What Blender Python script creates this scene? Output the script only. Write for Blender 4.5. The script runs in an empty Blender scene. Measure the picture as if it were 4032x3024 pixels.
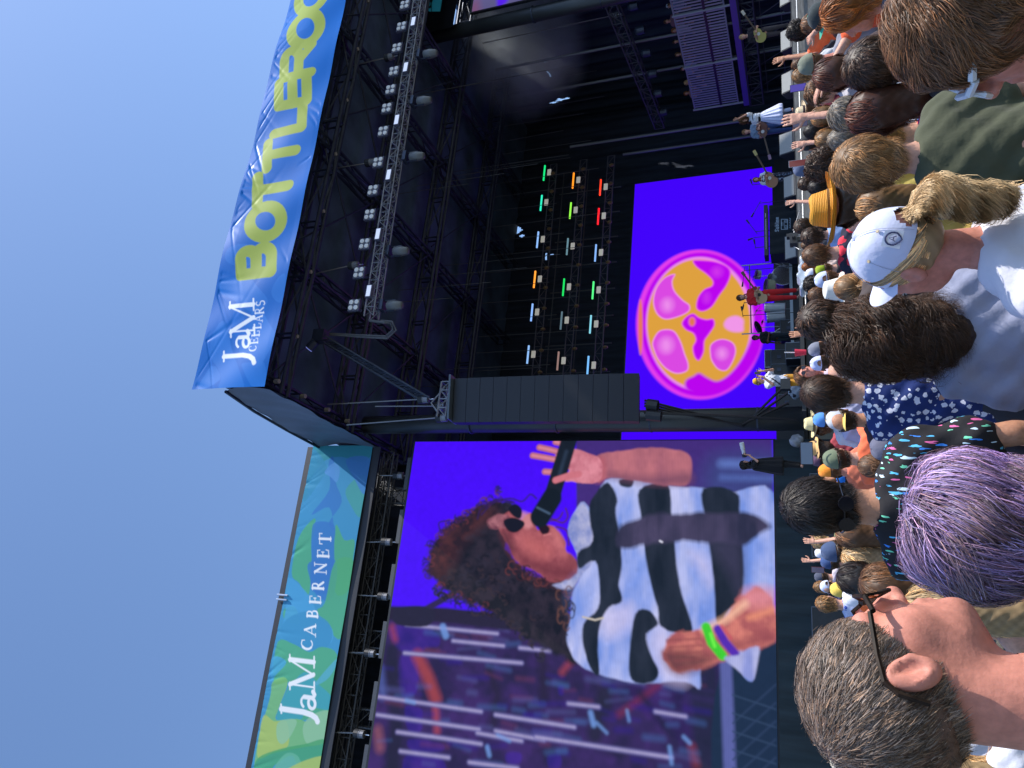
import bpy, math, random
import numpy as np
from mathutils import Vector, Matrix
sc = bpy.context.scene
C = sc.collection
R = math.radians
# ---------------- camera (a phone held sideways: the picture is rolled a quarter turn) ----------------
FOC = 3028.0
_p, _r = R(21.5), R(2.0)
cF = np.array([0, math.cos(_p), math.sin(_p)]); _U0 = np.array([0, -math.sin(_p), math.cos(_p)]); _R0 = np.array([1, 0, 0.])
cR = math.cos(_r)*_R0 - math.sin(_r)*_U0; cU = math.sin(_r)*_R0 + math.cos(_r)*_U0
CAM = np.array([0, 0, 1.7])
cam = bpy.data.cameras.new('camera'); co = bpy.data.objects.new('camera', cam); C.objects.link(co)
m = Matrix.Identity(4)
for i in range(3):
    m[i][0] = -cU[i]; m[i][1] = cR[i]; m[i][2] = -cF[i]; m[i][3] = CAM[i]
co.matrix_world = m
cam.sensor_width = 36; cam.lens = 36*FOC/4032; cam.clip_end = 2000; cam.clip_start = 0.05
sc.camera = co
# ---------------- sky, sun, exposure ----------------
SUN_AZ, SUN_EL = R(95), R(55)
w = bpy.data.worlds.new("World"); sc.world = w; w.use_nodes = True
nt = w.node_tree; bg = nt.nodes['Background']
sky = nt.nodes.new('ShaderNodeTexSky'); sky.sky_type = 'NISHITA'; sky.sun_disc = False
sky.sun_elevation = SUN_EL; sky.sun_rotation = SUN_AZ; sky.air_density = 1.0; sky.dust_density = 0.9; sky.ozone_density = 6.0
nt.links.new(sky.outputs[0], bg.inputs[0]); bg.inputs[1].default_value = 0.15
sl = bpy.data.lights.new('sun', 'SUN'); sl.energy = 3.9; sl.angle = R(0.5); sl.color = (1, .95, .87)
so = bpy.data.objects.new('sun', sl); C.objects.link(so)
sd = Vector((math.cos(SUN_EL)*math.sin(SUN_AZ), math.cos(SUN_EL)*math.cos(SUN_AZ), math.sin(SUN_EL)))
so.rotation_euler = sd.to_track_quat('Z', 'Y').to_euler()
sc.view_settings.view_transform = 'Standard'; sc.view_settings.look = 'None'; sc.view_settings.exposure = 0.6
sc.view_settings.gamma = 1
sc.cycles.use_denoising = True
sc.cycles.max_bounces = 6; sc.cycles.diffuse_bounces = 3; sc.cycles.glossy_bounces = 3; sc.cycles.transmission_bounces = 4; sc.cycles.transparent_max_bounces = 8; sc.cycles.volume_bounces = 1
# ---------------- stage axes: S along the stage front, N into the stage ----------------
_a = R(68.9)
aS = np.array([math.sin(_a), math.cos(_a), 0]); aN = np.array([-math.cos(_a), math.sin(_a), 0]); aZ = np.array([0, 0, 1.])
def W(s, n, z): return aS*s + aN*n + aZ*z
def ray(X, Y): return cF - cU*((X-2016)/FOC) + cR*((1512-Y)/FOC)
def onN(X, Y, n): d = ray(X, Y); return CAM + d*(n/(d@aN))        # photo point -> point of the plane at stage depth n
def onS(X, Y, s): d = ray(X, Y); return CAM + d*(s/(d@aS))
def atd(X, Y, t): return CAM + ray(X, Y)*t
def snz(q): return float(q@aS), float(q@aN), float(q[2])
def sz(X, Y, n): q = onN(X, Y, n); return float(q@aS), float(q[2])
rng = np.random.default_rng(7)
random.seed(5)
def lin(c):
    c = [x/255 for x in c]
    return tuple(x/12.92 if x <= .04045 else ((x+.055)/1.055)**2.4 for x in c)
# ---------------- materials ----------------
MATS = {}
def mat(name, col=(.5, .5, .5), rough=.6, metal=0, bump=0, bscale=30, var=0, objcol=False, emit=None, estr=1, attr=None, spec=.5, sss=0, sheen=0, alpha=1, trans=0, stretch=None, coat=0):
    if name in MATS: return MATS[name]
    M = bpy.data.materials.new(name); M.use_nodes = True; t = M.node_tree; b = t.nodes['Principled BSDF']; MATS[name] = M
    b.inputs['Roughness'].default_value = rough; b.inputs['Metallic'].default_value = metal
    b.inputs['Base Color'].default_value = (*col, 1); b.inputs['Specular IOR Level'].default_value = spec
    if sss: b.inputs['Subsurface Weight'].default_value = sss; b.inputs['Subsurface Radius'].default_value = (.01, .004, .002); b.inputs['Subsurface Scale'].default_value = 1
    if sheen: b.inputs['Sheen Weight'].default_value = sheen
    if coat: b.inputs['Coat Weight'].default_value = coat
    if alpha < 1: b.inputs['Alpha'].default_value = alpha
    if trans: b.inputs['Transmission Weight'].default_value = trans
    src = None
    if objcol: n = t.nodes.new('ShaderNodeObjectInfo'); src = n.outputs['Color']
    if attr: n = t.nodes.new('ShaderNodeAttribute'); n.attribute_name = attr; src = n.outputs['Color']
    co_ = t.nodes.new('ShaderNodeTexCoord').outputs['Object']
    if stretch:
        mp = t.nodes.new('ShaderNodeMapping'); mp.inputs['Scale'].default_value = stretch; t.links.new(co_, mp.inputs[0]); co_ = mp.outputs[0]
    if var:
        no = t.nodes.new('ShaderNodeTexNoise'); no.inputs['Scale'].default_value = bscale*.4; no.inputs['Detail'].default_value = 4; t.links.new(co_, no.inputs[0])
        mr = t.nodes.new('ShaderNodeMapRange'); mr.inputs[1].default_value = .3; mr.inputs[2].default_value = .7; mr.inputs[3].default_value = 1-var; mr.inputs[4].default_value = 1+var
        t.links.new(no.outputs[0], mr.inputs[0])
        vm = t.nodes.new('ShaderNodeVectorMath'); vm.operation = 'SCALE'; t.links.new(mr.outputs[0], vm.inputs['Scale'])
        if src: t.links.new(src, vm.inputs[0])
        else: vm.inputs[0].default_value = col
        src = vm.outputs[0]
    if src: t.links.new(src, b.inputs['Base Color'])
    if bump:
        nb = t.nodes.new('ShaderNodeTexNoise'); nb.inputs['Scale'].default_value = bscale; nb.inputs['Detail'].default_value = 5; t.links.new(co_, nb.inputs[0])
        bp = t.nodes.new('ShaderNodeBump'); bp.inputs['Strength'].default_value = bump; bp.inputs['Distance'].default_value = .01
        t.links.new(nb.outputs[0], bp.inputs['Height']); t.links.new(bp.outputs[0], b.inputs['Normal'])
    if emit is not None:
        b.inputs['Emission Strength'].default_value = estr
        if emit == 'attr': t.links.new(src, b.inputs['Emission Color']); b.inputs['Base Color'].default_value = (.01, .01, .01, 1); [t.links.remove(l) for l in list(t.links) if l.to_socket == b.inputs['Base Color']]
        else: b.inputs['Emission Color'].default_value = (*emit, 1)
    return M
black = mat('black_paint', (.012, .014, .02), .5, var=.3, bscale=5)
steel = mat('dark_steel', (.038, .05, .085), .45, metal=.3, var=.3, bscale=8)
alu = mat('grey_aluminium', (.27, .29, .34), .4, metal=.5, var=.2, bscale=9)
chrome = mat('bright_metal', (.7, .7, .72), .3, metal=.9)
white = mat('white_plastic', (.75, .76, .78), .5)
drape = mat('black_drape', (.018, .028, .055), .85, bump=.6, bscale=4, var=.35, stretch=(3, 3, .3))  # black cloth, tinted bluish in place of a veil of haze
# ---------------- mesh builder ----------------
class MB:
    def __init__(s): s.v = []; s.f = []; s.n = 0; s.smooth = False
    def add(s, v, f):
        v = np.asarray(v, float).reshape(-1, 3); s.v.append(v); s.f += [tuple(int(i)+s.n for i in q) for q in f]; s.n += len(v); return s
    def box(s, c, ax, ay, az):                      # half-axis vectors
        c, ax, ay, az = map(lambda q: np.asarray(q, float), (c, ax, ay, az))
        v = [c+i*ax+j*ay+k*az for i in (-1, 1) for j in (-1, 1) for k in (-1, 1)]
        return s.add(v, [(0, 1, 3, 2), (4, 6, 7, 5), (0, 4, 5, 1), (2, 3, 7, 6), (0, 2, 6, 4), (1, 5, 7, 3)])
    def sbox(s, s0, s1, n0, n1, z0, z1):            # box in stage coordinates
        return s.box(W((s0+s1)/2, (n0+n1)/2, (z0+z1)/2), aS*(s1-s0)/2, aN*(n1-n0)/2, aZ*(z1-z0)/2)
    def tube(s, pts, r, k=8, cap=True):
        pts = np.asarray(pts, float); n = len(pts); r = np.broadcast_to(np.asarray(r, float), (n,))
        T = np.gradient(pts, axis=0); T /= np.linalg.norm(T, axis=1)[:, None]+1e-9
        ref = np.array([0, 0, 1.]) if abs(T[0][2]) < .9 else np.array([1., 0, 0])
        v = []
        for i in range(n):
            a = np.cross(T[i], ref); a /= np.linalg.norm(a)+1e-9; b = np.cross(T[i], a); ref = -np.cross(T[i], a) if False else ref
            for j in range(k):
                th = 2*math.pi*j/k; v.append(pts[i]+r[i]*(math.cos(th)*a+math.sin(th)*b))
        f = [(i*k+j, i*k+(j+1) % k, (i+1)*k+(j+1) % k, (i+1)*k+j) for i in range(n-1) for j in range(k)]
        if cap: f += [tuple(range(k-1, -1, -1)), tuple((n-1)*k+j for j in range(k))]
        return s.add(v, f)
    def lathe(s, o, ax, prof, k=16):                # prof: (distance along ax, radius)
        o = np.asarray(o, float); ax = np.asarray(ax, float); ax = ax/np.linalg.norm(ax)
        ref = np.array([0, 0, 1.]) if abs(ax[2]) < .9 else np.array([1., 0, 0]); a = np.cross(ax, ref); a /= np.linalg.norm(a); b = np.cross(ax, a)
        v = [o+ax*h+r*(math.cos(2*math.pi*j/k)*a+math.sin(2*math.pi*j/k)*b) for h, r in prof for j in range(k)]
        n = len(prof); f = [(i*k+j, i*k+(j+1) % k, (i+1)*k+(j+1) % k, (i+1)*k+j) for i in range(n-1) for j in range(k)]
        f += [tuple(range(k-1, -1, -1)), tuple((n-1)*k+j for j in range(k))]
        return s.add(v, f)
    def truss(s, p0, p1, a, b, nseg, rc=.025, rd=.012):   # four chords (or two when b is None) with zigzag lacing
        p0, p1, a = map(lambda q: np.asarray(q, float), (p0, p1, a))
        cs = [-a, a] if b is None else [-a-b, a-b, a+b, -a+b]
        for c in cs: s.tube([p0+c, p1+c], rc, 6)
        prs = [(0, 1)] if b is None else [(0, 1), (1, 2), (2, 3), (3, 0)]
        for i in range(nseg):
            q0 = p0+(p1-p0)*i/nseg; q1 = p0+(p1-p0)*(i+1)/nseg
            for (x, y) in prs:
                if i % 2: x, y = y, x
                s.tube([q0+cs[x], q1+cs[y]], rd, 4, False)
                s.tube([q1+cs[x], q1+cs[y]], rd, 4, False)
        return s
    def build(s, name, m, parent=None, smooth=False, loc=None, cat=None, label=None, group=None, kind=None, col=None):
        v = np.concatenate(s.v) if s.v else np.zeros((0, 3))
        if parent is not None: v = v-np.array(parent.location)
        elif loc is not None: v = v-np.array(loc)
        me = bpy.data.meshes.new(name); me.from_pydata(v.tolist(), [], s.f); me.update()
        if smooth: me.shade_smooth()
        me.materials.append(m)
        o = bpy.data.objects.new(name, me); C.objects.link(o)
        if parent is not None: o.parent = parent
        elif loc is not None: o.location = loc
        return tag(o, label, cat, group, kind, col)
def tag(o, label=None, cat=None, group=None, kind=None, col=None):
    if label: o['label'] = label
    if cat: o['category'] = cat
    if group: o['group'] = group
    if kind: o['kind'] = kind
    if col is not None: o.color = (*col, 1)
    return o
def root(name, loc, cat, label, group=None, rz=0):
    o = bpy.data.objects.new(name, None); C.objects.link(o); o.location = tuple(loc); o.rotation_euler = (0, 0, rz); o.empty_display_size = .2
    return tag(o, label, cat, group)
def copy_tree(o, parent=None):
    c = o.copy(); C.objects.link(c); c.parent = parent
    for ch in list(o.children): copy_tree(ch, c)
    return c
# ---------------- painter: artwork of banners and screens, in metres on the surface ----------------
class Canvas:
    def __init__(s, s0, s1, z0, z1, res, base, n):
        s.s0, s.z0, s.res, s.n = s0, z0, res, n
        s.w = int((s1-s0)*res)+1; s.h = int((z1-z0)*res)+1; s.img = np.empty((s.h, s.w, 3)); s.img[:] = base
        s.S = s0+np.arange(s.w)/res; s.Z = z0+np.arange(s.h)/res
        s.tf = lambda X, Y: sz(X, Y, n)
    def pts(s, P, raw=False): return np.array(P, float) if raw else np.array([s.tf(*p) for p in P])
    def _box(s, P, pad):
        x0 = max(0, int((P[:, 0].min()-pad-s.s0)*s.res)); x1 = min(s.w, int((P[:, 0].max()+pad-s.s0)*s.res)+2)
        y0 = max(0, int((P[:, 1].min()-pad-s.z0)*s.res)); y1 = min(s.h, int((P[:, 1].max()+pad-s.z0)*s.res)+2)
        return x0, x1, y0, y1
    def _sd(s, P, x0, x1, y0, y1, closed):
        gx, gy = np.meshgrid(s.S[x0:x1], s.Z[y0:y1]); d = np.full(gx.shape, 1e9); ins = np.zeros(gx.shape, bool)
        n = len(P)
        for i in range(n if closed else n-1):
            a, b = P[i], P[(i+1) % n]; e = b-a; L = e@e+1e-12
            t = np.clip(((gx-a[0])*e[0]+(gy-a[1])*e[1])/L, 0, 1)
            d = np.minimum(d, (gx-a[0]-t*e[0])**2+(gy-a[1]-t*e[1])**2)
            if closed and a[1] != b[1]:
                c = (a[1] > gy) != (b[1] > gy); ins ^= c & (gx < (b[0]-a[0])*(gy-a[1])/(b[1]-a[1])+a[0])
        d = np.sqrt(d); return np.where(ins, -d, d) if closed else d
    def _mix(s, m, col, x0, x1, y0, y1):
        m = m[..., None]; s.img[y0:y1, x0:x1] = s.img[y0:y1, x0:x1]*(1-m)+np.array(lin(col))*m
    def poly(s, P, col, f=.02, a=1, smooth=True, raw=False):
        P = s.pts(P, raw)
        if smooth: P = crom(P)
        b = s._box(P, f*2); 
        if b[1] <= b[0] or b[3] <= b[2]: return
        d = s._sd(P, *b, True); s._mix(a*np.clip(.5-d/max(f, .7/s.res)/1.4, 0, 1), col, *b)
    def core(s, P, col, core, depth, f=.03, smooth=True):   # blob whose colour changes from its rim inwards
        P = s.pts(P); P = crom(P) if smooth else P; b = s._box(P, f*2)
        if b[1] <= b[0] or b[3] <= b[2]: return
        d = s._sd(P, *b, True); s._mix(np.clip(.5-d/f/1.4, 0, 1), col, *b); s._mix(np.clip((-d-depth*.3)/depth, 0, 1), core, *b)
    def line(s, P, wd, col, f=.015, a=1, raw=False, smooth=False):
        P = s.pts(P, raw)
        if smooth: P = crom(P, False)
        b = s._box(P, wd+f*2)
        if b[1] <= b[0] or b[3] <= b[2]: return
        d = s._sd(P, *b, False)-wd/2; s._mix(a*np.clip(.5-d/max(f, .7/s.res)/1.4, 0, 1), col, *b)
    def field(s, sx, sy, seed, oct_=3):
        out = np.zeros((s.h, s.w))
        for o_ in range(oct_):
            r = np.random.default_rng(seed+o_*7); fx_, fy_ = max(2, s.w/s.res/sx*2**o_), max(2, s.h/s.res/sy*2**o_); g = r.normal(size=(int(fy_)+3, int(fx_)+3))
            yi = np.linspace(0, int(fy_)+1.5, s.h); xi = np.linspace(0, int(fx_)+1.5, s.w); y0 = yi.astype(int); x0 = xi.astype(int); fy = yi-y0; fx = xi-x0; fy = (fy*fy*(3-2*fy))[:, None]; fx = (fx*fx*(3-2*fx))[None]
            out += (g[y0][:, x0]*(1-fy)*(1-fx)+g[y0+1][:, x0]*fy*(1-fx)+g[y0][:, x0+1]*(1-fy)*fx+g[y0+1][:, x0+1]*fy*fx)/2**o_
        return np.clip(.5+out*.33, 0, 1)
    def tex(s, P, c0, c1, F, f=.03, a=1, smooth=True):        # shape filled with a mottled mix of two colours
        P = s.pts(P); P = crom(P) if smooth else P; b = s._box(P, f*2)
        if b[1] <= b[0] or b[3] <= b[2]: return
        d = s._sd(P, *b, True)+(F[b[2]:b[3], b[0]:b[1]]-.5)*f; m = (a*np.clip(.5-d/max(f, .7/s.res)/1.4, 0, 1))[..., None]; q = F[b[2]:b[3], b[0]:b[1], None]
        s.img[b[2]:b[3], b[0]:b[1]] = s.img[b[2]:b[3], b[0]:b[1]]*(1-m)+(np.array(lin(c0))*(1-q)+np.array(lin(c1))*q)*m
    def blur(s, px):
        k = np.exp(-np.arange(-3*px, 3*px+1)**2/(2*px*px)); k /= k.sum(); r = len(k)//2
        for ax in (0, 1):
            pad = [(0, 0)]*3; pad[ax] = (r, r); q = np.pad(s.img, pad, mode='edge'); out = 0
            for i_, w_ in enumerate(k): out = out+w_*(q[i_:i_+s.h] if ax == 0 else q[:, i_:i_+s.w])
            s.img = out
    def noise(s, amp, sc_, seed=0):
        r = np.random.default_rng(seed); h, w = int(s.h/sc_)+2, int(s.w/sc_)+2; g = r.normal(size=(h, w))
        yi = np.linspace(0, h-1.001, s.h); xi = np.linspace(0, w-1.001, s.w); y0 = yi.astype(int); x0 = xi.astype(int); fy = (yi-y0)[:, None]; fx = (xi-x0)[None]
        v = g[y0][:, x0]*(1-fy)*(1-fx)+g[y0+1][:, x0]*fy*(1-fx)+g[y0][:, x0+1]*(1-fy)*fx+g[y0+1][:, x0+1]*fy*fx
        s.img *= np.clip(1+amp*v, .2, 3)[..., None]
    def mesh(s, name, M, disp=None, parent=None, n=None, zf=None, **kw):
        gs, gz = np.meshgrid(s.S, s.Z); n = s.n if n is None else n
        dn = disp(gs, gz) if disp else np.zeros_like(gs)
        gz2 = gz if zf is None else zf(gs, gz)
        V = gs[..., None]*aS+(n+dn)[..., None]*aN+gz2[..., None]*aZ
        V = V.reshape(-1, 3)-(np.array(parent.location) if parent is not None else 0)
        i = np.arange(s.h*s.w).reshape(s.h, s.w); F = np.stack([i[:-1, :-1], i[:-1, 1:], i[1:, 1:], i[1:, :-1]], -1).reshape(-1, 4)
        me = npmesh(name, V, F); ca = me.color_attributes.new('paint', 'FLOAT_COLOR', 'POINT')
        c4 = np.ones((s.h*s.w, 4), np.float32); c4[:, :3] = s.img.reshape(-1, 3); ca.data.foreach_set('color', c4.ravel())
        me.materials.append(M); o = bpy.data.objects.new(name, me); C.objects.link(o)
        if parent is not None: o.parent = parent
        return tag(o, **kw)
def npmesh(name, V, F, smooth=True):
    me = bpy.data.meshes.new(name); k = F.shape[1]
    me.vertices.add(len(V)); me.vertices.foreach_set('co', np.asarray(V, np.float32).ravel())
    me.loops.add(F.size); me.loops.foreach_set('vertex_index', F.astype(np.int32).ravel())
    me.polygons.add(len(F)); me.polygons.foreach_set('loop_start', np.arange(0, F.size, k, dtype=np.int32))
    me.update(calc_edges=True)
    if smooth: me.polygons.foreach_set('use_smooth', np.ones(len(F), bool)); me.update()
    return me
def crom(P, closed=True, k=4):
    n = len(P); out = []
    for i in range(n if closed else n-1):
        if closed: a, b, c, d = P[i-1], P[i], P[(i+1) % n], P[(i+2) % n]
        else: a, b, c, d = P[max(i-1, 0)], P[i], P[i+1], P[min(i+2, n-1)]
        for j in range(k):
            t = j/k; out.append(.5*((2*b)+(c-a)*t+(2*a-5*b+4*c-d)*t*t+(3*b-a-3*c+d)*t**3))
    if not closed: out.append(P[-1])
    return np.array(out)
# letters as strokes in a unit box: (points, relative width)
def arc(cx, cy, rx, ry, a0, a1, k=14): return [(cx+rx*math.cos(R(a0+(a1-a0)*i/k)), cy+ry*math.sin(R(a0+(a1-a0)*i/k))) for i in range(k+1)]
def sans(ch):
    q = .14
    if ch == 'B': return [[(q, q), (q, 1-q), (.6, 1-q)]+arc(.6, .68, .2, .18, 90, -90)+[(q, .5)], [(q, .5), (.6, .5)]+arc(.62, .32, .24, .18, 90, -90)+[(q, q)]]
    if ch == 'O': return [arc(.5, .5, .36, .36, 0, 360, 28)]
    if ch == 'C': return [arc(.5, .5, .37, .37, 50, 310, 24)]
    if ch == 'T': return [[(.14, 1-q), (.86, 1-q)], [(.5, 1-q), (.5, q)]]
    if ch == 'L': return [[(q, 1-q), (q, q), (.84, q)]]
    if ch == 'E': return [[(.84, 1-q), (q, 1-q), (q, q), (.84, q)], [(q, .5), (.76, .5)]]
    if ch == 'R': return [[(q, q), (q, 1-q), (.6, 1-q)]+arc(.6, .66, .22, .2, 90, -90)+[(q, .46)], [(.5, .46), (.84, q)]]
    return []
def serif(ch):      # (stroke, width factor): thick stems, thin hairlines, short serifs
    T, t = 1., .38
    if ch == 'T': return [([(.5, .95), (.5, .04)], T), ([(.04, .95), (.96, .95)], t), ([(.04, .95), (.03, .74)], t), ([(.96, .95), (.97, .74)], t), ([(.3, .03), (.7, .03)], t)]
    if ch == 'E': return [([(.22, .96), (.22, .04)], T), ([(.05, .96), (.85, .96), (.88, .76)], t), ([(.05, .04), (.88, .04), (.94, .26)], t), ([(.22, .52), (.68, .52)], t), ([(.68, .62), (.68, .42)], t)]
    if ch == 'N': return [([(.18, .96), (.85, .04)], T), ([(.18, .96), (.18, .04)], t), ([(.85, .96), (.85, .04)], t), ([(.02, .97), (.26, .97)], t), ([(.7, .97), (1, .97)], t), ([(.04, .03), (.34, .03)], t)]
    if ch == 'R': return [([(.2, .96), (.2, .04)], T), ([(.05, .96), (.5, .96)]+arc(.5, .72, .24, .24, 90, -90)+[(.2, .48)], .6), ([(.48, .48), (.95, .04)], T), ([(.04, .03), (.38, .03)], t)]
    if ch == 'B': return [([(.2, .96), (.2, .04)], T), ([(.05, .96), (.5, .96)]+arc(.5, .74, .22, .22, 90, -90)+[(.2, .52)], .6), ([(.5, .52)]+arc(.55, .28, .27, .24, 90, -90)+[(.05, .04)], .65)]
    if ch == 'A': return [([(.48, .98), (.88, .04)], T), ([(.48, .98), (.1, .04)], t), ([(.22, .36), (.72, .36)], t), ([(-.04, .03), (.26, .03)], t), ([(.7, .03), (1.05, .03)], t)]
    if ch == 'C': return [(arc(.55, .5, .44, .47, 60, 150), .5), (arc(.55, .5, .44, .47, 130, 230), T), (arc(.55, .5, .44, .47, 210, 310), .5), ([(.8, .93), (.84, .7)], t)]
    if ch == 'L': return [([(.25, .96), (.25, .04)], T), ([(.05, .96), (.45, .96)], t), ([(.05, .04), (.85, .04), (.92, .3)], t)]
    if ch == 'S': return [(arc(.5, .74, .3, .22, 40, 260), .7), (arc(.5, .28, .34, .24, 80, -140), .7)]
    if ch == 'J': return [([(.62, .98), (.62, .2), (.5, -.1), (.3, -.25), (.05, -.3)], T), ([(.3, .98), (.95, .98)], t)]
    if ch == 'a': return [([(.68, .55), (.68, .1), (.85, .02), (1.0, .1)], T), (arc(.42, .5, .27, .2, 150, 10), .6), (arc(.4, .17, .26, .17, 60, 340), .75)]
    if ch == 'M': return [([(.15, .96), (.15, .04)], t), ([(.15, .96), (.5, .06)], T), ([(.5, .06), (.84, .96)], t), ([(.86, .96), (.86, .04)], T), ([(0, .97), (.2, .97)], t), ([(.8, .97), (1, .97)], t), ([(0, .03), (.3, .03)], t), ([(.7, .03), (1.02, .03)], t)]
    return []
def put(cv, ch, XT, XB, YL, YR, col, style='sans', wd=.27):
    s0, z1 = cv.tf(XT, YL); s0b, z0 = cv.tf(XB, YL); s1, z1b = cv.tf(XT, YR); z0b = cv.tf(XB, YR)[1]
    s0 = (s0+s0b)/2
    H = ((z1-z0)+(z1b-z0b))/2
    def P(q): return [(s0+(s1-s0)*x, (z0+(z1-z0)*y)*(1-x)+(z0b+(z1b-z0b)*y)*x) for x, y in q]
    if style == 'sans':
        hw = wd*H/2/abs(s1-s0)
        for q in sans(ch): cv.line(P([(hw+(x-.14)/.72*(1-2*hw), y) for x, y in q]), H*wd, col, .02, raw=True)
    else:
        for q, wf in serif(ch): cv.line(P(q), H*wd*wf, col, .015, raw=True)
# ================= ground and stage building =================
def simple_plane(name, x0, x1, y0, y1, z, m, n=2):
    return MB().add([(x0, y0, z), (x1, y0, z), (x1, y1, z), (x0, y1, z)], [(0, 1, 2, 3)]).build(name, m, kind='structure')
simple_plane('ground', -400, 400, -400, 400, 0, mat('trodden_grass', (.09, .09, .07), .95, bump=.8, bscale=2, var=.4))
woodm = mat('weathered_plywood', (.15, .15, .15), .8, bump=.4, bscale=6, var=.3, stretch=(1, 1, 6))
dk = root('stage_deck', W(15, 20, 0), 'stage', 'black raised stage floor with a weathered grey plywood front edge')
MB().sbox(6.7, 31, 20.0, 36, 1.93, 2.03).build('deck', mat('stage_floor', (.03, .032, .036), .6, var=.3, bscale=3), dk)
f = MB()
s_ = 10.9
while s_ < 31: f.sbox(s_+.006, s_+2.43, 19.93, 19.995, .4, 2.0); s_ += 2.44
f.build('fascia', woodm, dk)
MB().sbox(6.7, 31, 20.2, 35.9, .05, 1.9).build('underside', black, dk)
# --- roof ---
rf = root('stage_roof', W(16, 16.3, 15.9), 'stage roof', 'huge dark stage roof with girders above the band, its fabric side open to the sky')
roofm = mat('roof_fabric', (.05, .056, .075), .6, bump=.5, bscale=2, var=.2)
smc = snz(onN(2060, 190, 26)); hs, hn = smc[0]+.63*(17.6-smc[2]), smc[1]-.31*(17.6-smc[2])  # centre of an added ceiling opening that lets a sun shaft reach the smoke
MB().sbox(6.6, hs-1.0, 16.4, 36, 17.6, 17.75).sbox(hs+.9, 31, 16.4, 36, 17.6, 17.75).sbox(hs-.999, hs+.899, 16.4, hn-.8, 17.6, 17.75).sbox(hs-.999, hs+.899, hn+1.0, 36, 17.6, 17.75).build('ceiling', mat('roof_lining', (.085, .135, .22), .8, var=.4, bscale=2, bump=.5), rf)  # the lining's blue tint stands in for haze under the roof
# side fabric wall that runs back from the banner to the wing, with soft folds
nn = np.linspace(16.25, 22.0, 50); zz = np.linspace(0, 1, 22)
g1, g2 = np.meshgrid(nn, zz)
zt = 17.35+(.75)*np.clip((g1-16.2)/5.8, 0, 1)**.7
Zv = 15.82+(zt-15.82)*g2+.02*np.sin(g1*3.1)*(1-g2); Sv = 6.36+.02*np.sin(g1*2.2+g2*5)+.012*np.sin(g1*7+g2*9)+.10*np.sin(g2*math.pi)
V = Sv[..., None]*aS+g1[..., None]*aN+Zv[..., None]*aZ
ii = np.arange(50*22).reshape(22, 50); F4 = np.stack([ii[:-1, :-1], ii[:-1, 1:], ii[1:, 1:], ii[1:, :-1]], -1).reshape(-1, 4)
me = npmesh('side_fabric', V.reshape(-1, 3)-np.array(rf.location), F4); me.materials.append(mat('side_fabric', (.095, .11, .155), .5, bump=.5, bscale=2.5, var=.1)); o = bpy.data.objects.new('side_fabric', me); C.objects.link(o); o.parent = rf
MB().tube([W(6.34, 16.25, 17.36), W(6.34, 18, 17.75), W(6.34, 20, 17.98), W(6.34, 22.1, 18.12)], .05).build('edge_rope', black, rf)
def beams(name, ns, ss, z, h, m, r):
    b = MB()
    for n_ in ns: b.truss(W(6.6, n_, z), W(30, n_, z), aZ*h, aN*.15, 12, .07, .035)
    for s_ in ss: b.truss(W(s_, 16.5, z+.2), W(s_, 34, z+.2), aZ*h*.8, aS*.14, 9, .06, .03)
    return b.build(name, m, r)
beams('girders', (17.4, 21.0, 25, 29.5), (6.9, 11, 15.5, 20, 24.5), 16.6, .35, steel, rf)
b = MB()
for k in range(4):
    s_ = 7+k*4.5
    b.tube([W(s_, 16.8, 16.5), W(s_+4.3, 21, 16.6)], .035, 6); b.tube([W(s_+4.3, 17, 16.5), W(s_, 21, 16.6)], .035, 6); b.tube([W(s_, 21, 16.6), W(s_+4.3, 25, 16.4)], .03, 6); b.tube([W(s_, 25, 16.6), W(s_+4.3, 29, 16.4)], .03, 6)
b.build('cross_braces', steel, rf)
b = MB()
for k, n_ in enumerate((17.0, 18.3, 19.6, 20.8)): b.lathe(W(6.9, n_, 16.2), aZ, [(0, .07), (.16, .07)], 8)
for k in range(9): b.lathe(W(8.5+k*2.2, 17.4, 16.2), aZ, [(0, .06), (.14, .06)], 8)
b.build('pale_couplers', mat('pale_tape', (.35, .33, .27), .7), rf)
b = MB()
for k in range(26): b.tube([W(8+k*.85, 29.8+.1*(k % 3), 17.4), W(8+k*.85+.03, 29.9, 13.0-(k*7 % 5)*.5)], .014, 4)
for k in range(16): b.tube([W(7.4+k*1.25, 23+(k % 4)*1.3, 17.4), W(7.4+k*1.25, 23+(k % 4)*1.3, 14.2-(k*5 % 4)*.9)], .012, 4)
b.build('hanging_cables', mat('cable_grey', (.09, .095, .11), .6), rf)
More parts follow.
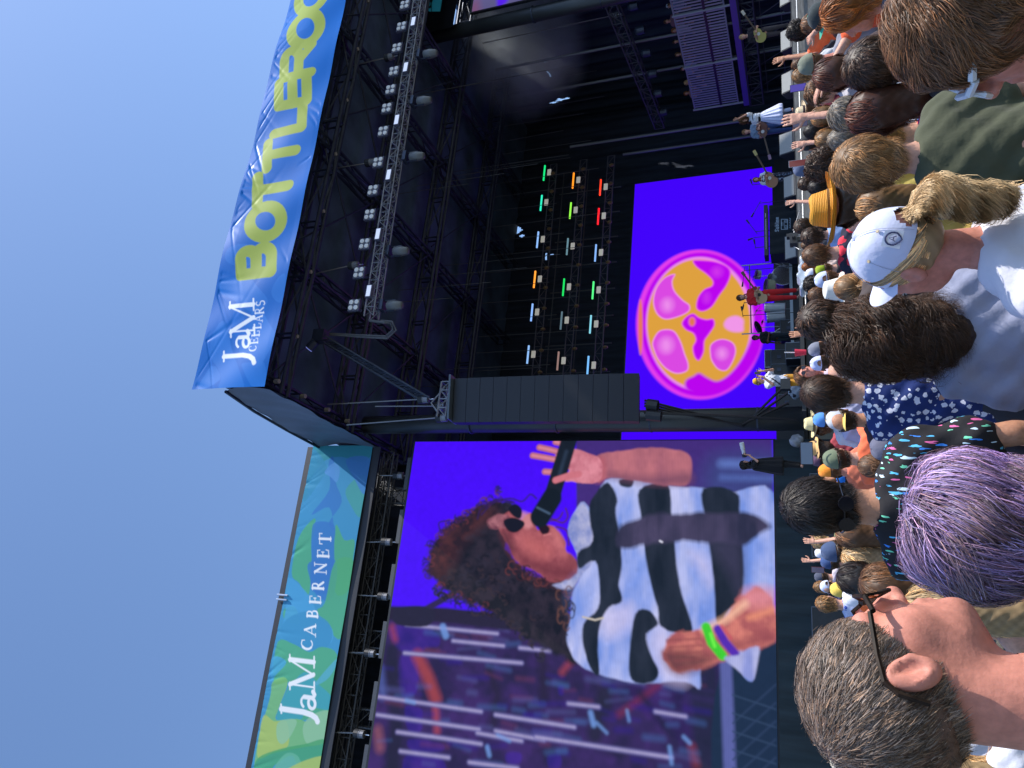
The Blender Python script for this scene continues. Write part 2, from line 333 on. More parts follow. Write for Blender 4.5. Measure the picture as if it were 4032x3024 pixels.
# --- drapes that close the stage; the rear one has small torn gaps the daylight comes through ---
def drape_wall(name, p0, p1, z0, z1, nu, nv, holes, label, amp=.07):
    p0, p1 = np.array(p0), np.array(p1); d = p1-p0; L = np.linalg.norm(d); nrm = np.array([d[1], -d[0], 0])/L
    u, v = np.meshgrid(np.linspace(0, 1, nu), np.linspace(0, 1, nv))
    off = amp*np.sin(u*L*5+2*np.sin(u*9))+amp*.5*np.sin(u*L*11+v*3)
    V = p0+u[..., None]*d+off[..., None]*nrm; V[..., 2] = z0+(z1-z0)*v
    i = np.arange(nu*nv).reshape(nv, nu); F = np.stack([i[:-1, :-1], i[:-1, 1:], i[1:, 1:], i[1:, :-1]], -1).reshape(-1, 4)
    if holes:
        cen = V.reshape(-1, 3)[F].mean(1); keep = np.ones(len(F), bool)
        for c, rs, rz in holes:
            du = (cen-c)@(d/L); dz = cen[:, 2]-c[2]; keep &= ~((np.abs(du/rs)+np.abs(dz/rz)) < 1)
        F = F[keep]
    me = npmesh(name, V.reshape(-1, 3), F); me.materials.append(drape); o = bpy.data.objects.new(name, me); C.objects.link(o)
    return tag(o, label, 'curtain')
drape_wall('rear_curtain', W(6.0, 35.8, 2.0), W(31, 35.8, 2.0), 2.0, 17.9, 500, 160,
    [(onN(2028, 905, 35.8), .34, .42), (onN(2058, 930, 35.8), .12, .2), (onN(2205, 390, 35.8), .5, .45), (onN(2250, 375, 35.8), .12, .3), (onN(2190, 430, 35.8), .1, .4), (onN(2150, 1010, 35.8), .3, .06), (onN(2175, 1003, 35.8), .18, .06)],
    'tall black curtain closing the rear of the stage, with small gaps of daylight')
drape_wall('side_curtain', W(30.5, 18, 2.0), W(30.5, 36, 2.0), 2.0, 17.6, 420, 200, [(onS(2205, 390, 30.5), .2, .3), (onS(2232, 383, 30.5), .1, .25), (onS(2180, 405, 30.5), .08, .3), (onS(2160, 290, 30.5), .5, .05), (onS(2145, 245, 30.5), .3, .04)], 'dark curtain along the right hand side of the stage, behind the balcony')
drape_wall('wing_curtain', W(6.3, 24.2, 2.0), W(6.3, 35.6, 2.0), 2.0, 17.6, 120, 10, None, 'dark curtain along the left side of the stage, behind the big portrait screen')
# --- roof banner ---
cloth = mat('vinyl_banner', rough=.34, attr='paint', spec=.08)
bn = Canvas(6.36, 24.5, 15.82, 18.42, 40, lin((6, 104, 194)), 16.0)
LB, YG, WH = (40, 120, 208), (158, 176, 84), (235, 240, 250)
def q2(x, y): return (700+x/2.0109, 750+y/2.0109)
def q3(x, y): return (700+x/2.0109, 1500+y/2.0109)
for Pp in ([(300, 1560), (330, 1540), (330, 1400), (310, 1380), (250, 1440), (180, 1560)],):
    bn.poly([q2(*t) for t in [(152, 1575), (330, 1500), (300, 1400), (270, 1385), (240, 1400)]], LB)
for Pp in ([(330, 1570), (340, 1480), (300, 1390), (250, 1300), (270, 1150), (350, 1030), (400, 1100), (420, 1250), (480, 1400), (520, 1570)],
           [(600, 1570), (520, 1420), (510, 1370), (590, 1360), (690, 1370), (690, 1560)],
           [(480, 1260), (560, 1290), (640, 1400), (740, 1250), (780, 1150), (720, 1040), (640, 900), (600, 940)],
           [(370, 700), (560, 690), (640, 760), (720, 880), (600, 960), (500, 900), (440, 860), (330, 800)],
           [(750, 800), (800, 700), (860, 660), (860, 760), (820, 880), (770, 860)],
           [(420, 470), (520, 430), (600, 450), (640, 560), (500, 600), (400, 560)]):
    bn.poly([q2(*t) for t in Pp], LB, a=.75)
bn.poly([q2(*t) for t in [(440, 1000), (470, 880), (500, 850), (510, 960), (560, 1080), (600, 1180), (540, 1240), (440, 1130)]], (24, 112, 205))
for cx, cy, ax_, ay_ in ((1010, 560, 70, 40), (930, 250, 50, 60), (1120, 330, 40, 70), (1180, 80, 60, 40), (900, 760, 60, 50)):
    bn.poly([(cx+ax_*math.cos(t*.7), cy+ay_*math.sin(t*.7)) for t in range(9)], LB, a=.35)
for ch, XT, XB, YL, YR in (('B', 939, 1088, 1101, 961), ('O', 977, 1130, 958, 798), ('T', 1005, 1156, 818, 672), ('T', 1045, 1184, 674, 537), ('L', 1072, 1211, 532, 410), ('E', 1096, 1230, 425, 301), ('R', 1118, 1250, 316, 179), ('O', 1146, 1285, 190, 46), ('C', 1170, 1305, 55, -85)):
    put(bn, ch, XT-6, XB+6, YL-3, YR+5, YG, wd=.255)
put(bn, 'J', 876, 972, 1436, 1378, WH, 'serif', .16); put(bn, 'a', 906, 979, 1377, 1305, WH, 'serif', .17); put(bn, 'M', 905, 1003, 1322, 1188, WH, 'serif', .15)
ys = np.linspace(1386, 1180, 8)
for k, ch in enumerate('CELLARS'): put(bn, ch, 979+k*5.3, 1010+k*6.0, ys[k]-3, ys[k+1]+3, WH, 'serif', .13)
bn.noise(.04, 30, 3)
rr = np.random.default_rng(3)
creases = []
for k in range(70):
    s0 = 6.5+rr.random()*17.5; dirn = rr.normal(0, .9); L = .3+rr.random()*1.6; creases.append((s0, dirn, L, .004+.010*rr.random(), .04+.06*rr.random(), rr.random() < .8))
def bdisp(s, z):
    d = .10*np.sin((s-6)*.9)*np.clip((z-16)/2, 0, 1)*.5+.02*np.sin(s*2.3+z*2)
    for s0, dr, L, A, wd, top in creases:
        zr = 18.35+np.clip((s-6.3)*.0, 0, 0) if top else 15.9; t = (zr-z)*(1 if top else -1)
        x = (s-s0)-dr*t; d = d+A*np.exp(-(x/(wd+.09*t))**2)*np.clip(1-t/L, 0, 1)*np.clip(t/.08, 0, 1)
    # the cloth bellies out and leans back towards the right end of the roof
    d = d+np.clip((s-13)/8, 0, 1)*.18*np.clip((z-16.9)/1.6, 0, 1)**1.6
    return d
bn.mesh('roof_banner', cloth, bdisp, zf=lambda s, z: z+(s-6.36)*.012, label='long wrinkled blue banner with yellow green lettering along the roof front', cat='banner')
# --- wing: frame, banner, screen ---
wg = root('screen_wing', W(1.4, 22, 0), 'stage wing', 'black scaffold wing left of the stage that carries the green banner and the portrait screen')
MB().sbox(-7, 6.36, 24.6, 24.8, 2.0, 18.3).build('back_panel', drape, wg)
MB().sbox(-7, 6.33, 22.08, 24.59, 18.15, 18.56).build('top_cover', mat('wing_cover', (.022, .026, .038), .55, bump=.4, bscale=3), wg)
MB().sbox(-7, 6.36, 22.02, 22.08, 15.6, 18.6).build('front_cover', mat('wing_cover'), wg)
b = MB(); sp_ = sz(1105, 2342, 21.95)[0]; b.tube([W(sp_, 21.95, 18.2), W(sp_, 21.95, 18.62)], .03); b.tube([W(sp_-.15, 21.95, 18.2), W(sp_-.15, 21.95, 18.62)], .03); b.build('strap_pipes', chrome, wg)
b = MB()
for s_ in (4.85, .15, -2.2): b.truss(W(s_, 23.0, 14.4), W(s_, 23.0, 15.9), aS*.26, aN*.2, 3, .03, .018)
b.truss(W(-7, 22.6, 15.5), W(6.3, 22.6, 15.5), aZ*.2, aN*.15, 22, .03, .016)
b.truss(W(-7, 23.6, 16.2), W(6.3, 23.6, 16.2), aZ*.2, aN*.15, 16, .03, .016)
b.build('ladder_frames', mat('frame_grey', (.08, .085, .10), .5, metal=.3), wg)
for k in range(7): MB().sbox(-5.7+k*1.77, -4.6+k*1.77, 22.15, 22.25, 14.42, 14.56).build('screen_bracket', mat('frame_grey'), wg)
gb = Canvas(-4.6, 6.40, 15.90, 18.36, 42, lin((20, 150, 205)), 21.96)
TE, CY, BL, GR, YE = (10, 150, 165), (20, 165, 215), (5, 120, 205), (70, 180, 125), (175, 200, 95)
def r3(x, y): return (700+x/2.0109, 1500+y/2.0109)
def r4(x, y): return (900+x/2.0109, 2199+y/2.0109)
for q, col, P in (
    (r3, TE, [(1080, 510), (1540, 500), (1500, 620), (1420, 640), (1300, 600), (1180, 620), (1100, 700), (1040, 800), (1020, 920), (960, 900)]),
    (r3, (5, 145, 190), [(1060, 540), (1180, 680), (1120, 800), (1000, 960), (1000, 800)]),
    (r3, BL, [(1230, 600), (1250, 800), (1300, 960), (1200, 1120), (1240, 1180), (1200, 1000), (1060, 1060), (1200, 860), (1190, 660)]),
    (r3, (60, 150, 225), [(1160, 720), (1230, 650), (1280, 690), (1260, 800), (1210, 760)]),
    (r3, (50, 165, 165), [(1330, 860), (1470, 740), (1500, 900), (1450, 1080), (1380, 1000)]),
    (r3, (30, 130, 215), [(1330, 620), (1500, 600), (1520, 720), (1480, 900), (1400, 780)]),
    (r3, GR, [(960, 1240), (1080, 1090), (1090, 1160), (1060, 1300), (1060, 1480), (1030, 1700), (960, 1600), (900, 1520)]),
    (r3, GR, [(1250, 1150), (1320, 1260), (1400, 1260), (1390, 1400), (1360, 1640), (1240, 1660)]),
    (r3, BL, [(1090, 1120), (1240, 1140), (1240, 1300), (1240, 1500), (1230, 1660), (1060, 1660), (1060, 1400), (1060, 1240)]),
    (r4, BL, [(640, 30), (840, 10), (850, 200), (800, 330), (700, 300), (640, 150)]),
    (r4, GR, [(840, 30), (990, 20), (940, 300), (900, 600), (840, 620), (700, 420), (760, 350)]),
    (r4, GR, [(440, 400), (520, 380), (560, 480), (540, 520), (440, 480)]),
    (r4, (30, 160, 220), [(470, 150), (640, 300), (700, 440), (820, 560), (800, 680), (640, 680), (500, 660), (420, 620), (450, 400)]),
    (r4, (5, 145, 200), [(440, 500), (600, 420), (760, 480), (820, 580), (780, 700), (600, 720), (430, 640)]),
    (r4, GR, [(390, 660), (520, 680), (640, 740), (740, 700), (860, 760), (840, 1000), (800, 1200), (600, 1280), (450, 1300), (380, 1250), (440, 1100), (480, 980), (360, 980)]),
    (r4, CY, [(360, 780), (460, 820), (380, 920), (340, 960)]),
    (r4, (20, 165, 190), [(450, 1080), (600, 900), (720, 1000), (820, 1100), (800, 1200), (640, 1180), (560, 1290), (430, 1300), (380, 1260)]),
    (r4, (60, 175, 205), [(680, 1000), (860, 790), (850, 860), (780, 960)]),
    (r4, (120, 195, 110), [(330, 1100), (350, 980), (440, 940), (470, 1000), (400, 1180), (380, 1280), (540, 1270), (640, 1290), (800, 1200), (770, 1440), (560, 1500), (360, 1540), (230, 1600), (200, 1640), (240, 1400)]),
    (r4, YE, [(240, 1400), (280, 1240), (360, 1290), (460, 1290), (470, 1480), (360, 1530), (230, 1580)]),
    (r4, (140, 200, 160), [(390, 1300), (500, 1270), (540, 1300), (480, 1420), (420, 1470), (380, 1420)]),
    (r4, (140, 200, 160), [(600, 1300), (700, 1220), (800, 1220), (780, 1440), (640, 1480), (590, 1400)]),
    (r4, (60, 170, 110), [(230, 1580), (400, 1510), (600, 1470), (770, 1440), (750, 1660), (560, 1660), (500, 1560), (360, 1640), (330, 1700), (200, 1700)]),
    (r4, (90, 185, 155), [(380, 1620), (460, 1540), (540, 1560), (570, 1640), (500, 1700), (360, 1700)]),
    (r4, YE, [(460, 1670), (600, 1600), (750, 1570), (740, 1700), (450, 1700)])):
    gb.poly([q(*t) for t in P], col, a=.85)
for ch, q, xt, xb, y0, y1, wd in (('J', r4, 412, 640, 1270, 1150, .15), ('a', r4, 530, 690, 1205, 1035, .17), ('M', r4, 480, 690, 1050, 760, .14),
        ('C', r4, 575, 668, 727, 628, .15), ('A', r4, 600, 692, 614, 515, .15), ('B', r4, 616, 706, 470, 398, .16), ('E', r4, 637, 730, 360, 288, .16), ('R', r4, 658, 750, 252, 172, .16), ('N', r4, 680, 772, 136, 36, .15),
        ('R', r3, 1060, 1155, 1655, 1585, .16), ('N', r3, 1080, 1178, 1530, 1436, .15), ('E', r3, 1104, 1200, 1402, 1330, .16), ('T', r3, 1120, 1216, 1295, 1205, .16)):
    if ch in 'RN' and q is r4: continue
    (XT, YA), (XB, YB) = q(xt, y0), q(xb, y1)
    put(gb, ch, XT, XB, YA, YB, WH, 'serif', wd)
cr2 = [(rr.uniform(-4.5, 6.4), rr.normal(0, .5), rr.uniform(.3, 1.3), rr.uniform(.004, .012), rr.uniform(.03, .07)) for _ in range(45)]
def gdisp(s, z):
    d = .02*np.sin(s*1.3)
    for s0, dr, L, A, wd in cr2:
        t = 18.3-z; x = (s-s0)-dr*t; d = d+A*np.exp(-(x/(wd+.06*t))**2)*np.clip(1-t/L, 0, 1)
    return d
lum_ = gb.img.mean(2, keepdims=True); gb.img = gb.img*.80+lum_*np.array([.20, .19, .16])
gb.mesh('wing_banner', cloth, gdisp, label='green to blue abstract banner with white serif lettering above the portrait screen', cat='banner')
# portrait screen
ws = Canvas(-5.2, 6.50, 2.85, 14.23, 46, lin((70, 8, 250)), 21.9)
def t4(x, y): return (1450+x/1.2527, 1700+y/1.2527)
def L4(P): return [t4(*p) for p in P]
dk1, dk2 = (38, 40, 62), (28, 38, 56)
ws.poly(L4([(1028, 30), (1995, 30), (1998, 330), (1500, 400), (1030, 380)]), (66, 44, 122), .03, smooth=False)
ws.poly(L4([(1700, 130), (2000, 120), (2000, 330), (1680, 330)]), (58, 70, 130), .5, .8)
ws.line(L4([(1750, 160), (1990, 165)]), .25, (100, 125, 200), .15, .7); ws.line(L4([(1750, 230), (1990, 235)]), .15, (90, 115, 190), .15, .6)
ws.poly(L4([(110, 882), (640, 900), (1000, 900), (2010, 900), (2060, 1800), (-120, 1800), (20, 1300)]), (50, 36, 92), .08, smooth=False)
for P in ([(110, 970), (240, 960), (345, 1000), (350, 1060), (290, 1070), (260, 1090), (150, 1080)], [(160, 1110), (240, 1110), (250, 1180), (240, 1290), (170, 1310), (150, 1220)], [(185, 1360), (262, 1370), (270, 1400), (262, 1480), (200, 1478)], [(205, 1520), (360, 1540), (365, 1580), (220, 1580)], [(190, 1600), (360, 1610), (370, 1720), (195, 1720)], [(685, 1590), (755, 1590), (750, 1640), (690, 1640)], [(890, 1600), (950, 1600), (950, 1659), (895, 1659)], [(940, 1255), (968, 1260), (965, 1300), (945, 1300)]):
    ws.poly(L4(P), (72, 10, 245), .05)
F1, F2, F3, F4_ = ws.field(.5, .5, 1), ws.field(.25, .25, 5), ws.field(1.2, .35, 9), ws.field(.12, .12, 13, 2)
ws.tex(L4([(90, 900), (640, 905), (1000, 930), (1500, 1240), (1760, 1240), (1760, 1800), (-120, 1800), (20, 1300)]), (34, 30, 72), (62, 40, 108), F1, .2, .85, False)
for P, wd, c in (([(245, 1110), (300, 1220), (335, 1320)], .35, (160, 66, 76)), ([(335, 1370), (342, 1480)], .15, (170, 70, 90)), ([(60, 1180), (75, 1300)], .3, (70, 84, 150)), ([(50, 1480), (60, 1560)], .3, (130, 76, 100)), ([(120, 970), (135, 1030)], .15, (150, 60, 84)),
                 ([(120, 1090), (140, 1500), (120, 1700)], .45, (30, 32, 60)), ([(860, 1070), (870, 1300)], .3, (36, 30, 62)), ([(1180, 1250), (1120, 1500)], .4, (32, 34, 60)), ([(600, 1180), (640, 1300), (620, 1450)], .3, (34, 30, 60)), ([(1240, 1400), (1440, 1250)], .10, (120, 42, 75)), ([(960, 1190), (1000, 1140)], .12, (160, 64, 80)), ([(1340, 1290), (1500, 1500)], .12, (28, 32, 58)), ([(1650, 1200), (1700, 1700)], .8, (34, 38, 64)), ([(1600, 1560), (1620, 1650)], .14, (130, 50, 64))):
    ws.line(L4(P), wd, c, .16, .85)
rr3 = np.random.default_rng(21)
for k in range(150):
    x, y = rr3.uniform(20, 1650), rr3.uniform(960, 1760)
    if x > 480 and y < 1180+.0*x and x > 700: y += 260
    a0 = rr3.normal(.12, .12); L_ = rr3.uniform(30, 130); c = [(92, 100, 170), (60, 46, 110), (28, 26, 52), (120, 60, 96), (70, 110, 180), (44, 20, 150)][rr3.integers(6)]
    ws.line(L4([(x, y), (x+L_*math.cos(a0), y+L_*math.sin(a0))]), rr3.uniform(.04, .16), c, .10, .32)
for P in ([(190, 955), (640, 1000)], [(420, 1035), (670, 1060)], [(180, 1095), (760, 1145)], [(50, 1310), (560, 1385)], [(45, 1400), (550, 1472)], [(630, 1400), (1020, 1462)], [(145, 1485), (400, 1520), (560, 1545)], [(630, 1480), (870, 1525)], [(830, 1510), (1500, 1612)], [(160, 1580), (400, 1612)], [(500, 1635), (740, 1665)], [(990, 1345), (1140, 1362)], [(1420, 1385), (1570, 1410)], [(540, 1490), (760, 1530)], [(750, 1070), (900, 1085)], [(300, 1690), (1500, 1800)], [(0, 1700), (500, 1760)]):
    ws.line(L4(P), .13, (108, 104, 172), .05, .9); ws.line(L4(P), .05, (176, 168, 206), .04, .9)
for P, wd in (([(1100, 1390), (1115, 1450)], .14), ([(190, 1330), (230, 1340)], .1), ([(1280, 1380), (1290, 1430)], .07), ([(1130, 1440), (1180, 1490)], .07), ([(1560, 1510), (1590, 1540)], .09), ([(1490, 1560), (1500, 1640)], .09), ([(370, 965), (385, 1010)], .2), ([(590, 1560), (600, 1600)], .12), ([(640, 1500), (700, 1530)], .08)):
    ws.line(L4(P), wd, (110, 150, 220), .06, .8)
ws.blur(.8)
ws.poly(L4([(1740, 1180), (2010, 1020), (2060, 1800), (1720, 1800)]), (28, 46, 74), .05)
ws.line(L4([(1765, 1150), (1790, 1800)]), .30, (90, 98, 164), .08)
for k in range(5): ws.line(L4([(1800, 1300+k*90), (2010, 1220+k*90+150)]), .03, (50, 70, 102), .04); ws.line(L4([(1800, 1440+k*90), (2010, 1250+k*90)]), .03, (46, 64, 98), .04)
ws.line(L4([(100, 895), (380, 905), (720, 945)]), .42, (36, 32, 62), .06); ws.line(L4([(270, 885), (420, 800)]), .2, (44, 34, 84), .05); ws.poly(L4([(130, 880), (250, 860), (330, 890), (290, 960), (140, 950)]), (34, 34, 62), .05)
# the singer shown on it: hair
HP = [(300, 690), (310, 600), (350, 520), (400, 460), (470, 430), (520, 380), (600, 350), (670, 345), (720, 360), (720, 440), (690, 500), (690, 580), (760, 660), (860, 720), (1010, 700), (1030, 780), (1000, 830), (1000, 920), (1010, 1000), (990, 1060), (1020, 1140), (960, 1110), (860, 1060), (770, 1010), (700, 940), (560, 870), (430, 810), (350, 750)]
ws.tex(L4(HP), (24, 27, 42), (48, 42, 58), F2, .10)
ws.tex(L4([(305, 680), (320, 580), (380, 490), (450, 450), (520, 400), (600, 365), (640, 420), (560, 480), (460, 560), (420, 660), (360, 730)]), (48, 32, 46), (92, 48, 52), F2, .3, .75)
rr2 = np.random.default_rng(11); HPx = crom(np.array(HP[:8]+HP[22:], float), False)
for k in range(330):
    if k < 150: q = HPx[rr2.integers(len(HPx))]+rr2.normal(0, 11, 2)
    else: q = np.array([rr2.uniform(320, 1010), 0]); q[1] = 730-(q[0]-330)*.55+rr2.uniform(0, 330)*(.4+.6*min(1, (q[0]-300)/300)); q[1] = min(max(q[1], 380), 620+.62*(q[0]-300)+150)
    if q[0] > 690 and q[1] < 700: continue
    a0 = rr2.uniform(0, 360); rd = rr2.uniform(8, 20); top = q[0] < 520 and q[1] < 640
    c = [(64, 36, 62), (100, 50, 60), (30, 28, 46)][rr2.integers(3)] if top or k < 150 and q[0] < 650 else [(22, 24, 38), (44, 42, 60), (58, 46, 56)][rr2.integers(3)]
    ws.line([t4(*p) for p in arc(q[0], q[1], rd, rd*.8, a0, a0+rr2.uniform(120, 240), 5)], .05, c, .045, .75, smooth=True)
for P in ([(560, 410), (620, 350), (700, 330), (760, 345), (800, 310), (830, 330)], [(540, 430), (560, 380), (640, 340), (720, 350)], [(580, 380), (600, 350), (650, 330)], [(360, 500), (350, 450), (400, 440)]):
    ws.line(L4(P), .05, (50, 30, 88), .04, .9, smooth=True)
# face and neck
ws.tex(L4([(640, 470), (680, 405), (735, 385), (750, 440), (800, 400), (822, 440), (838, 485), (880, 462), (925, 475), (972, 540), (983, 590), (1030, 640), (1035, 715), (960, 738), (900, 740), (820, 690), (730, 640), (690, 560)]), (146, 72, 84), (180, 98, 106), F2, .05)
ws.tex(L4([(590, 440), (640, 408), (690, 415), (700, 470), (650, 480), (605, 475)]), (120, 66, 84), (176, 112, 124), F4_, .06, .9)
ws.poly(L4([(700, 560), (800, 620), (930, 650), (1025, 640), (1035, 715), (960, 745), (860, 720), (760, 660)]), (112, 52, 66), .35, .85)
ws.poly(L4([(770, 520), (850, 540), (900, 590), (860, 620), (780, 580)]), (196, 104, 106), .35, .7)
ws.poly(L4([(735, 395), (790, 405), (818, 445), (790, 480), (745, 450)]), (214, 140, 148), .10, .8); ws.poly(L4([(650, 500), (690, 490), (720, 560), (700, 600)]), (90, 46, 60), .2, .8)
ws.poly(L4([(905, 480), (940, 500), (965, 560), (930, 570)]), (204, 118, 122), .15, .7)
for P in ([(692, 382), (725, 357), (758, 383), (752, 428), (720, 420)], [(668, 442), (712, 424), (765, 442), (768, 468), (730, 498), (690, 488)]): ws.poly(L4(P), (22, 24, 42), .04)
ws.poly(L4([(838, 458), (868, 452), (896, 480), (878, 512), (852, 498)]), (34, 20, 36), .04); ws.line(L4([(868, 512), (900, 505)]), .05, (214, 128, 132), .04, .8); ws.line(L4([(850, 450), (830, 440)]), .05, (196, 108, 112), .04, .8)
for k in range(46):
    q = np.array([rr2.uniform(690, 1010), 0.]); q[1] = 625+(q[0]-690)*.42+rr2.normal(0, 16); a0 = rr2.uniform(0, 360); rd = rr2.uniform(10, 24)
    ws.line([t4(*p) for p in arc(q[0], q[1]+45, rd, rd, a0, a0+200, 6)], .04, [(58, 34, 46), (104, 54, 58), (34, 28, 42)][k % 3], .04, .8, smooth=True)
for P in ([(930, 470), (980, 490), (990, 560)], [(905, 430), (960, 450), (985, 420), (975, 380)], [(900, 440), (940, 430), (960, 400)]): ws.line(L4(P), .05, (84, 40, 60), .04, .9, smooth=True)
# shirt: pale cloth with soft folds, dark stripes
ws.tex(L4([(1050, 350), (1110, 380), (1170, 240), (1300, 232), (1480, 262), (1650, 280), (1800, 300), (1996, 305), (2003, 870), (1960, 980), (1930, 1080), (1900, 1220), (1850, 1200), (1790, 1110), (1700, 1060), (1640, 1170), (1635, 1268), (1560, 1235), (1300, 1240), (1110, 1185), (1020, 1130), (980, 1030), (1000, 920), (1010, 800), (1040, 720), (1030, 600), (990, 480)]), (118, 146, 224), (192, 196, 240), F3, .05)
for P in ([(1240, 340), (1340, 300), (1345, 400), (1250, 450)], [(1250, 600), (1380, 560), (1420, 800), (1300, 880)], [(1530, 560), (1680, 540), (1700, 800), (1640, 930)], [(1850, 560), (2000, 520), (2003, 800), (1850, 740)], [(1010, 760), (1120, 700), (1110, 860), (1030, 900)], [(1160, 1000), (1290, 960), (1290, 1180), (1150, 1160)]): ws.poly(L4(P), (112, 146, 228), .5, .45)
for P in ([(1400, 1020), (1480, 980), (1580, 1230), (1440, 1200)], [(1150, 900), (1290, 850), (1300, 960), (1180, 1020)], [(1590, 600), (1680, 640), (1690, 760)]): ws.poly(L4(P), (206, 198, 236), .3, .7)
ws.tex(L4([(990, 480), (1030, 600), (1030, 700), (960, 740), (910, 760), (1000, 780), (1060, 700), (1120, 620), (1120, 480), (1060, 350)]), (120, 134, 196), (176, 178, 216), F2, .05)
for P in ([(1100, 340), (1180, 250), (1230, 330), (1222, 400), (1245, 560), (1250, 680), (1238, 760), (1250, 835), (1190, 870), (1145, 960), (1130, 1080), (1140, 1195), (1105, 1180), (1060, 1060), (1062, 950), (1130, 870), (1140, 760), (1120, 640), (1040, 680), (1035, 600), (1110, 540), (1095, 440)],
          [(1335, 285), (1480, 262), (1500, 420), (1520, 620), (1550, 800), (1600, 975), (1550, 1000), (1440, 960), (1425, 870), (1385, 700), (1360, 560), (1345, 430)],
          [(1655, 282), (1815, 300), (1830, 420), (1850, 700), (1835, 830), (1780, 880), (1725, 945), (1712, 780), (1690, 600), (1668, 450)],
          [(1320, 900), (1390, 885), (1435, 950), (1375, 1000), (1395, 1100), (1430, 1190), (1390, 1240), (1300, 1225), (1290, 1100)],
          [(1240, 235), (1310, 232), (1300, 275), (1245, 270)]): ws.tex(L4(P), (24, 34, 50), (40, 48, 66), F3, .05)
ws.tex(L4([(1240, 480), (1310, 436), (1380, 412), (1500, 402), (1720, 402), (1900, 412), (1984, 470), (1900, 520), (1840, 556), (1680, 552), (1500, 545), (1250, 575)]), (44, 46, 72), (74, 68, 100), F3, .10)
ws.poly(L4([(1700, 560), (1840, 560), (1836, 800), (1780, 700)]), (62, 60, 90), .3, .7)
ws.line(L4([(1440, 540), (1450, 545)]), .05, (220, 220, 240), .03); ws.line(L4([(1060, 915), (1120, 930), (1160, 920)]), .05, (200, 190, 180), .03)
for k in range(16):
    q = np.array([rr2.uniform(940, 1010), rr2.uniform(760, 1000)]); a0 = rr2.uniform(0, 360); ws.line([t4(*p) for p in arc(q[0], q[1], 14, 24, a0, a0+190, 6)], .045, [(44, 38, 50), (104, 70, 66)][k % 2], .04, .8, smooth=True)
# raised arm, hand, microphone
ws.tex(L4([(1130, 125), (1250, 92), (1400, 80), (1520, 88), (1585, 115), (1598, 170), (1585, 250), (1540, 272), (1380, 255), (1200, 228), (1130, 245)]), (156, 92, 112), (188, 112, 124), F3, .05)
ws.poly(L4([(1200, 200), (1400, 220), (1580, 200), (1585, 262), (1400, 262), (1200, 232)]), (112, 70, 96), .2, .7); ws.poly(L4([(1120, 150), (1160, 140), (1160, 230), (1120, 240)]), (190, 92, 104), .2, .8)
ws.tex(L4([(930, 90), (1020, 85), (1100, 115), (1150, 140), (1150, 235), (1080, 258), (1000, 248), (930, 252), (915, 238), (960, 215), (990, 190), (930, 160)]), (188, 104, 122), (222, 140, 156), F2, .04)
for P in ([(845, 78), (900, 90), (970, 108)], [(812, 118), (870, 128), (960, 145)], [(872, 198), (900, 200), (960, 190)], [(925, 52), (955, 58)]): ws.line(L4(P), .2, (176, 96, 118), .04); ws.line(L4(P), .1, (216, 134, 152), .05)
ws.line(L4([(992, 40), (950, 180), (905, 330)]), .52, (24, 32, 46), .04); ws.line(L4([(905, 330), (850, 420)]), .64, (18, 28, 40), .05); ws.line(L4([(835, 375), (895, 405)]), .06, (70, 92, 120), .04); ws.line(L4([(978, 100), (945, 210)]), .10, (44, 58, 80), .08)
ws.line(L4([(925, 240), (1000, 215), (1040, 210)]), .2, (206, 116, 130), .04)
# lower forearm with two wristbands
ws.tex(L4([(2005, 860), (1930, 770), (1880, 790), (1820, 830), (1740, 930), (1650, 975), (1520, 995), (1465, 1060), (1460, 1120), (1500, 1180), (1570, 1190), (1700, 1155), (1830, 1090), (2005, 1040)]), (172, 92, 96), (214, 126, 116), F2, .07)
ws.poly(L4([(1870, 780), (1990, 780), (1990, 860), (1860, 860)]), (224, 140, 154), .25, .8); ws.line(L4([(1660, 975), (1760, 930), (1860, 850)]), .16, (250, 196, 168), .14, .8); ws.line(L4([(1880, 920), (2000, 880)]), .12, (240, 150, 120), .12, .8)
ws.poly(L4([(1460, 1090), (1560, 1080), (1700, 1120), (1600, 1190), (1500, 1185)]), (96, 58, 66), .22, .85); ws.poly(L4([(1720, 1120), (1860, 1070), (1990, 1030), (1960, 990), (1820, 1040)]), (140, 70, 80), .2, .7)
for k in range(5): ws.line(L4([(1475+k*14, 1030+k*34), (1640, 1022+k*33)]), .045, (136, 72, 78), .06, .7)
ws.line(L4([(1668, 965), (1694, 1040), (1748, 1105)]), .24, (64, 206, 52), .05); ws.line(L4([(1690, 1000), (1710, 1060)]), .08, (120, 250, 80), .05, .8); ws.line(L4([(1725, 975), (1762, 1040), (1812, 1098)]), .22, (84, 44, 176), .06); ws.line(L4([(1745, 960), (1790, 1020)]), .08, (200, 80, 100), .06, .8)
ws.tex(L4([(1760, 1120), (1830, 1100), (1930, 1060), (1905, 1215), (1850, 1200)]), (140, 150, 215), (184, 186, 230), F3, .05)
ws.blur(.55)
ws.noise(.03, 5, 5)
ws.img *= (1+.05*((np.arange(ws.h) % 2)*2-1))[:, None, None]
screen_m = mat('led_screen', attr='paint', emit='attr', estr=.66, rough=.9, spec=0)
scr = root('portrait_screen', W(.65, 21.9, 2.85), 'screen', 'big led screen showing a curly haired singer in a striped shirt')
ws.mesh('picture', screen_m, parent=scr)
MB().sbox(-5.25, 6.53, 21.92, 22.0, 2.78, 14.30).build('cabinet', black, scr)
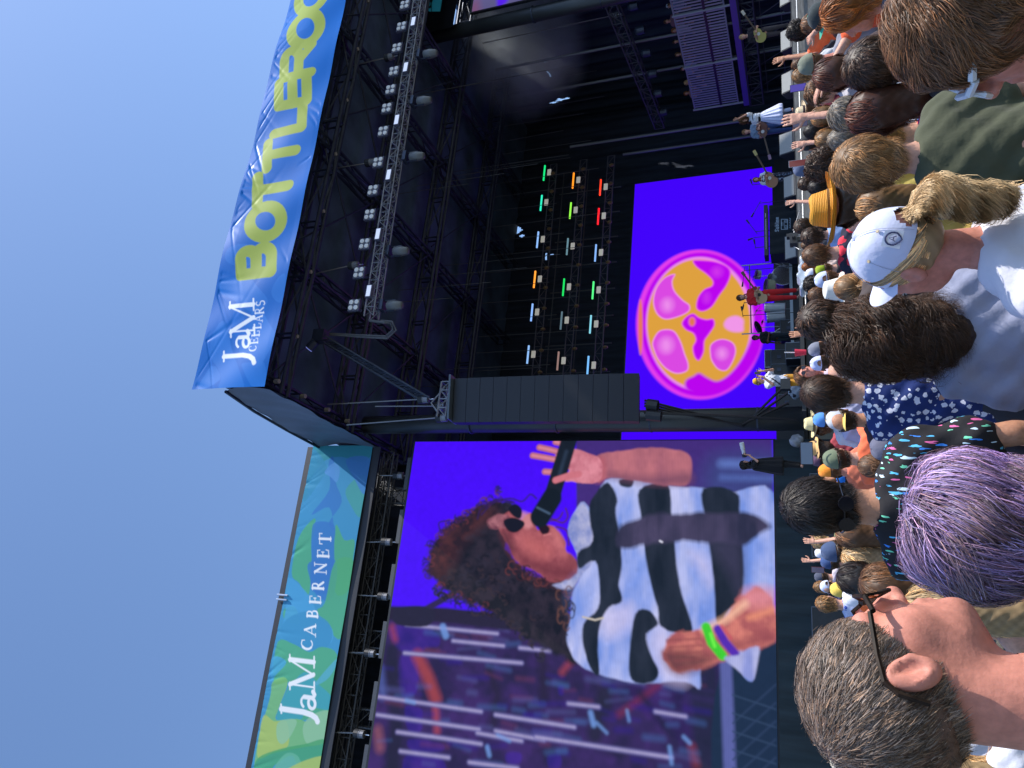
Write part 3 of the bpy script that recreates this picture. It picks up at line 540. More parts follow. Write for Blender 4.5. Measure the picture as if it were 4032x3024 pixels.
# --- back screen with the orange disc on purple ---
bs = Canvas(5.5, 23.52, 3.3, 10.0, 34, lin((66, 0, 250)), 33.0)
def t8(x, y): return (2300+x/2.458, 1150+y/2.458)
def L8(P): return [t8(*p) for p in P]
def ell(cx, cy, rx, ry, k=24): return [(cx+rx*math.cos(2*math.pi*i/k), cy+ry*math.sin(2*math.pi*i/k)) for i in range(k)]
PK, MG, OR, LP = (228, 62, 235), (186, 0, 238), (222, 160, 62), (236, 140, 232)
bs.poly(ell(2759, 1280, 252, 295), PK, .10); bs.poly(ell(2764, 1280, 238, 284), MG, .10); bs.poly(ell(2758, 1277, 213, 264), LP, .08)
bs.poly(ell(2524, 1290, 9, 110), (230, 120, 90), .08)
bs.poly(ell(2754, 1276, 203, 253), OR, .07)
bs.poly(L8([(980, 900), (1000, 850), (1060, 820), (1120, 790), (1200, 835), (1290, 868), (1390, 820), (1500, 700), (1590, 540), (1640, 380), (1660, 200), (1640, 0), (1720, 0), (1740, 300), (1690, 600), (1500, 850), (1350, 960), (1180, 1000), (1020, 960)]), MG, .12)
bs.core(L8([(680, 150), (675, 60), (710, -50), (790, -140), (885, -170), (860, -100), (880, -10), (960, 80), (1025, 130), (1020, 190), (930, 240), (800, 270), (720, 230)]), (242, 150, 238), (218, 72, 226), .06, .06)
bs.poly(L8(ell(810, 130, 50, 60, 10)), (240, 150, 238), .3, .8)
bs.core(L8([(665, 490), (720, 390), (800, 365), (880, 385), (940, 480), (980, 600), (1015, 700), (1000, 770), (900, 795), (800, 750), (720, 660), (680, 570)]), (242, 150, 238), (218, 72, 226), .06, .06)
bs.poly(L8(ell(800, 520, 60, 70, 10)), (240, 150, 238), .3, .8)
bs.core(L8([(1225, 600), (1228, 520), (1290, 470), (1370, 462), (1450, 500), (1475, 580), (1440, 690), (1380, 765), (1300, 750), (1240, 670)]), (242, 150, 238), (214, 70, 226), .05, .06)
bs.poly(L8(ell(1340, 600, 45, 50, 10)), (240, 150, 238), .25, .8)
bs.poly(L8([(1360, 310), (1400, 255), (1480, 235), (1545, 270), (1548, 330), (1540, 385), (1450, 390), (1380, 360)]), (240, 150, 232), .1)
bs.core(L8([(950, 310), (990, 245), (1060, 212), (1120, 250), (1190, 270), (1255, 265), (1268, 330), (1210, 420), (1172, 480), (1165, 580), (1135, 650), (1105, 668), (1070, 625), (1055, 540), (1085, 470), (1060, 405), (990, 370)]), PK, MG, .07, .06)
bs.poly(L8(ell(1050, 290, 34, 46, 12)), (240, 110, 160), .08); bs.poly(L8(ell(1050, 292, 20, 34, 10)), (222, 120, 80), .06)
bs.core(L8([(1060, -300), (1150, -305), (1280, -290), (1395, -240), (1425, -170), (1385, -60), (1320, 30), (1240, 150), (1150, 192), (1092, 160), (1105, 60), (1165, -20), (1240, -55), (1245, -110), (1180, -175), (1090, -240)]), PK, MG, .07, .06)
bs.poly(L8(ell(1290, -190, 40, 40, 10)), (215, 60, 235), .3, .8); bs.poly(L8(ell(1190, 60, 22, 40, 10)), (215, 60, 235), .3, .7)
bk = root('rear_screen', W(14, 33, 3.3), 'screen', 'wide purple screen at the rear of the stage showing an orange and pink disc')
bs.blur(.7)
bs.mesh('picture', screen_m, parent=bk)
MB().sbox(5.5, 23.56, 33.04, 33.2, 3.2, 10.05).build('cabinet', black, bk)
MB().sbox(5.5, 23.8, 32.9, 33.3, 2.03, 3.2).build('plinth', black, bk)
# --- right wing: a sliver of a second screen and banner ---
w2 = root('right_screen', W(28, 22, 12), 'screen', 'edge of a second led screen at the top right, grey and purple')
c2 = Canvas(25.3, 27.5, 5.0, 14.65, 10, lin((92, 88, 135)), 22.0)
c2.poly([(2000, 0), (1980, 20), (1960, 40), (1960, -40), (2000, -40)], (84, 30, 230), .1); c2.poly([(1860, 60), (1890, 60), (1880, 0), (1850, 30)], (120, 80, 120), .3); c2.noise(.1, 4, 3)
c2.mesh('picture', screen_m, parent=w2); MB().sbox(25.27, 27.5, 22.03, 22.15, 5.0, 14.7).build('cabinet', black, w2)
c3 = Canvas(24.7, 28, 15.4, 17.58, 30, lin((10, 12, 20)), 22.0)  # dark field stretched beyond the real sign to hide the added ceiling opening
CYN = (60, 185, 215)
c3.poly([(1673, 32), (1690, 44), (1697, 46), (1697, 32)], CYN, smooth=False); c3.line([arc(1682, 16, 8, 9, 0, 360)[i] for i in range(15)], .12, CYN); c3.poly([(1700, 45), (1700, 12), (1705, 0), (1740, -20), (1740, 0), (1733, 45)], CYN, smooth=False)
c3.mesh('side_sign', cloth, label='dark sign with cyan lettering behind the far end of the lighting truss', cat='sign')
# --- columns ---
def column(s_, n_, z1, label):
    r = root('support_column', W(s_, n_, 0), 'column', label)
    MB().lathe(W(s_, n_, .1), aZ, [(0, .34), (6, .33), (10, .31), (z1, .30)], 20).build('shaft', mat('column_cover', (.035, .04, .046), .38, bump=.25, bscale=3, var=.2), r, smooth=True)
    b = MB()
    for z in (3.2, 6.2, 9.1, 12): b.lathe(W(s_, n_, z), aZ, [(0, .345), (.05, .345)], 16)
    b.build('joint_bands', steel, r)
column(6.98, 21.5, 15.9, 'thick dark round column between the portrait screen and the stage')
column(25.05, 22.6, 16.6, 'dark round column catching the sun at the far right of the stage')
for s_, n_, z0, z1, lb in ((24.05, 30, 2.1, 12.6, 'grey pipe rising behind the drummer, right of the purple screen'), (24.3, 31.5, 2.1, 10.3, 'grey pipe right beside the edge of the purple screen'), (25.9, 26, 2.1, 15.2, 'pale pipe beside the balcony railing'), (26.5, 28.6, 2.1, 14.5, 'pale pipe in front of the balcony end')):
    MB().tube([W(s_, n_, z0), W(s_, n_, z1)], .065).build('scaffold_pipe', mat('pale_pipe', (.16, .17, .19), .5, metal=.2), cat='pipe', label=lb)
# --- black skirt and cases below the portrait screen ---
nu, nv = 260, 24; u, v = np.meshgrid(np.linspace(0, 1, nu), np.linspace(0, 1, nv))
off = .05*np.sin(u*60+3*np.sin(u*11))*(.4+.6*(1-v))+.03*np.sin(u*140+v*4)
V = (-8+14.4*u)[..., None]*aS+(21.55+off)[..., None]*aN+(.1+2.68*v)[..., None]*aZ
i = np.arange(nu*nv).reshape(nv, nu); F4 = np.stack([i[:-1, :-1], i[:-1, 1:], i[1:, 1:], i[1:, :-1]], -1).reshape(-1, 4)
me = npmesh('skirt_curtain', V.reshape(-1, 3), F4); me.materials.append(mat('skirt_cloth', (.016, .030, .038), .8, bump=.5, bscale=5, var=.3, stretch=(3, 3, .3))); o = bpy.data.objects.new('skirt_curtain', me); C.objects.link(o)
tag(o, 'dark teal cloth skirt hanging below the portrait screen', 'curtain')
casem = mat('case_black', (.014, .018, .024), .45, var=.2)
def case(s0, s1, n0, n1, z0, z1, label, group=None, edge=alu):
    r = root('flight_case', W((s0+s1)/2, n0, z0), 'flight case', label, group)
    MB().sbox(s0, s1, n0, n1, z0, z1).build('body', casem, r)
    b = MB(); e = .015
    for s_ in (s0, s1):
        for n_ in (n0, n1): b.tube([W(s_, n_, z0), W(s_, n_, z1)], e, 4)
    for z in (z0, z1):
        b.tube([W(s0, n0, z), W(s1, n0, z)], e, 4); b.tube([W(s0, n1, z), W(s1, n1, z)], e, 4); b.tube([W(s0, n0, z), W(s0, n1, z)], e, 4); b.tube([W(s1, n0, z), W(s1, n1, z)], e, 4)
    b.build('edging', edge, r)
    b = MB().sbox((s0+s1)/2-.06, (s0+s1)/2+.06, n0-.02, n0-.004, z1-.3, z1-.18).build('latch', steel, r)
    return r
case(3.1, 5.2, 20.6, 21.3, .15, 1.9, 'black cased road box below the portrait screen, nearest the column', edge=mat('dull_edge', (.10, .12, .15), .5)); case(.0, 1.9, 20.6, 21.3, .15, 1.95, 'black road box below the portrait screen behind the boy with short hair', edge=mat('dull_edge'))
# --- rigging over the stage ---
lt = root('lighting_truss', W(15, 18, 14.25), 'truss', 'long grey lighting truss hung below the roof front, its near end bare')
pA, pB = onN(1462, 1252, 18)*1.0, onN(1663, -60, 18)
MB().truss(pA, pB, aZ*.16, aN*.16, 44, .026, .014).build('lattice', alu, lt)
TR = lambda Y: pA+(pB-pA)*((sz(1462, Y, 18)[0]-pA@aS)/((pB-pA)@aS))
# four-lamp blinders: one built, the rest copied
lensm = mat('lamp_lens', (.62, .66, .72), .25, emit=(.7, .8, .95), estr=.08)
def make_blinder(p, label):
    r = root('blinder_light', (0, 0, 0), 'stage light', label, 'four-lamp blinders along the truss')
    MB().box((0, 0, 0), aS*.27, aN*.06, aZ*.27).build('housing', mat('lamp_housing', (.10, .11, .17), .5), r)
    for i in (-1, 1):
        for j in (-1, 1):
            l = MB().lathe(aS*.13*i+aZ*.13*j-aN*.065, -aN, [(0, .10), (.03, .105), (.05, .09)], 14).build('lamp', lensm, r, smooth=False)
    MB().tube([aS*.29+aZ*-.1, aS*.29+aZ*-.36, aS*-.29+aZ*-.36, aS*-.29+aZ*-.1], .014, 5).build('yoke', steel, r)
    return r
proto = None
bl = [(1596, 22), (1583, 107), (1565, 191), (1553, 283), (1540, 355), (1525, 428), (1511, 519), (1491, 641), (1471, 751), (1458, 847), (1438, 962), (1416, 1075), (1396, 1203)]
ords = ['first, at the far right edge of the photo', 'second from the far right', 'third from the far right, tilted lamp beside it', 'fourth from the far right', 'fifth from the far right', 'sixth from the far right', 'seventh from the far right', 'eighth from the far right, hoist over it', 'ninth from the far right', 'fourth from the bare end', 'third from the bare end', 'second from the bare end, under a hoist', 'nearest the bare end of the truss']
for (X, Y), lb in zip(bl, ords):
    o = proto = make_blinder(None, None) if proto is None else proto
    if (X, Y) != bl[0]: o = copy_tree(proto)
    o.location = tuple(onN(X, Y, 17.9)); o.scale = (.72,)*3; o['label'] = 'four-lamp blinder on the truss, '+lb
def make_strobe():
    r = root('strobe_panel', (0, 0, 0), 'stage light', 'x', 'white strobe panels on the truss')
    MB().box((0, 0, 0), aS*.25, aN*.07, aZ*.12).build('housing', mat('lamp_housing'), r)
    MB().box(-aN*.075, aS*.22, aN*.004, aZ*.085).build('panel', mat('strobe_face', (.75, .8, .9), .3, emit=(.7, .75, 1), estr=.35), r)
    return r
proto = make_strobe(); first = True
for (X, Y), lb in zip([(1630, 88), (1600, 268), (1565, 475), (1533, 691), (1491, 924), (1455, 1148)], ['farthest right', 'second from the right', 'third from the right', 'third from the bare end', 'second from the bare end', 'nearest the bare end']):
    o = proto if first else copy_tree(proto); first = False
    o.location = tuple(onN(X, Y, 17.75)); o.scale = (.82,)*3; o['label'] = 'white oblong strobe panel on the lighting truss, '+lb
def make_mover():
    r = root('moving_head_light', (0, 0, 0), 'stage light', 'x', 'grey moving heads hung under the truss')
    MB().box((0, 0, .02), aS*.17, aN*.15, aZ*.06).build('base', steel, r)
    MB().tube([aS*.17+aZ*-.4, aS*.17+aZ*-.03, aS*-.17+aZ*-.03, aS*-.17+aZ*-.4], .028, 4).build('yoke', steel, r)
    MB().lathe(aZ*-.12, -aZ+aN*.1, [(0, .10), (.05, .15), (.25, .165), (.48, .12), (.52, .10)], 16).build('head', mat('mover_grey', (.13, .14, .15), .35), r, smooth=True)
    return r
proto = make_mover(); first = True
for (X, Y), lb in zip([(1655, 218), (1630, 402), (1600, 620), (1535, 992), (1510, 1205)], ['farthest right, near the balcony side', 'second from the right', 'middle one', 'second from the bare end', 'nearest the bare end, beside the cable loop']):
    o = proto if first else copy_tree(proto); first = False
    o.location = tuple(onN(X, Y, 18.1)+aZ*.0); o['label'] = 'grey moving head lamp hung under the truss, '+lb
# spotlights above the truss on steel wires
def spot(X, Y, n_, XT, YT, label, col=(.3, .3, .31)):
    p = onN(X, Y, n_); q = onN(XT, YT, n_)
    r = root('chain_hoist', p, 'hoist', label, 'electric chain hoists')
    MB().lathe(p-aZ*.17, aZ, [(0, .08), (.02, .12), (.15, .12), (.16, .13), (.34, .13), (.36, .07)], 12).build('motor', mat('hoist_grey', (.22, .22, .24), .35, metal=.5), r, smooth=False)
    MB().lathe(p+aZ*.02, aZ, [(0, .135), (.16, .135), (.18, .1)], 12).build('motor_cap', black, r)
    MB().tube([p+aZ*.2, q], .022, 5).build('chain', mat('chain', (.25, .26, .28), .5, metal=.4), r)
    MB().tube([p-aZ*.17, p-aZ*.32], .02, 5).build('hook', chrome, r)
for X, Y, n_, XT, YT, lb in ((1395, 1045, 18, 1150, 1098, 'chain hoist holding the bare end of the lighting truss'), (1460, 640, 18, 1225, 678, 'chain hoist over the middle of the lighting truss'), (1535, 225, 18, 1370, 262, 'chain hoist over the far part of the lighting truss'),
        (1742, 1645, 19.5, 1365, 1673, 'silver chain hoist nearest the portrait screen above the speaker column'), (1670, 1572, 19.5, 1290, 1592, 'chain hoist with a lit lens above the speaker column'), (1735, 1598, 19.7, 1478, 1600, 'purple lit chain hoist directly over the speaker column'),
        (1572, 1873, 22.2, 1478, 1872, 'chain hoist above the portrait screen, nearest the stage'), (1525, 2134, 22.2, 1430, 2136, 'second chain hoist above the portrait screen'), (1512, 2349, 22.2, 1400, 2343, 'third chain hoist above the portrait screen, in its middle'), (1460, 2573, 22.2, 1365, 2569, 'fourth chain hoist above the portrait screen'), (1418, 2890, 22.2, 1310, 2883, 'chain hoist above the far left part of the portrait screen'), (2417, 60, 24, 1900, 170, 'chain hoist with a rust coloured cap high beside the balcony')):
    spot(X, Y, n_, XT, YT, lb)
# slanting truss from the roof corner to the speaker column, with its spotlight and cable loop
st = root('slanting_truss', onN(1300, 1360, 18.5), 'truss', 'dark truss running back from the roof corner to the speaker column')
MB().truss(onN(1275, 1335, 18.4), onN(1680, 1575, 19.6), aZ*.2, aN*.2, 20, .03, .016).build('lattice', steel, st)
MB().tube([onN(1300, 1315, 18.4), onN(1440, 1322, 18.2), onN(1520, 1325, 18.2), onN(1548, 1300, 18.1), onN(1540, 1272, 18.1), onN(1515, 1270, 18), onN(1455, 1262, 18)], .045, 6).tube([onN(1300, 1318, 18.35), onN(1440, 1328, 18.15), onN(1525, 1333, 18.1), onN(1560, 1300, 18.05), onN(1545, 1266, 18.05), onN(1500, 1262, 18)], .03, 6).build('cable_loop', mat('cable_grey'), st)
p = onN(1232, 1345, 18.2); sp = root('followspot', p, 'stage light', 'spotlight with a bluish lens at the roof corner end of the slanting truss')
MB().lathe(p+aZ*-.1, -aS*.9+aZ*.7, [(0, .14), (.3, .15)], 14).build('barrel', steel, sp); MB().lathe(p+aZ*-.1+(-aS*.9+aZ*.7)/1.14*.31, -aS*.9+aZ*.7, [(0, .12), (.02, .11)], 14).build('lens', mat('blue_lens', (.25, .3, .7), .1, emit=(.2, .25, .7), estr=.4), sp); MB().box(onN(1262, 1325, 18.3), aS*.2, aN*.15, aZ*.2).build('bracket', steel, sp)
# --- hanging speaker column (line array) ---
pa = root('speaker_array', onN(1805, 1580, 19.5), 'loudspeaker', 'long hanging column of stacked black loudspeakers beside the big round column')
pam = mat('speaker_grille', (.014, .018, .03), .55, bump=.3, bscale=200, var=.1); pam2 = mat('speaker_side', (.03, .026, .05), .5)  # purple light on the cabinet sides is put into the side colour
NB = 13; zs0 = 11.69; zs1 = 6.2
th = R(10); dS = aS*math.cos(th)-aN*math.sin(th); dN = aN*math.cos(th)+aS*math.sin(th)
for k in range(NB):
    t0 = k/NB; z = zs0+(zs1-zs0)*(k+.5)/NB; h = (zs0-zs1)/NB/2-.007; curve = .35*(t0**2.2)
    tilt = .02+.16*t0; c = W(7.05, 19.6, 0)+aZ*z+aN*curve*.4
    up = aZ*math.cos(tilt); fw = dN*math.cos(tilt)+aZ*math.sin(tilt)
    up = np.cross(dS, fw)*-1; up = up if up[2] > 0 else -up
    sb = MB().box(c, dS*.66, fw*.28, up*h).build('cabinet', pam, pa)
    b = MB(); b.box(c-dS*.675, dS*.012, fw*.24, up*h*.93).box(c-dS*.45-fw*.285-up*h*.3, dS*.05, fw*.004, up*h*.25).build('side_panel', pam2, sb)
MB().truss(W(6.5, 19.5, 12.0), W(7.6, 19.5, 12.0), aZ*.14, aN*.2, 4, .03, .02).tube([W(6.6, 19.5, 12.15), W(7.0, 19.5, 12.5), W(7.5, 19.5, 12.1)], .03).build('fly_frame', alu, pa)
MB().box(W(6.45, 19.55, 11.74), aS*.0+dS*.01, aN*.28, aZ*.05).box(W(7.05, 19.4, 11.73), dS*.66, aN*.3, aZ*.03).build('top_bar', mat('blue_grey', (.09, .12, .16), .4), pa)
b = MB()
for k in range(3): b.tube([W(6.9+.08*k, 19.9, 6.1), W(6.7+.05*k, 20.3, 4.8), W(6.6, 20.8+.1*k, 3.6), W(7.3+.3*k, 21.1, 2.4)], .035, 6)
b.tube([W(6.7, 19.9, 6.1), W(6.75, 20.4, 4.2), W(6.75, 20.9, 2.2)], .045, 6); b.tube([W(6.9, 19.8, 6.0), W(6.85, 19.8, 5.7)], .16, 8); b.tube([W(6.6, 19.8, 6.0), W(6.55, 19.8, 5.6)], .15, 8)
b.build('cable_bundle', mat('cable_black', (.012, .012, .016), .5), pa)
# --- three rows of light tubes on ladders hung over the rear of the stage ---
rows = [('top row', 13.6, [((2143, 681), (20, 200, 110)), ((2131, 799), (40, 210, 170)), ((2117, 944), (120, 160, 215)), ((2105, 1100), (250, 150, 50)), ((2094, 1230), (120, 160, 225)), ((2079, 1396), (120, 160, 210))]),
        ('middle row', 12.1, [((2257, 711), (250, 140, 30)), ((2246, 829), (130, 220, 60)), ((2234, 971), (80, 110, 120)), ((2219, 1131), (20, 190, 80)), ((2210, 1262), (70, 90, 100)), ((2197, 1421), (120, 95, 90))]),
        ('bottom row', 10.7, [((2364, 738), (250, 60, 30)), ((2356, 852), (250, 20, 20)), ((2345, 996), (110, 150, 205)), ((2335, 1143), (70, 220, 110)), ((2325, 1277), (110, 175, 190)), ((2315, 1439), (100, 160, 215))])]
lbls = ['farthest right', 'second from the right', 'third from the right', 'third from the left', 'second from the left', 'leftmost']
for ri, (rn, z, L) in enumerate(rows):
    zz_ = onN(L[0][0][0], L[0][0][1], 30)[2]-.18
    tr = root('light_ladder', W(18, 30.2, zz_), 'truss', 'dark horizontal ladder truss carrying the %s of coloured light tubes' % rn)
    MB().truss(W(10.5, 30.3, onN(L[-1][0][0], L[-1][0][1], 30)[2]-.35), W(23.4, 30.3, onN(L[0][0][0], L[0][0][1], 30)[2]-.35), aZ*.17, None, 26, .025, .014).build('ladder', mat('ladder_grey', (.07, .07, .09), .5), tr)
    for (p, c), lb in zip(L, lbls):
        q = onN(p[0], p[1], 30); col = lin(c)
        r = root('light_tube', q, 'stage light', 'thin %s light tube, %s of the %s' % ({0: 'glowing', }.get(9, 'lit'), lb, rn), 'light tubes over the rear of the stage')
        hw = .44
        MB().box(q, aS*hw, aN*.03, aZ*.034).build('tube', mat('tube_%d_%d' % (ri, lbls.index(lb)), tuple(x*.5 for x in col), .3, emit=col, estr=1.0), r)
        MB().box(q-aZ*.26+aS*.0, aS*.16, aN*.03, aZ*.09).build('lamp_face', mat('warm_face', (.45, .44, .40), .4, emit=(.5, .48, .42), estr=.35), r)
    for k in range(12): MB().lathe(W(11+k*1.05, 29.9, zz_-.75+.03*k), aZ, [(0, .05), (.1, .09), (.2, .05)], 8).build('small_lamp', mat('amber_small', (.16, .10, .04), .4), tr)
b = MB()
for k in range(9): b.tube([W(11.2+k*1.4, 31.5, 10.3), W(11.2+k*1.4, 31.5, 13.5)], .03, 5)
for z in (10.7, 12.0, 13.3): b.tube([W(10.8, 31.4, z), W(23.6, 31.4, z)], .03, 5)
b.build('rear_scaffold', mat('scaffold_dim', (.05, .055, .065), .5), cat='scaffold', label='dim upright scaffold grid behind the rows of light tubes')
# --- balcony on the right ---
bc = root('side_balcony', W(25.5, 27, 4.5), 'balcony', 'raised side balcony with a slatted railing and purple edge, full of guests')
b = MB(); 
for k in range(52):
    n_ = 22.2+k*.159; b.box(W(25.5, n_, 5.62), aS*.012, aN*.036, aZ*.98)
b.build('railing_slats', mat('slat_grey', (.33, .34, .42), .45), bc)
b = MB(); b.tube([W(25.5, 22, 6.62), W(25.5, 30.5, 6.62)], .035).tube([W(25.5, 22, 4.62), W(25.5, 30.5, 4.62)], .035)
for n_ in (24.6, 27.6, 30.45): b.tube([W(25.46, n_, 4.2), W(25.46, n_, 6.7)], .05)
b.build('rail_posts', mat('slat_grey'), bc)
MB().sbox(25.45, 29.5, 22, 30.6, 5.35, 5.45).build('platform', black, bc)
MB().sbox(25.35, 25.44, 22, 30.6, 4.05, 4.38).build('purple_edge', mat('purple_edge', (.11, .07, .36), .5), bc)
MB().truss(W(25.5, 22, 3.8), W(25.5, 30.6, 3.8), aZ*.3, aS*.2, 12, .035, .02).build('support_truss', mat('frame_grey'), bc)
sc_ = root('side_scaffold', W(26, 27, 2), 'scaffold', 'grey scaffold legs and braces below the side balcony')
b = MB()
for n_ in np.arange(22.4, 30.6, 1.35):
    b.tube([W(25.9, n_, 2.03), W(25.9, n_, 4.3)], .03, 6); b.tube([W(25.9, n_, 2.1), W(25.9, min(n_+1.35, 30.6), 4.2)], .02, 5)
for z in (2.5, 3.3, 4.0): b.tube([W(25.9, 22.2, z), W(25.9, 30.6, z)], .025, 6)
b.build('tubes', mat('frame_grey'), sc_)
ct = root('back_lamp_truss', W(26, 27, 8.5), 'truss', 'dim truss with amber lamps hanging above the balcony guests')
MB().truss(W(25, 22.6, 8.8), W(25, 30.6, 8.3), aZ*.22, aS*.2, 14, .03, .018).build('lattice', mat('frame_grey'), ct)
for k in range(6):
    c = W(25, 23.2+k*1.3, 8.2); lb_ = MB().lathe(c, -aZ, [(0, .12), (.1, .18), (.4, .16)], 10).build('lamp', steel, ct); MB().lathe(c-aZ*.42, -aZ, [(0, .1), (.03, .08)], 10).build('lens', mat('amber_lens', (.5, .2, .08), .3, emit=(.5, .2, .08), estr=.25), lb_)
# --- drifting smoke ---
sm = bpy.data.materials.new('smoke'); sm.use_nodes = True; t = sm.node_tree; t.nodes.clear()
out = t.nodes.new('ShaderNodeOutputMaterial'); pv = t.nodes.new('ShaderNodeVolumePrincipled'); t.links.new(pv.outputs[0], out.inputs['Volume'])
pv.inputs['Color'].default_value = (.75, .82, .9, 1); pv.inputs['Anisotropy'].default_value = .2
tc = t.nodes.new('ShaderNodeTexCoord'); no = t.nodes.new('ShaderNodeTexNoise'); no.inputs['Scale'].default_value = .6; no.inputs['Detail'].default_value = 3
t.links.new(tc.outputs['Object'], no.inputs[0]); gr = t.nodes.new('ShaderNodeTexGradient'); gr.gradient_type = 'SPHERICAL'
mp = t.nodes.new('ShaderNodeMapping'); mp.inputs['Scale'].default_value = (1/3.6, 1/3.6, 1/3.3); t.links.new(tc.outputs['Object'], mp.inputs[0]); t.links.new(mp.outputs[0], gr.inputs[0])
mr = t.nodes.new('ShaderNodeMapRange'); mr.inputs[1].default_value = .30; mr.inputs[2].default_value = .78; t.links.new(no.outputs[0], mr.inputs[0])
mu = t.nodes.new('ShaderNodeMath'); mu.operation = 'MULTIPLY'; t.links.new(mr.outputs[0], mu.inputs[0]); pw_ = t.nodes.new('ShaderNodeMath'); pw_.operation = 'POWER'; pw_.inputs[1].default_value = 1.6; t.links.new(gr.outputs['Fac'], pw_.inputs[0]); t.links.new(pw_.outputs[0], mu.inputs[1])
m2 = t.nodes.new('ShaderNodeMath'); m2.operation = 'MULTIPLY'; m2.inputs[1].default_value = 3.0; t.links.new(mu.outputs[0], m2.inputs[0]); t.links.new(m2.outputs[0], pv.inputs['Density'])
MATS['smoke'] = sm
cs = onN(2060, 190, 26)
b = MB(); b.lathe((0, 0, -3.4), (0, 0, 1), [(0, .3), (1, 2.5), (3.4, 3.7), (5.8, 2.5), (6.8, .3)], 20); b.build('smoke', sm, kind='stuff', label='pale stage smoke drifting in front of the dark rear curtain', cat='smoke').location = tuple(cs)
# ================= people =================
f32 = np.float32
def smin(a, b, k):
    h = np.clip(.5+.5*(b-a)/k, 0, 1); return b+(a-b)*h-k*h*(1-h)
def smax(a, b, k): return -smin(-a, -b, k)
def ell_sd(P, c, r, M=None):
    q = P-np.array(c, f32)
    if M is not None: q = q@np.array(M, f32)
    r = np.array(r, f32); k0 = np.linalg.norm(q/r, axis=-1); k1 = np.linalg.norm(q/(r*r), axis=-1)+1e-6
    return k0*(k0-1)/k1
def cap_sd(P, a, b, ra, rb):
    a, b = np.array(a, f32), np.array(b, f32); e = b-a; t = np.clip(((P-a)@e)/(e@e+1e-9), 0, 1)
    return np.linalg.norm(P-a-t[..., None]*e, axis=-1)-(ra+(rb-ra)*t)
def surf(fn, lo, hi, res):
    lo, hi = np.array(lo, float), np.array(hi, float); n = np.ceil((hi-lo)/res).astype(int)+1
    ax = [(lo[i]+np.arange(n[i])*res).astype(f32) for i in range(3)]
    G = np.stack(np.meshgrid(*ax, indexing='ij'), -1); D = fn(G.reshape(-1, 3)).reshape(n)
    I = D < 0; c = [slice(0, -1), slice(1, None)]
    cnt = sum(I[c[i], c[j], c[k]].astype(np.int8) for i in (0, 1) for j in (0, 1) for k in (0, 1))
    act = (cnt > 0) & (cnt < 8); idx = np.full(act.shape, -1, np.int64); idx[act] = np.arange(act.sum())
    ci = np.argwhere(act); base = ci.astype(float); acc = np.zeros((len(ci), 3)); num = np.zeros(len(ci))
    cor = [(i, j, k) for i in (0, 1) for j in (0, 1) for k in (0, 1)]
    val = {q: D[ci[:, 0]+q[0], ci[:, 1]+q[1], ci[:, 2]+q[2]] for q in cor}
    for a in cor:
        for x in range(3):
            if a[x] == 0:
                b = list(a); b[x] = 1; b = tuple(b); va, vb = val[a], val[b]; m_ = (va < 0) != (vb < 0)
                t = np.where(m_, va/(va-vb+1e-12), 0); p = np.zeros((len(ci), 3)); p[:] = a; p[:, x] += t
                acc[m_] += p[m_]; num[m_] += 1
    V = lo+(base+acc/num[:, None])*res; F = []
    for x in range(3):
        y, z = (x+1) % 3, (x+2) % 3
        sl0 = [slice(None)]*3; sl1 = [slice(None)]*3; sl0[x] = slice(0, -1); sl1[x] = slice(1, None)
        ch = I[tuple(sl0)] != I[tuple(sl1)]; e = np.argwhere(ch); e = e[(e[:, y] > 0) & (e[:, z] > 0) & (e[:, y] < n[y]-1) & (e[:, z] < n[z]-1)]
        if not len(e): continue
        def g(dy, dz): q = e.copy(); q[:, y] -= dy; q[:, z] -= dz; return idx[q[:, 0], q[:, 1], q[:, 2]]
        Q = np.stack([g(1, 1), g(0, 1), g(0, 0), g(1, 0)], -1); ins = I[e[:, 0], e[:, 1], e[:, 2]]
        Q[~ins] = Q[~ins][:, ::-1]; F.append(Q)
    return V, np.concatenate(F)
HZ = 1.63                                   # height of the eyes' level of the 1.75 m figure
def rotx(a): c, s = math.cos(a), math.sin(a); return np.array([[1, 0, 0], [0, c, -s], [0, s, c]])
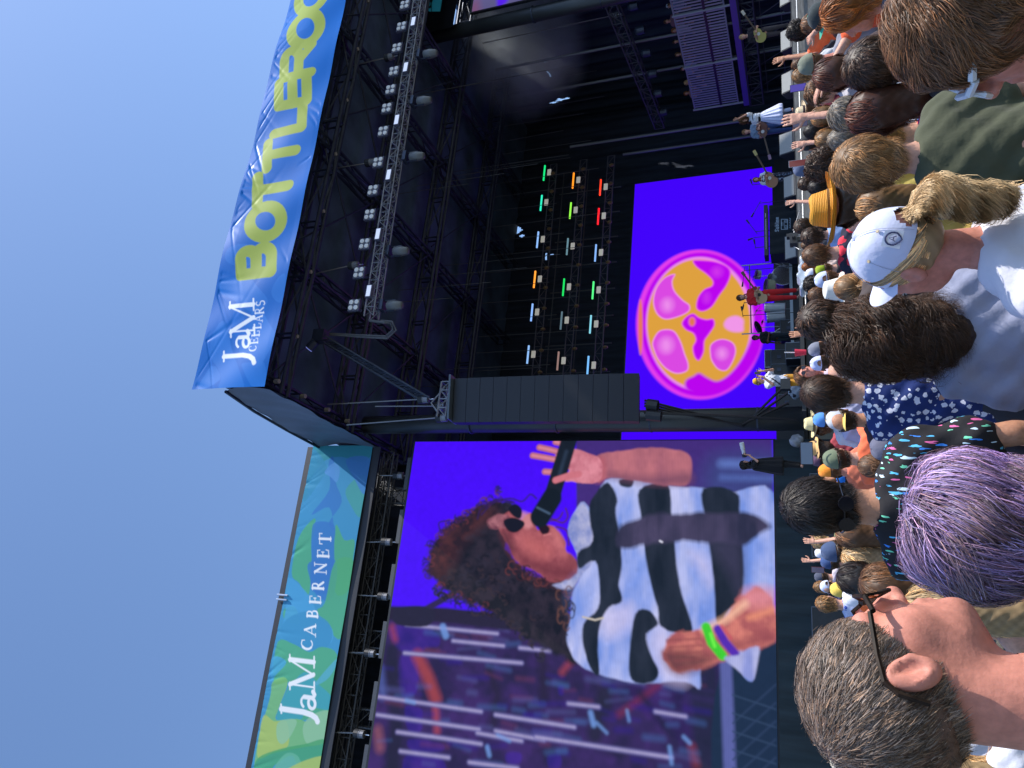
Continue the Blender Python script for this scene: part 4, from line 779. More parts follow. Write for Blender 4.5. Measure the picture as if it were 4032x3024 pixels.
def head_sd(Q, fine=True):
    skull = ell_sd(Q, (0, -.012, .035), (.076, .097, .088))
    d = smin(skull, ell_sd(Q, (0, .026, -.035), (.061, .067, .085)), .03)
    d = smin(d, ell_sd(Q, (0, .036, -.083), (.043, .048, .034)), .03); d = smin(d, cap_sd(Q, (0, .07, -.1), (0, .07, -.1), .021, .021), .02)
    d = smin(d, cap_sd(Q, (-.036, .076, .02), (.036, .076, .02), .014, .014), .015)
    for sx in (-1, 1):
        d = smin(d, cap_sd(Q, (sx*.038, .052, -.03), (sx*.038, .052, -.03), .026, .026), .03)
        d = smax(d, -cap_sd(Q, (sx*.032, .108, .001), (sx*.030, .102, .001), .017, .017), .014)
        d = smin(d, cap_sd(Q, (sx*.031, .077, .002), (sx*.031, .077, .002), .0125, .0125), .004)
        d = smin(d, ell_sd(Q, (sx*.083, -.008, -.006), (.013, .022, .034)), .007)
        d = smax(d, -ell_sd(Q, (sx*.099, -.004, -.001), (.0145, .0145, .024)), .003)
        d = smin(d, cap_sd(Q, (sx*.0885, -.011, .012), (sx*.0885, -.012, -.012), .0042, .0035), .003); d = smin(d, cap_sd(Q, (sx*.085, .0105, -.008), (sx*.084, .010, -.012), .0055, .0055), .004)
    d = smin(d, cap_sd(Q, (0, .09, .005), (0, .112, -.034), .009, .0135), .011); d = smin(d, cap_sd(Q, (-.012, .1, -.038), (.012, .1, -.038), .009, .009), .008)
    d = smin(d, cap_sd(Q, (-.018, .088, -.059), (.018, .088, -.059), .009, .009), .006); d = smin(d, cap_sd(Q, (-.014, .087, -.071), (.014, .087, -.071), .009, .009), .006)
    d = smax(d, -cap_sd(Q, (-.022, .099, -.0650), (.022, .099, -.0650), .0025, .0025), .004)
    return d
def hfr(pitch):                             # head frame: rotation about the neck
    M = rotx(pitch); piv = np.array([0, -.03, HZ-.09])
    off = np.array([0, 0, .09])+np.array([0, .03, 0])
    return M, piv, off
def to_head(P, pitch): M, piv, off = hfr(pitch); return ((P-piv)@M-off).astype(f32)
def from_head(Q, pitch): M, piv, off = hfr(pitch); return (Q+off)@M.T+piv
ARMS = {'down': ((.235, -.02, 1.10), (.235, .07, .86), (0, .1, -1)),
        'phone': ((.25, .16, 1.25), (.10, .30, 1.50), (-.1, .15, 1)),
        'high': ((.27, .12, 1.55), (.20, .26, 1.82), (0, .3, 1)),
        'reach': ((.26, .2, 1.42), (.24, .42, 1.60), (0, .8, .6)),
        'fore': ((.24, .06, 1.12), (.1, .28, 1.16), (-.5, .8, .1)),
        'point': ((.30, .14, 1.50), (.36, .40, 1.68), (.1, .9, .4))}
def body_parts(sex, arms, pitch):
    w = 1. if sex == 'm' else .86
    T = [('c', (-.135*w, -.01, 1.385), (.135*w, -.01, 1.385), .066*w, .066*w, .05), ('e', (0, 0, 1.235), (.165*w, .112, .20), 0, 0, .06), ('e', (0, -.01, 1.06), (.145*w, .105, .2), 0, 0, .06), ('e', (0, -.01, .93), (.165, .115, .14), 0, 0, .06),
         ('c', (-.09*w, -.03, 1.43), (.09*w, -.03, 1.43), .04, .04, .05)]
    if sex == 'f': T += [('e', (-.07, .085, 1.24), (.06, .05, .06), 0, 0, .04), ('e', (.07, .085, 1.24), (.06, .05, .06), 0, 0, .04)]
    A = []
    for sx, nm in ((-1, arms[0]), (1, arms[1])):
        e, wr, h = ARMS[nm]; sh = np.array([sx*.185*w, -.01, 1.375]); e = np.array([sx*e[0]*w, e[1], e[2]]); wr = np.array([sx*wr[0], wr[1], wr[2]]); h = np.array([sx*h[0], h[1], h[2]], float); h /= np.linalg.norm(h)
        A.append((sh, e, wr, h, sx, nm))
    return w, T, A
def ev(P, prims, d, grow=0):
    for t, a, b, ra, rb, k in prims:
        x = ell_sd(P, a, np.array(b)+grow) if t == 'e' else cap_sd(P, a, b, ra+grow, rb+grow); d = x if d is None else smin(d, x, k)
    return d
def hand_mesh(wr, h, sx, curl, res=.0045, side=None, nrm=None):
    h = h/np.linalg.norm(h); p = np.array([0, 1, 0.]) if nrm is None else np.array(nrm, float); p = p-h*(p@h); p /= np.linalg.norm(p); t = np.cross(h, p)*-sx
    if side is not None: t = np.array(side, float); t -= h*(t@h); t /= np.linalg.norm(t); p = np.cross(t, h)*sx
    pr = [('c', wr-h*.05, wr+h*.02, .026, .024, .02)]
    for o in (-.026, -.009, .009, .026): pr.append(('c', wr+h*.02+t*o*.6, wr+h*.085+t*o, .0145, .0125, .014))
    for o, L in ((-.03, .062), (-.0105, .077), (.0095, .082), (.029, .072)):
        q = wr+h*.088+t*o; dcur = h+t*o*2.2*(1-curl)
        for s_, r0, r1 in ((.45, .0088, .008), (.32, .008, .0074), (.25, .0074, .0062)):
            dcur = dcur/np.linalg.norm(dcur); q2_ = q+dcur*L*s_; pr.append(('c', q, q2_, r0, r1, .004)); q = q2_; dcur = dcur+p*curl*1.1
    q = wr+h*.02+t*.025
    for dd, L, r0, r1 in ((h*.5+t*.8+p*.2, .04, .013, .0105), (h*.8+t*.45+p*.3*curl, .032, .0105, .009), (h*.95+t*.1+p*.4*curl, .025, .009, .007)):
        dd = dd/np.linalg.norm(dd); pr.append(('c', q, q+dd*L, r0, r1, .006)); q = q+dd*L
    fn = lambda P: ev(P, pr, None); c = wr+h*.08
    return surf(fn, c-.15, c+.15, res)
MESH = {}
def joinm(L):
    V, F, n = [], [], 0
    for v, f in L: V.append(v); F.append(np.asarray(f)+n); n += len(v)
    return np.concatenate(V), np.concatenate(F)
skin = mat('skin', objcol=True, rough=.55, sss=.10, var=.14, bump=.09, bscale=160, spec=.3)
fabric = mat('fabric', objcol=True, rough=.9, bump=.5, bscale=18, var=.06, sheen=.1)
def body_mesh(sex, arms, pitch, res=.016, hres=.008):
    key = ('body', sex, arms, round(pitch, 2), res, hres)
    if key in MESH: return MESH[key]
    w, T, A = body_parts(sex, arms, pitch)
    legs = []
    for sx in (-1, 1): legs += [('c', (sx*.088, -.01, .88), (sx*.10, .01, .5), .085, .056, .03), ('c', (sx*.10, .01, .5), (sx*.105, -.02, .09), .054, .036, .02), ('e', (sx*.108, .04, .035), (.042, .12, .033), 0, 0, .03)]
    arms_ = []
    for sh, e, wr, h, sx, nm in A: arms_ += [('c', sh, e, .048*w, .038*w, .03), ('c', e, wr, .038*w, .026*w, .012)]
    neck = ('c', (0, -.035, 1.40), tuple(from_head(np.array([[0, -.02, -.04]]), pitch)[0]), .058*w, .056*w, .03)
    def fn(P):
        d = ev(P, T+legs+arms_+[neck], None); m_ = P[:, 2] > 1.38
        if m_.any(): d[m_] = smin(d[m_], head_sd(to_head(P[m_], pitch)), .02)
        return d
    hi = 2.0 if any(a in ('high', 'point', 'reach') for a in arms) else 1.86
    yr = .55 if arms != ('down', 'down') else .2
    L = [surf(fn, (-.52, -.2, -.02), (.52, yr, 1.36), res)] if False else []
    V, F = surf(fn, (-.48, -.2, -.02), (.48, yr, hi), res)
    if hres < res:                          # finer head: replace what lies inside the head box
        hc = from_head(np.array([[0, 0, 0.]]), pitch)[0]
        V2, F2 = surf(lambda P: smin(head_sd(to_head(P, pitch)), ev(P, [neck], None), .02)+.0006, hc-np.array([.12, .15, .16]), hc+np.array([.12, .16, .15]), hres)
        L.append((V2, F2))
        keep = ~((np.abs(V-hc) < [.105, .135, .13]).all(1))
        F = F[keep[F].all(1)]
    L.append((V, F))
    for sh, e, wr, h, sx, nm in A:
        if nm != 'down': L.append(hand_mesh(wr, h, sx, .75 if nm in ('phone', 'fore') else .25, .006))
        else: L.append(hand_mesh(wr, h, sx, .3, .012))
    V, F = joinm(L); used = np.unique(F); mp = np.full(len(V), -1); mp[used] = np.arange(len(used)); V = V[used]; F = mp[F]
    me = npmesh('body', V, F); me.materials.append(skin); MESH[key] = me; return me
def shirt_mesh(sex, arms, style, res=.014, seed=1):
    key = ('shirt', sex, arms, style, res)
    if key in MESH: return MESH[key]
    w, T, A = body_parts(sex, arms, 0); sl = []
    for sh, e, wr, h, sx, nm in A:
        if style == 'tank': continue
        if style == 'long': sl += [('c', sh, e, .055*w, .047*w, .04), ('c', e, wr-h*.02, .047*w, .036*w, .02)]
        else: sl += [('c', sh, sh+(e-sh)*.62, .053*w, .060*w, .04)]
    rs = np.random.default_rng(seed); ph = rs.uniform(0, 6, 12)
    def fn(P):
        d = ev(P, T+sl, None, .013)
        x, y, z = P[:, 0], P[:, 1], P[:, 2]
        d = d-.006*np.sin(z*26+x*9+ph[0])*np.sin(x*17+ph[1])-.005*np.sin(x*38+z*21+ph[2])*np.clip((1.42-z)*3, 0, 1)-.0035*np.sin((x+z)*60+y*40+ph[3])-.004*np.sin((z-x)*45+ph[4])
        if style != 'tank': d = smin(d, cap_sd(P, (0, -.038, 1.37), (0, -.036, 1.448), .072, .067), .03)
        d = smax(d, -ell_sd(P, (0, -.02 if style != 'tank' else .02, 1.53 if style != 'tank' else 1.50), (.074 if style != 'tank' else .11, .085, .085 if style != 'tank' else .16)), .006)
        if style == 'tank': d = smax(d, np.abs(x)-.15*w, .01); d = smax(d, z-1.39, .01)
        return smax(d, .88-z, .01)
    yr = .5 if arms != ('down', 'down') else .2
    V, F = surf(fn, (-.46, -.2, .84), (.46, yr, 1.95 if 'high' in arms or 'point' in arms else 1.7), res)
    me = npmesh('shirt', V, F); me.materials.append(fabric); MESH[key] = me; return me
def trouser_mesh():
    if 'tr' in MESH: return MESH['tr']
    pr = [('e', (0, -.01, .95), (.175, .128, .13), 0, 0, .04)]
    for sx in (-1, 1): pr += [('c', (sx*.088, -.01, .88), (sx*.10, .01, .5), .1, .075, .03), ('c', (sx*.10, .01, .5), (sx*.105, -.02, .12), .072, .06, .03)]
    V, F = surf(lambda P: smax(smax(ev(P, pr, None), P[:, 2]-1.0, .01), .08-P[:, 2], .01), (-.3, -.25, .05), (.3, .25, 1.05), .02)
    me = npmesh('trousers', V, F); me.materials.append(fabric); MESH['tr'] = me; return me
# ---- hair: a mass on the skull plus many thin locks that follow it ----
hairm = bpy.data.materials.new('hair'); hairm.use_nodes = True; t = hairm.node_tree; b = t.nodes['Principled BSDF']; b.inputs['Roughness'].default_value = .5; b.inputs['Specular IOR Level'].default_value = .4
b.inputs['Anisotropic'].default_value = .3
oi = t.nodes.new('ShaderNodeObjectInfo'); at_ = t.nodes.new('ShaderNodeAttribute'); at_.attribute_name = 'lock'; vm = t.nodes.new('ShaderNodeVectorMath'); vm.operation = 'MULTIPLY'
t.links.new(oi.outputs['Color'], vm.inputs[0]); t.links.new(at_.outputs['Color'], vm.inputs[1]); t.links.new(vm.outputs[0], b.inputs['Base Color'])
#            mass  length  lift  curl  freq  gravity
KIND = {'buzz': (.004, .016, .35, 0, 0, .0), 'short': (.014, .05, .14, .002, 30, .15), 'wavy': (.022, .085, .14, .006, 60, .2), 'curly': (.034, .12, .4, .014, 90, .2),
        'long': (.016, .42, .06, .003, 12, .9), 'longwavy': (.028, .40, .12, .011, 32, .7), 'bigcurl': (.056, .25, .34, .036, 74, .5), 'tied': (.008, .12, .03, .001, 9, .0), 'medium': (.020, .17, .10, .004, 20, .6),
        'crop': (.006, .017, .2, .0005, 40, .02), 'bigwave': (.044, .40, .2, .034, 27, .6)}
def hair_mesh(kind, pitch=0, n=900, width=.005, seed=0, tail=None, res=.012, tips=None, segs=9, under=False, mixc=None):
    key = ('hair', kind, round(pitch, 2), n, seed, tail, under, mixc)
    if key in MESH: return MESH[key]
    segs = {'bigwave': 18, 'bigcurl': 18, 'longwavy': 15, 'curly': 12, 'long': 12}.get(kind, segs)
    mass, Ln, lift, curl, freq, grav = KIND[kind]; rs = np.random.default_rng(seed+17)
    def scalp(Q): return ell_sd(Q, (0, -.012, .035), (.077, .098, .089))
    nape = -.032 if kind == 'crop' else -.052 if kind in ('buzz', 'short', 'tied', 'crop') else -.09
    def face(Q): return smin(ell_sd(Q, (0, .115, -.04), (.088, .085, .118)), smin(ell_sd(Q, (.085, .004, -.03), (.03, .026, .045)), ell_sd(Q, (-.085, .004, -.03), (.03, .026, .045)), .01), .02)
    def massf(Q, m=mass):
        m = min(m, .022); lump = .25*m*np.sin(Q[:, 0]*70+seed)*np.sin(Q[:, 1]*63)*np.sin(Q[:, 2]*57+seed)+.25*m*np.sin(Q[:, 0]*150+Q[:, 2]*120)*np.sin(Q[:, 1]*140); m = mass
        d = ell_sd(Q, (0, -.016, .036), (.077+m*.8, .098+m*.85, .089+m))
        if kind in ('long', 'longwavy', 'bigcurl', 'medium', 'bigwave'):
            bot = {'bigwave': -.3, 'long': -.30, 'longwavy': -.28, 'bigcurl': -.20, 'medium': -.12}[kind]; g = m*.6
            d = smin(d, cap_sd(Q, (0, -.055, 0), (0, -.085, bot), .075+g, .06+g), .05)
        else: d = smin(d, cap_sd(Q, (0, -.045, -.02), (0, -.05, nape+.03), .062+m*.4, .05+m*.3), .03)
        d = smax(d, -(face(Q)+m*.15), .012)
        if kind in ('buzz', 'short', 'tied', 'wavy', 'curly', 'crop'): d = smax(d, nape-Q[:, 2], .01)
        if under: d = smax(d, Q[:, 2]-.048-Q[:, 1]*.25, .01)
        return d-lump*.6
    V, F = surf(lambda P: massf(P), (-.24, -.28, -.45), (.24, .2, .24), res)
    col = np.ones((len(V), 4), f32); col[:, :3] = (.62*(1+.25*np.sin(V[:, 0]*160)*np.sin(V[:, 1]*140+V[:, 2]*150)))[:, None]
    if kind == 'crop': col[:, :3] *= np.array([1.9, 1.35, 1.15])
    # obstacle the locks lie on
    def obst(Q): return smin(smin(scalp(Q), cap_sd(Q, (0, -.025, -.05), (0, -.035, -.2), .058, .065), .02), smin(cap_sd(Q, (-.15, 0, -.26), (.15, 0, -.26), .075, .075), ell_sd(Q, (0, .02, -.42), (.18, .12, .22)), .03), .03)
    r0 = rs.normal(size=(n*4, 3)); r0 /= np.linalg.norm(r0, axis=1)[:, None]; r0 = r0*[.077, .098, .089]+[0, -.012, .035]; r0 = r0.astype(f32)
    if kind in ('short', 'crop', 'buzz') and not under:
        r0 = V[rs.integers(0, len(V), n)]+rs.normal(0, .004, (n, 3)); r0 = (r0-(np.array([0, -.012, .035])))*.985+np.array([0, -.012, .035]); r0 = r0.astype(f32)
    else: ok = None
    ok = np.ones(len(r0), bool) if kind in ('short', 'crop', 'buzz') and not under else (face(r0) > .004) & (r0[:, 2] > (nape if kind != 'tied' else -.05)) & ((r0[:, 2] > -.02) | (r0[:, 1] < -.02))
    if under: ok &= r0[:, 2] < .05+r0[:, 1]*.25
    r0 = r0[ok][:n]; n = len(r0); p = r0.copy(); nr = (p-[0, -.012, .035])/np.array([.077, .098, .089])**2; nr /= np.linalg.norm(nr, axis=1)[:, None]
    wh = np.array([.01, -.07, .115]) if kind in ('short', 'crop', 'buzz', 'wavy') else np.array([.01, .035, .12]) if kind != 'tied' else np.array([0, .12, .1]); fl = p-wh; fl -= nr*(fl*nr).sum(1)[:, None]; fl /= np.linalg.norm(fl, axis=1)[:, None]+1e-6
    if kind == 'tied': fl = np.array([0, -.105, -.005])-p; fl /= np.linalg.norm(fl, axis=1)[:, None]
    clump = np.round(r0*28)/28; cph = (clump@np.array([91., 57., 73.])) % 6.28; cn = np.stack([np.sin(cph*3), np.cos(cph*5), np.sin(cph*7)], -1)
    d = fl*(1-lift*.6)+nr*lift+rs.normal(0, .10+lift*.25, (n, 3))+cn*(.22 if kind != 'crop' else .05)+rs.normal(0, .8, (n, 3))*np.exp(-((p-wh)**2).sum(1)/.0009)[:, None]; d /= np.linalg.norm(d, axis=1)[:, None]
    L = Ln*rs.uniform(.65, 1.15, n); lay = mass*rs.uniform(.3, 1.1, n)+.002; ph = rs.uniform(0, 6.28, n); st = (L/(segs-1))[:, None]
    ph = cph+rs.normal(0, .5, n)
    PT = [p.copy()]; NR = []
    def grad(Q, f_):
        e = .002; g = np.stack([f_(Q+np.eye(3, dtype=f32)[i]*e)-f_(Q-np.eye(3, dtype=f32)[i]*e) for i in range(3)], -1); return g/(np.linalg.norm(g, axis=1)[:, None]+1e-9)
    for k in range(segs-1):
        g = grad(p, obst); NR.append(g)
        if kind == 'tied': d = (np.array([0, -.112, -.005])-p); d /= np.linalg.norm(d, axis=1)[:, None]+1e-6; st = np.full((n, 1), .022)
        p = (p+d*st).astype(f32); o = obst(p); push = np.where(o < lay, np.clip(lay-o, 0, .03), -np.clip(o-lay-.006, 0, .05)*.75); p = (p+g*push[:, None]).astype(f32)
        if kind in ('long', 'longwavy', 'bigcurl', 'medium', 'curly', 'wavy', 'bigwave'):
            ff = face(p); inside = np.clip(.006-ff, 0, .03); p[:, 0] += np.sign(p[:, 0]+1e-6)*inside*1.0; p[:, 1] -= inside*.8
        d = d*(1-.25*min(1, grav+.2))+np.array([0, 0, -1])*grav*.35+rs.normal(0, .05+lift*.12, (n, 3))+cn*(.10 if kind != 'crop' else .02); d -= g*(d*g).sum(1)[:, None]*.7; d /= np.linalg.norm(d, axis=1)[:, None]
        PT.append(p.copy())
    NR.append(NR[-1]); PT = np.stack(PT, 1); NR = np.stack(NR, 1)
    cf = {'short': .25, 'crop': .12, 'buzz': 0, 'tied': .25, 'wavy': .5, 'curly': .5, 'bigcurl': .62, 'longwavy': .5, 'bigwave': .5, 'long': .35, 'medium': .4}[kind]
    _, cid = np.unique(np.round(r0*(34 if kind not in ('bigcurl', 'bigwave') else 26)+rs.normal(0, .12, r0.shape)), axis=0, return_inverse=True); cid = cid.ravel(); cm_ = np.zeros((cid.max()+1, segs, 3)); np.add.at(cm_, cid, PT); cm_ /= np.bincount(cid)[:, None, None]
    PT = PT+(cm_[cid]-PT)*cf*(np.linspace(0, 1, segs)**.8)[None, :, None]
    cph = cph+cid*2.4; ph = cid*2.4+rs.normal(0, .25, n)
    sarr = np.linspace(0, 1, segs)[None, :, None]*L[:, None, None]
    T = np.gradient(PT, axis=1); T /= np.linalg.norm(T, axis=2)[..., None]+1e-9; S1 = np.cross(T, NR); S1 /= np.linalg.norm(S1, axis=2)[..., None]+1e-9
    amp = curl*np.clip(sarr/.04, 0, 1)
    PT = PT+S1*amp*np.sin(sarr*freq+ph[:, None, None])+NR*amp*.7*(1+np.cos(sarr*freq+ph[:, None, None]))
    wd = width*(1-.75*np.linspace(0, 1, segs)**2)[None, :, None]*rs.uniform(.6, 1.3, (n, 1, 1))
    tw = rs.normal(0, .35, (n, 1, 1)); SS = S1*np.cos(tw)+NR*np.sin(tw)
    A = PT-SS*wd/2; B = PT+SS*wd/2; RV = np.stack([A, B], 2).reshape(-1, 3)
    i = (np.arange(n)[:, None]*segs+np.arange(segs-1)[None])*2; RF = np.stack([i, i+1, i+3, i+2], -1).reshape(-1, 4)
    lc = rs.uniform(.5, 1.7, n)**1.3*(1+.4*np.sin(cph)); LC = np.ones((n, segs, 2, 4), f32); LC[..., :3] = lc[:, None, None, None]*np.array([1, 1, 1.])
    warm = (rs.random(n) < .35)[:, None, None, None]; LC[..., :3] *= np.where(warm, np.array([1.35, 1.1, .85]), 1)
    if mixc is not None: pick = (np.sin(cph*2.3)+rs.normal(0, .5, n) > .15)[:, None, None, None]; LC[..., :3] *= np.where(pick, np.array(mixc), 1)
    if tips: LC[..., :3] *= (1-np.linspace(0, 1, segs)[None, :, None, None])+np.array(tips)[None, None, None]*np.linspace(0, 1, segs)[None, :, None, None]
    if kind in ('buzz', 'short'): LC[..., :3] *= (.7+.5*np.linspace(0, 1, segs))[None, :, None, None]
    parts = [(V, F), (RV, RF)]; cols = [col, LC.reshape(-1, 4)]
    if tail:                                # pony tail or bun behind the head
        (tl, tr_, tc_), tz = tail[:3], (tail[3] if len(tail) > 3 else 0.); m2 = n if tl > .1 else n//3; sg = segs*2; u_ = np.linspace(0, 1, sg)
        ang = rs.uniform(0, 6.28, m2); rad = tr_*np.sqrt(rs.uniform(.1, 1, m2)); prof_ = np.interp(u_, [0, .12, .35, .8, 1], [.35, .8, 1, .8, .35])
        if tl > .1: cx_ = np.stack([0*u_+.012*np.sin(u_*7), -.115-.055*np.sin(np.clip(u_*4, 0, 1.57))-.02*u_, tz+.015*np.sin(u_*5)-tl*u_**1.3], -1)
        else: cx_ = np.stack([0*u_, -.115-.05*u_, .02*np.sin(u_*3)], -1)
        clk = np.round(ang*3)*2.1+np.round(rad*110)*1.7; pp = (clk+rs.normal(0, .35, m2))[:, None]; s2 = (u_*tl)[None]
        if tl > .1: X_ = rad[:, None]*np.cos(ang)[:, None]*prof_+tc_*np.sin(s2*85+pp); Y_ = rad[:, None]*np.sin(ang)[:, None]*prof_*.8+tc_*.8*np.cos(s2*85+pp)
        else: X_ = tr_*np.sin(u_[None]*5+pp*3)*np.cos(ang)[:, None]; Y_ = -tr_*.3+tr_*.6*np.cos(u_[None]*5+pp); cx_[:, 2] += 0
        PT = np.stack([cx_[None, :, 0]+X_, cx_[None, :, 1]+Y_, cx_[None, :, 2]+(tr_*np.sin(u_[None]*5+pp*3)*np.sin(ang)[:, None] if tl <= .1 else 0*X_)], -1); PT += np.cumsum(rs.normal(0, .0018, PT.shape), 1); PT[:, 0] = PT[:, 0]*0+cx_[0]+rs.normal(0, .008, (m2, 3)); segs = sg; pp = pp[:, :, None]
        sd_ = np.array([1, 0, 0.])*np.cos(pp)+np.array([0, 0, 1.])*np.sin(pp)*.5; A = PT-sd_*width*.4; B = PT+sd_*width*.4; RV = np.stack([A, B], 2).reshape(-1, 3)
        i = (np.arange(m2)[:, None]*segs+np.arange(segs-1)[None])*2; RF = np.stack([i, i+1, i+3, i+2], -1).reshape(-1, 4); parts.append((RV, RF)); LC = np.ones((m2, segs, 2, 4), f32); LC[..., :3] = rs.uniform(.7, 1.7, m2)[:, None, None, None]; cols.append(LC.reshape(-1, 4))
        if tl < .1 or True: 
            V3, F3 = surf(lambda P: ell_sd(P, (0, -.15 if tl > .1 else -.13, .0-.45*max(0, tl-.05)), (tr_*.7, tr_*.6, tr_*.8 if tl < .1 else tl*.45))+.004*np.sin(P[:, 0]*150)*np.sin(P[:, 2]*130), (-.12, -.28, -.36), (.12, 0, .12), .01); parts.append((V3, F3)); c3_ = np.full((len(V3), 4), .75, f32); cols.append(c3_)
    V, F = joinm(parts); V = from_head(V, pitch)
    me = npmesh('hair', V, F); ca = me.color_attributes.new('lock', 'FLOAT_COLOR', 'POINT'); ca.data.foreach_set('color', np.concatenate(cols).astype(f32).ravel()); me.materials.append(hairm); MESH[key] = me; return me
# ---- hats ----
def grid_mesh(name, fn, nu, nv, m, keep=None, wrap=True):
    u, v = np.meshgrid(np.linspace(0, 1, nu), np.linspace(0, 1, nv)); V = fn(u, v).reshape(-1, 3); i = np.arange(nu*nv).reshape(nv, nu); F = np.stack([i[:-1, :-1], i[:-1, 1:], i[1:, 1:], i[1:, :-1]], -1).reshape(-1, 4)
    if keep is not None: F = F[keep(V[F].mean(1))]
    me = npmesh(name, V, F); me.materials.append(m); return me
strawm = bpy.data.materials.new('straw'); strawm.use_nodes = True; t = strawm.node_tree; b = t.nodes['Principled BSDF']; b.inputs['Roughness'].default_value = .7
wv = t.nodes.new('ShaderNodeTexWave'); wv.inputs['Scale'].default_value = 38; wv.bands_direction = 'Z'; wv.inputs['Distortion'].default_value = 2.5; oi = t.nodes.new('ShaderNodeObjectInfo'); tcn = t.nodes.new('ShaderNodeTexCoord'); t.links.new(tcn.outputs['Object'], wv.inputs[0])
mr = t.nodes.new('ShaderNodeMapRange'); mr.inputs[3].default_value = .72; mr.inputs[4].default_value = 1.15; t.links.new(wv.outputs['Fac'], mr.inputs[0]); vm = t.nodes.new('ShaderNodeVectorMath'); vm.operation = 'SCALE'; t.links.new(oi.outputs['Color'], vm.inputs[0]); t.links.new(mr.outputs[0], vm.inputs['Scale']); t.links.new(vm.outputs[0], b.inputs['Base Color'])
bp = t.nodes.new('ShaderNodeBump'); bp.inputs['Strength'].default_value = .6; bp.inputs['Distance'].default_value = .004; t.links.new(wv.outputs['Fac'], bp.inputs['Height']); t.links.new(bp.outputs[0], b.inputs['Normal'])
def cap_parts(back=True):
    k = ('cap', back)
    if k in MESH: return MESH[k]
    def dome(u, v):
        th = u*2*math.pi; ph = v*math.pi/2; r = np.cos(ph)**.75; z = .028+.107*np.sin(ph)**1.05
        seam = 1-.012*np.exp(-((((th/(math.pi/3)) % 1)-.5)/.06)**2)+.012*np.sin(th*5+v*4)*(1-v)
        return np.stack([.087*r*np.sin(th)*seam, (-.012+.108*r*np.cos(th)*seam), z+.004*np.sin(th*3)], -1)
    kp = (lambda c: ~((c[:, 1] < -.05) & (((c[:, 0]/.036)**2+((c[:, 2]-.028)/.048)**2) < 1) & (c[:, 2] > .036))) if back else None
    m1 = grid_mesh('cap_crown', dome, 73, 25, fabric, kp)
    def brim(u, v):
        a = (u-.5)*2; x = a*.078; y0 = -.012+.108*np.sqrt(np.clip(1-(x/.087)**2, 0, 1)); y = y0-.004+v*(.078*np.sqrt(np.clip(1-a**2*.85, 0, 1))); z = .034-.020*a*a-.012*v
        return np.stack([x, y, z], -1)
    MESH[k] = (m1, grid_mesh('brim', brim, 21, 8, fabric)); 
    bb = MB().lathe((0, -.012, .134), (0, 0, 1), [(0, .007), (.004, .006), (.006, .002)], 10); me = bpy.data.meshes.new('button'); me.from_pydata(np.concatenate(bb.v).tolist(), [], bb.f); me.materials.append(fabric); MESH['button'] = me
    return MESH[k]
def hat_mesh(kind):
    k = ('hat', kind)
    if k in MESH: return MESH[k]
    prof = {'bucket': [(.142, 0), (.145, .05), (.135, .075), (.06, .094), (.03, .1), (.015, .12), (.004, .15)], 'fedora': [(.135, .0), (.15, .03), (.158, .055), (.14, .07), (.09, .084), (.048, .094), (.042, .12), (.045, .15), (.055, .165)],
            'straw': [(.165, .0), (.172, .04), (.170, .07), (.155, .09), (.095, .105), (.045, .118), (.040, .14), (.034, .175), (.040, .2), (.052, .212)]}[kind]
    prof = np.array(prof[::-1] if False else prof); tt = np.linspace(0, 1, len(prof))
    def fn(u, v):
        th = u*2*math.pi; z = np.interp(v, tt, prof[:, 0]); r = np.interp(v, tt, prof[:, 1]); ed = np.clip((v-.6)/.4, 0, 1)
        z = z+ed*(.03*np.abs(np.sin(th))**2 if kind != 'bucket' else -.006*np.sin(th*4)); dent = .018*np.exp(-((np.sin(th)*r/.03)**2))*(1-np.clip(v*3, 0, 1)) if kind != 'bucket' else 0
        return np.stack([r*.93*np.sin(th), -.01+r*1.1*np.cos(th)+0*v, z-dent], -1)
    m1 = grid_mesh('hat', fn, 49, 40, strawm if kind != 'bucket' else fabric)
    bd = None
    if kind != 'bucket':
        z0, r0 = (.094, .0955) if kind == 'fedora' else (.093, .112)
        bd = grid_mesh('hat_band', lambda u, v: np.stack([(r0+.001)*.93*np.sin(u*2*math.pi), -.01+(r0+.001)*1.1*np.cos(u*2*math.pi), z0-.044+.03*v], -1), 41, 4, fabric)
    MESH[k] = (m1, bd); return MESH[k]
def shades_mesh():
    if 'sh' in MESH: return MESH['sh']
    b = MB()
    for sx in (-1, 1):
        b.lathe((sx*.033, .108, .0), (sx*.12, 1, 0), [(0, .024), (.004, .023)], 14); b.tube([(sx*.056, .102, .006), (sx*.078, .06, .006), (sx*.086, .0, .002), (sx*.084, -.03, -.018)], .0028, 5)
    b.tube([(-.012, .114, .006), (.012, .114, .006)], .003, 5)
    V = np.concatenate(b.v); me = bpy.data.meshes.new('sunglasses'); me.from_pydata(V.tolist(), [], b.f); me.materials.append(mat('dark_lens', (.01, .01, .014), .12)); MESH['sh'] = me; return me
def child(name, me, par, col, mtx=None, m=None):
    o = bpy.data.objects.new(name, me); C.objects.link(o); o.parent = par; o.color = (*lin(col), 1)
    if m is not None: o.material_slots[0].link = 'OBJECT'; o.material_slots[0].material = m
    if mtx is not None: o.matrix_local = mtx
    return o
def headmtx(pitch, extra=None):
    M, piv, off = hfr(pitch); H = Matrix.Translation(Vector(piv)) @ Matrix([list(M[i]) for i in range(3)]).to_4x4() @ Matrix.Translation(Vector(off))
    return H @ extra if extra is not None else H
FAIR, TAN, RED, BRN, DEEP = (202, 152, 130), (182, 130, 102), (200, 132, 114), (150, 98, 70), (96, 62, 46)
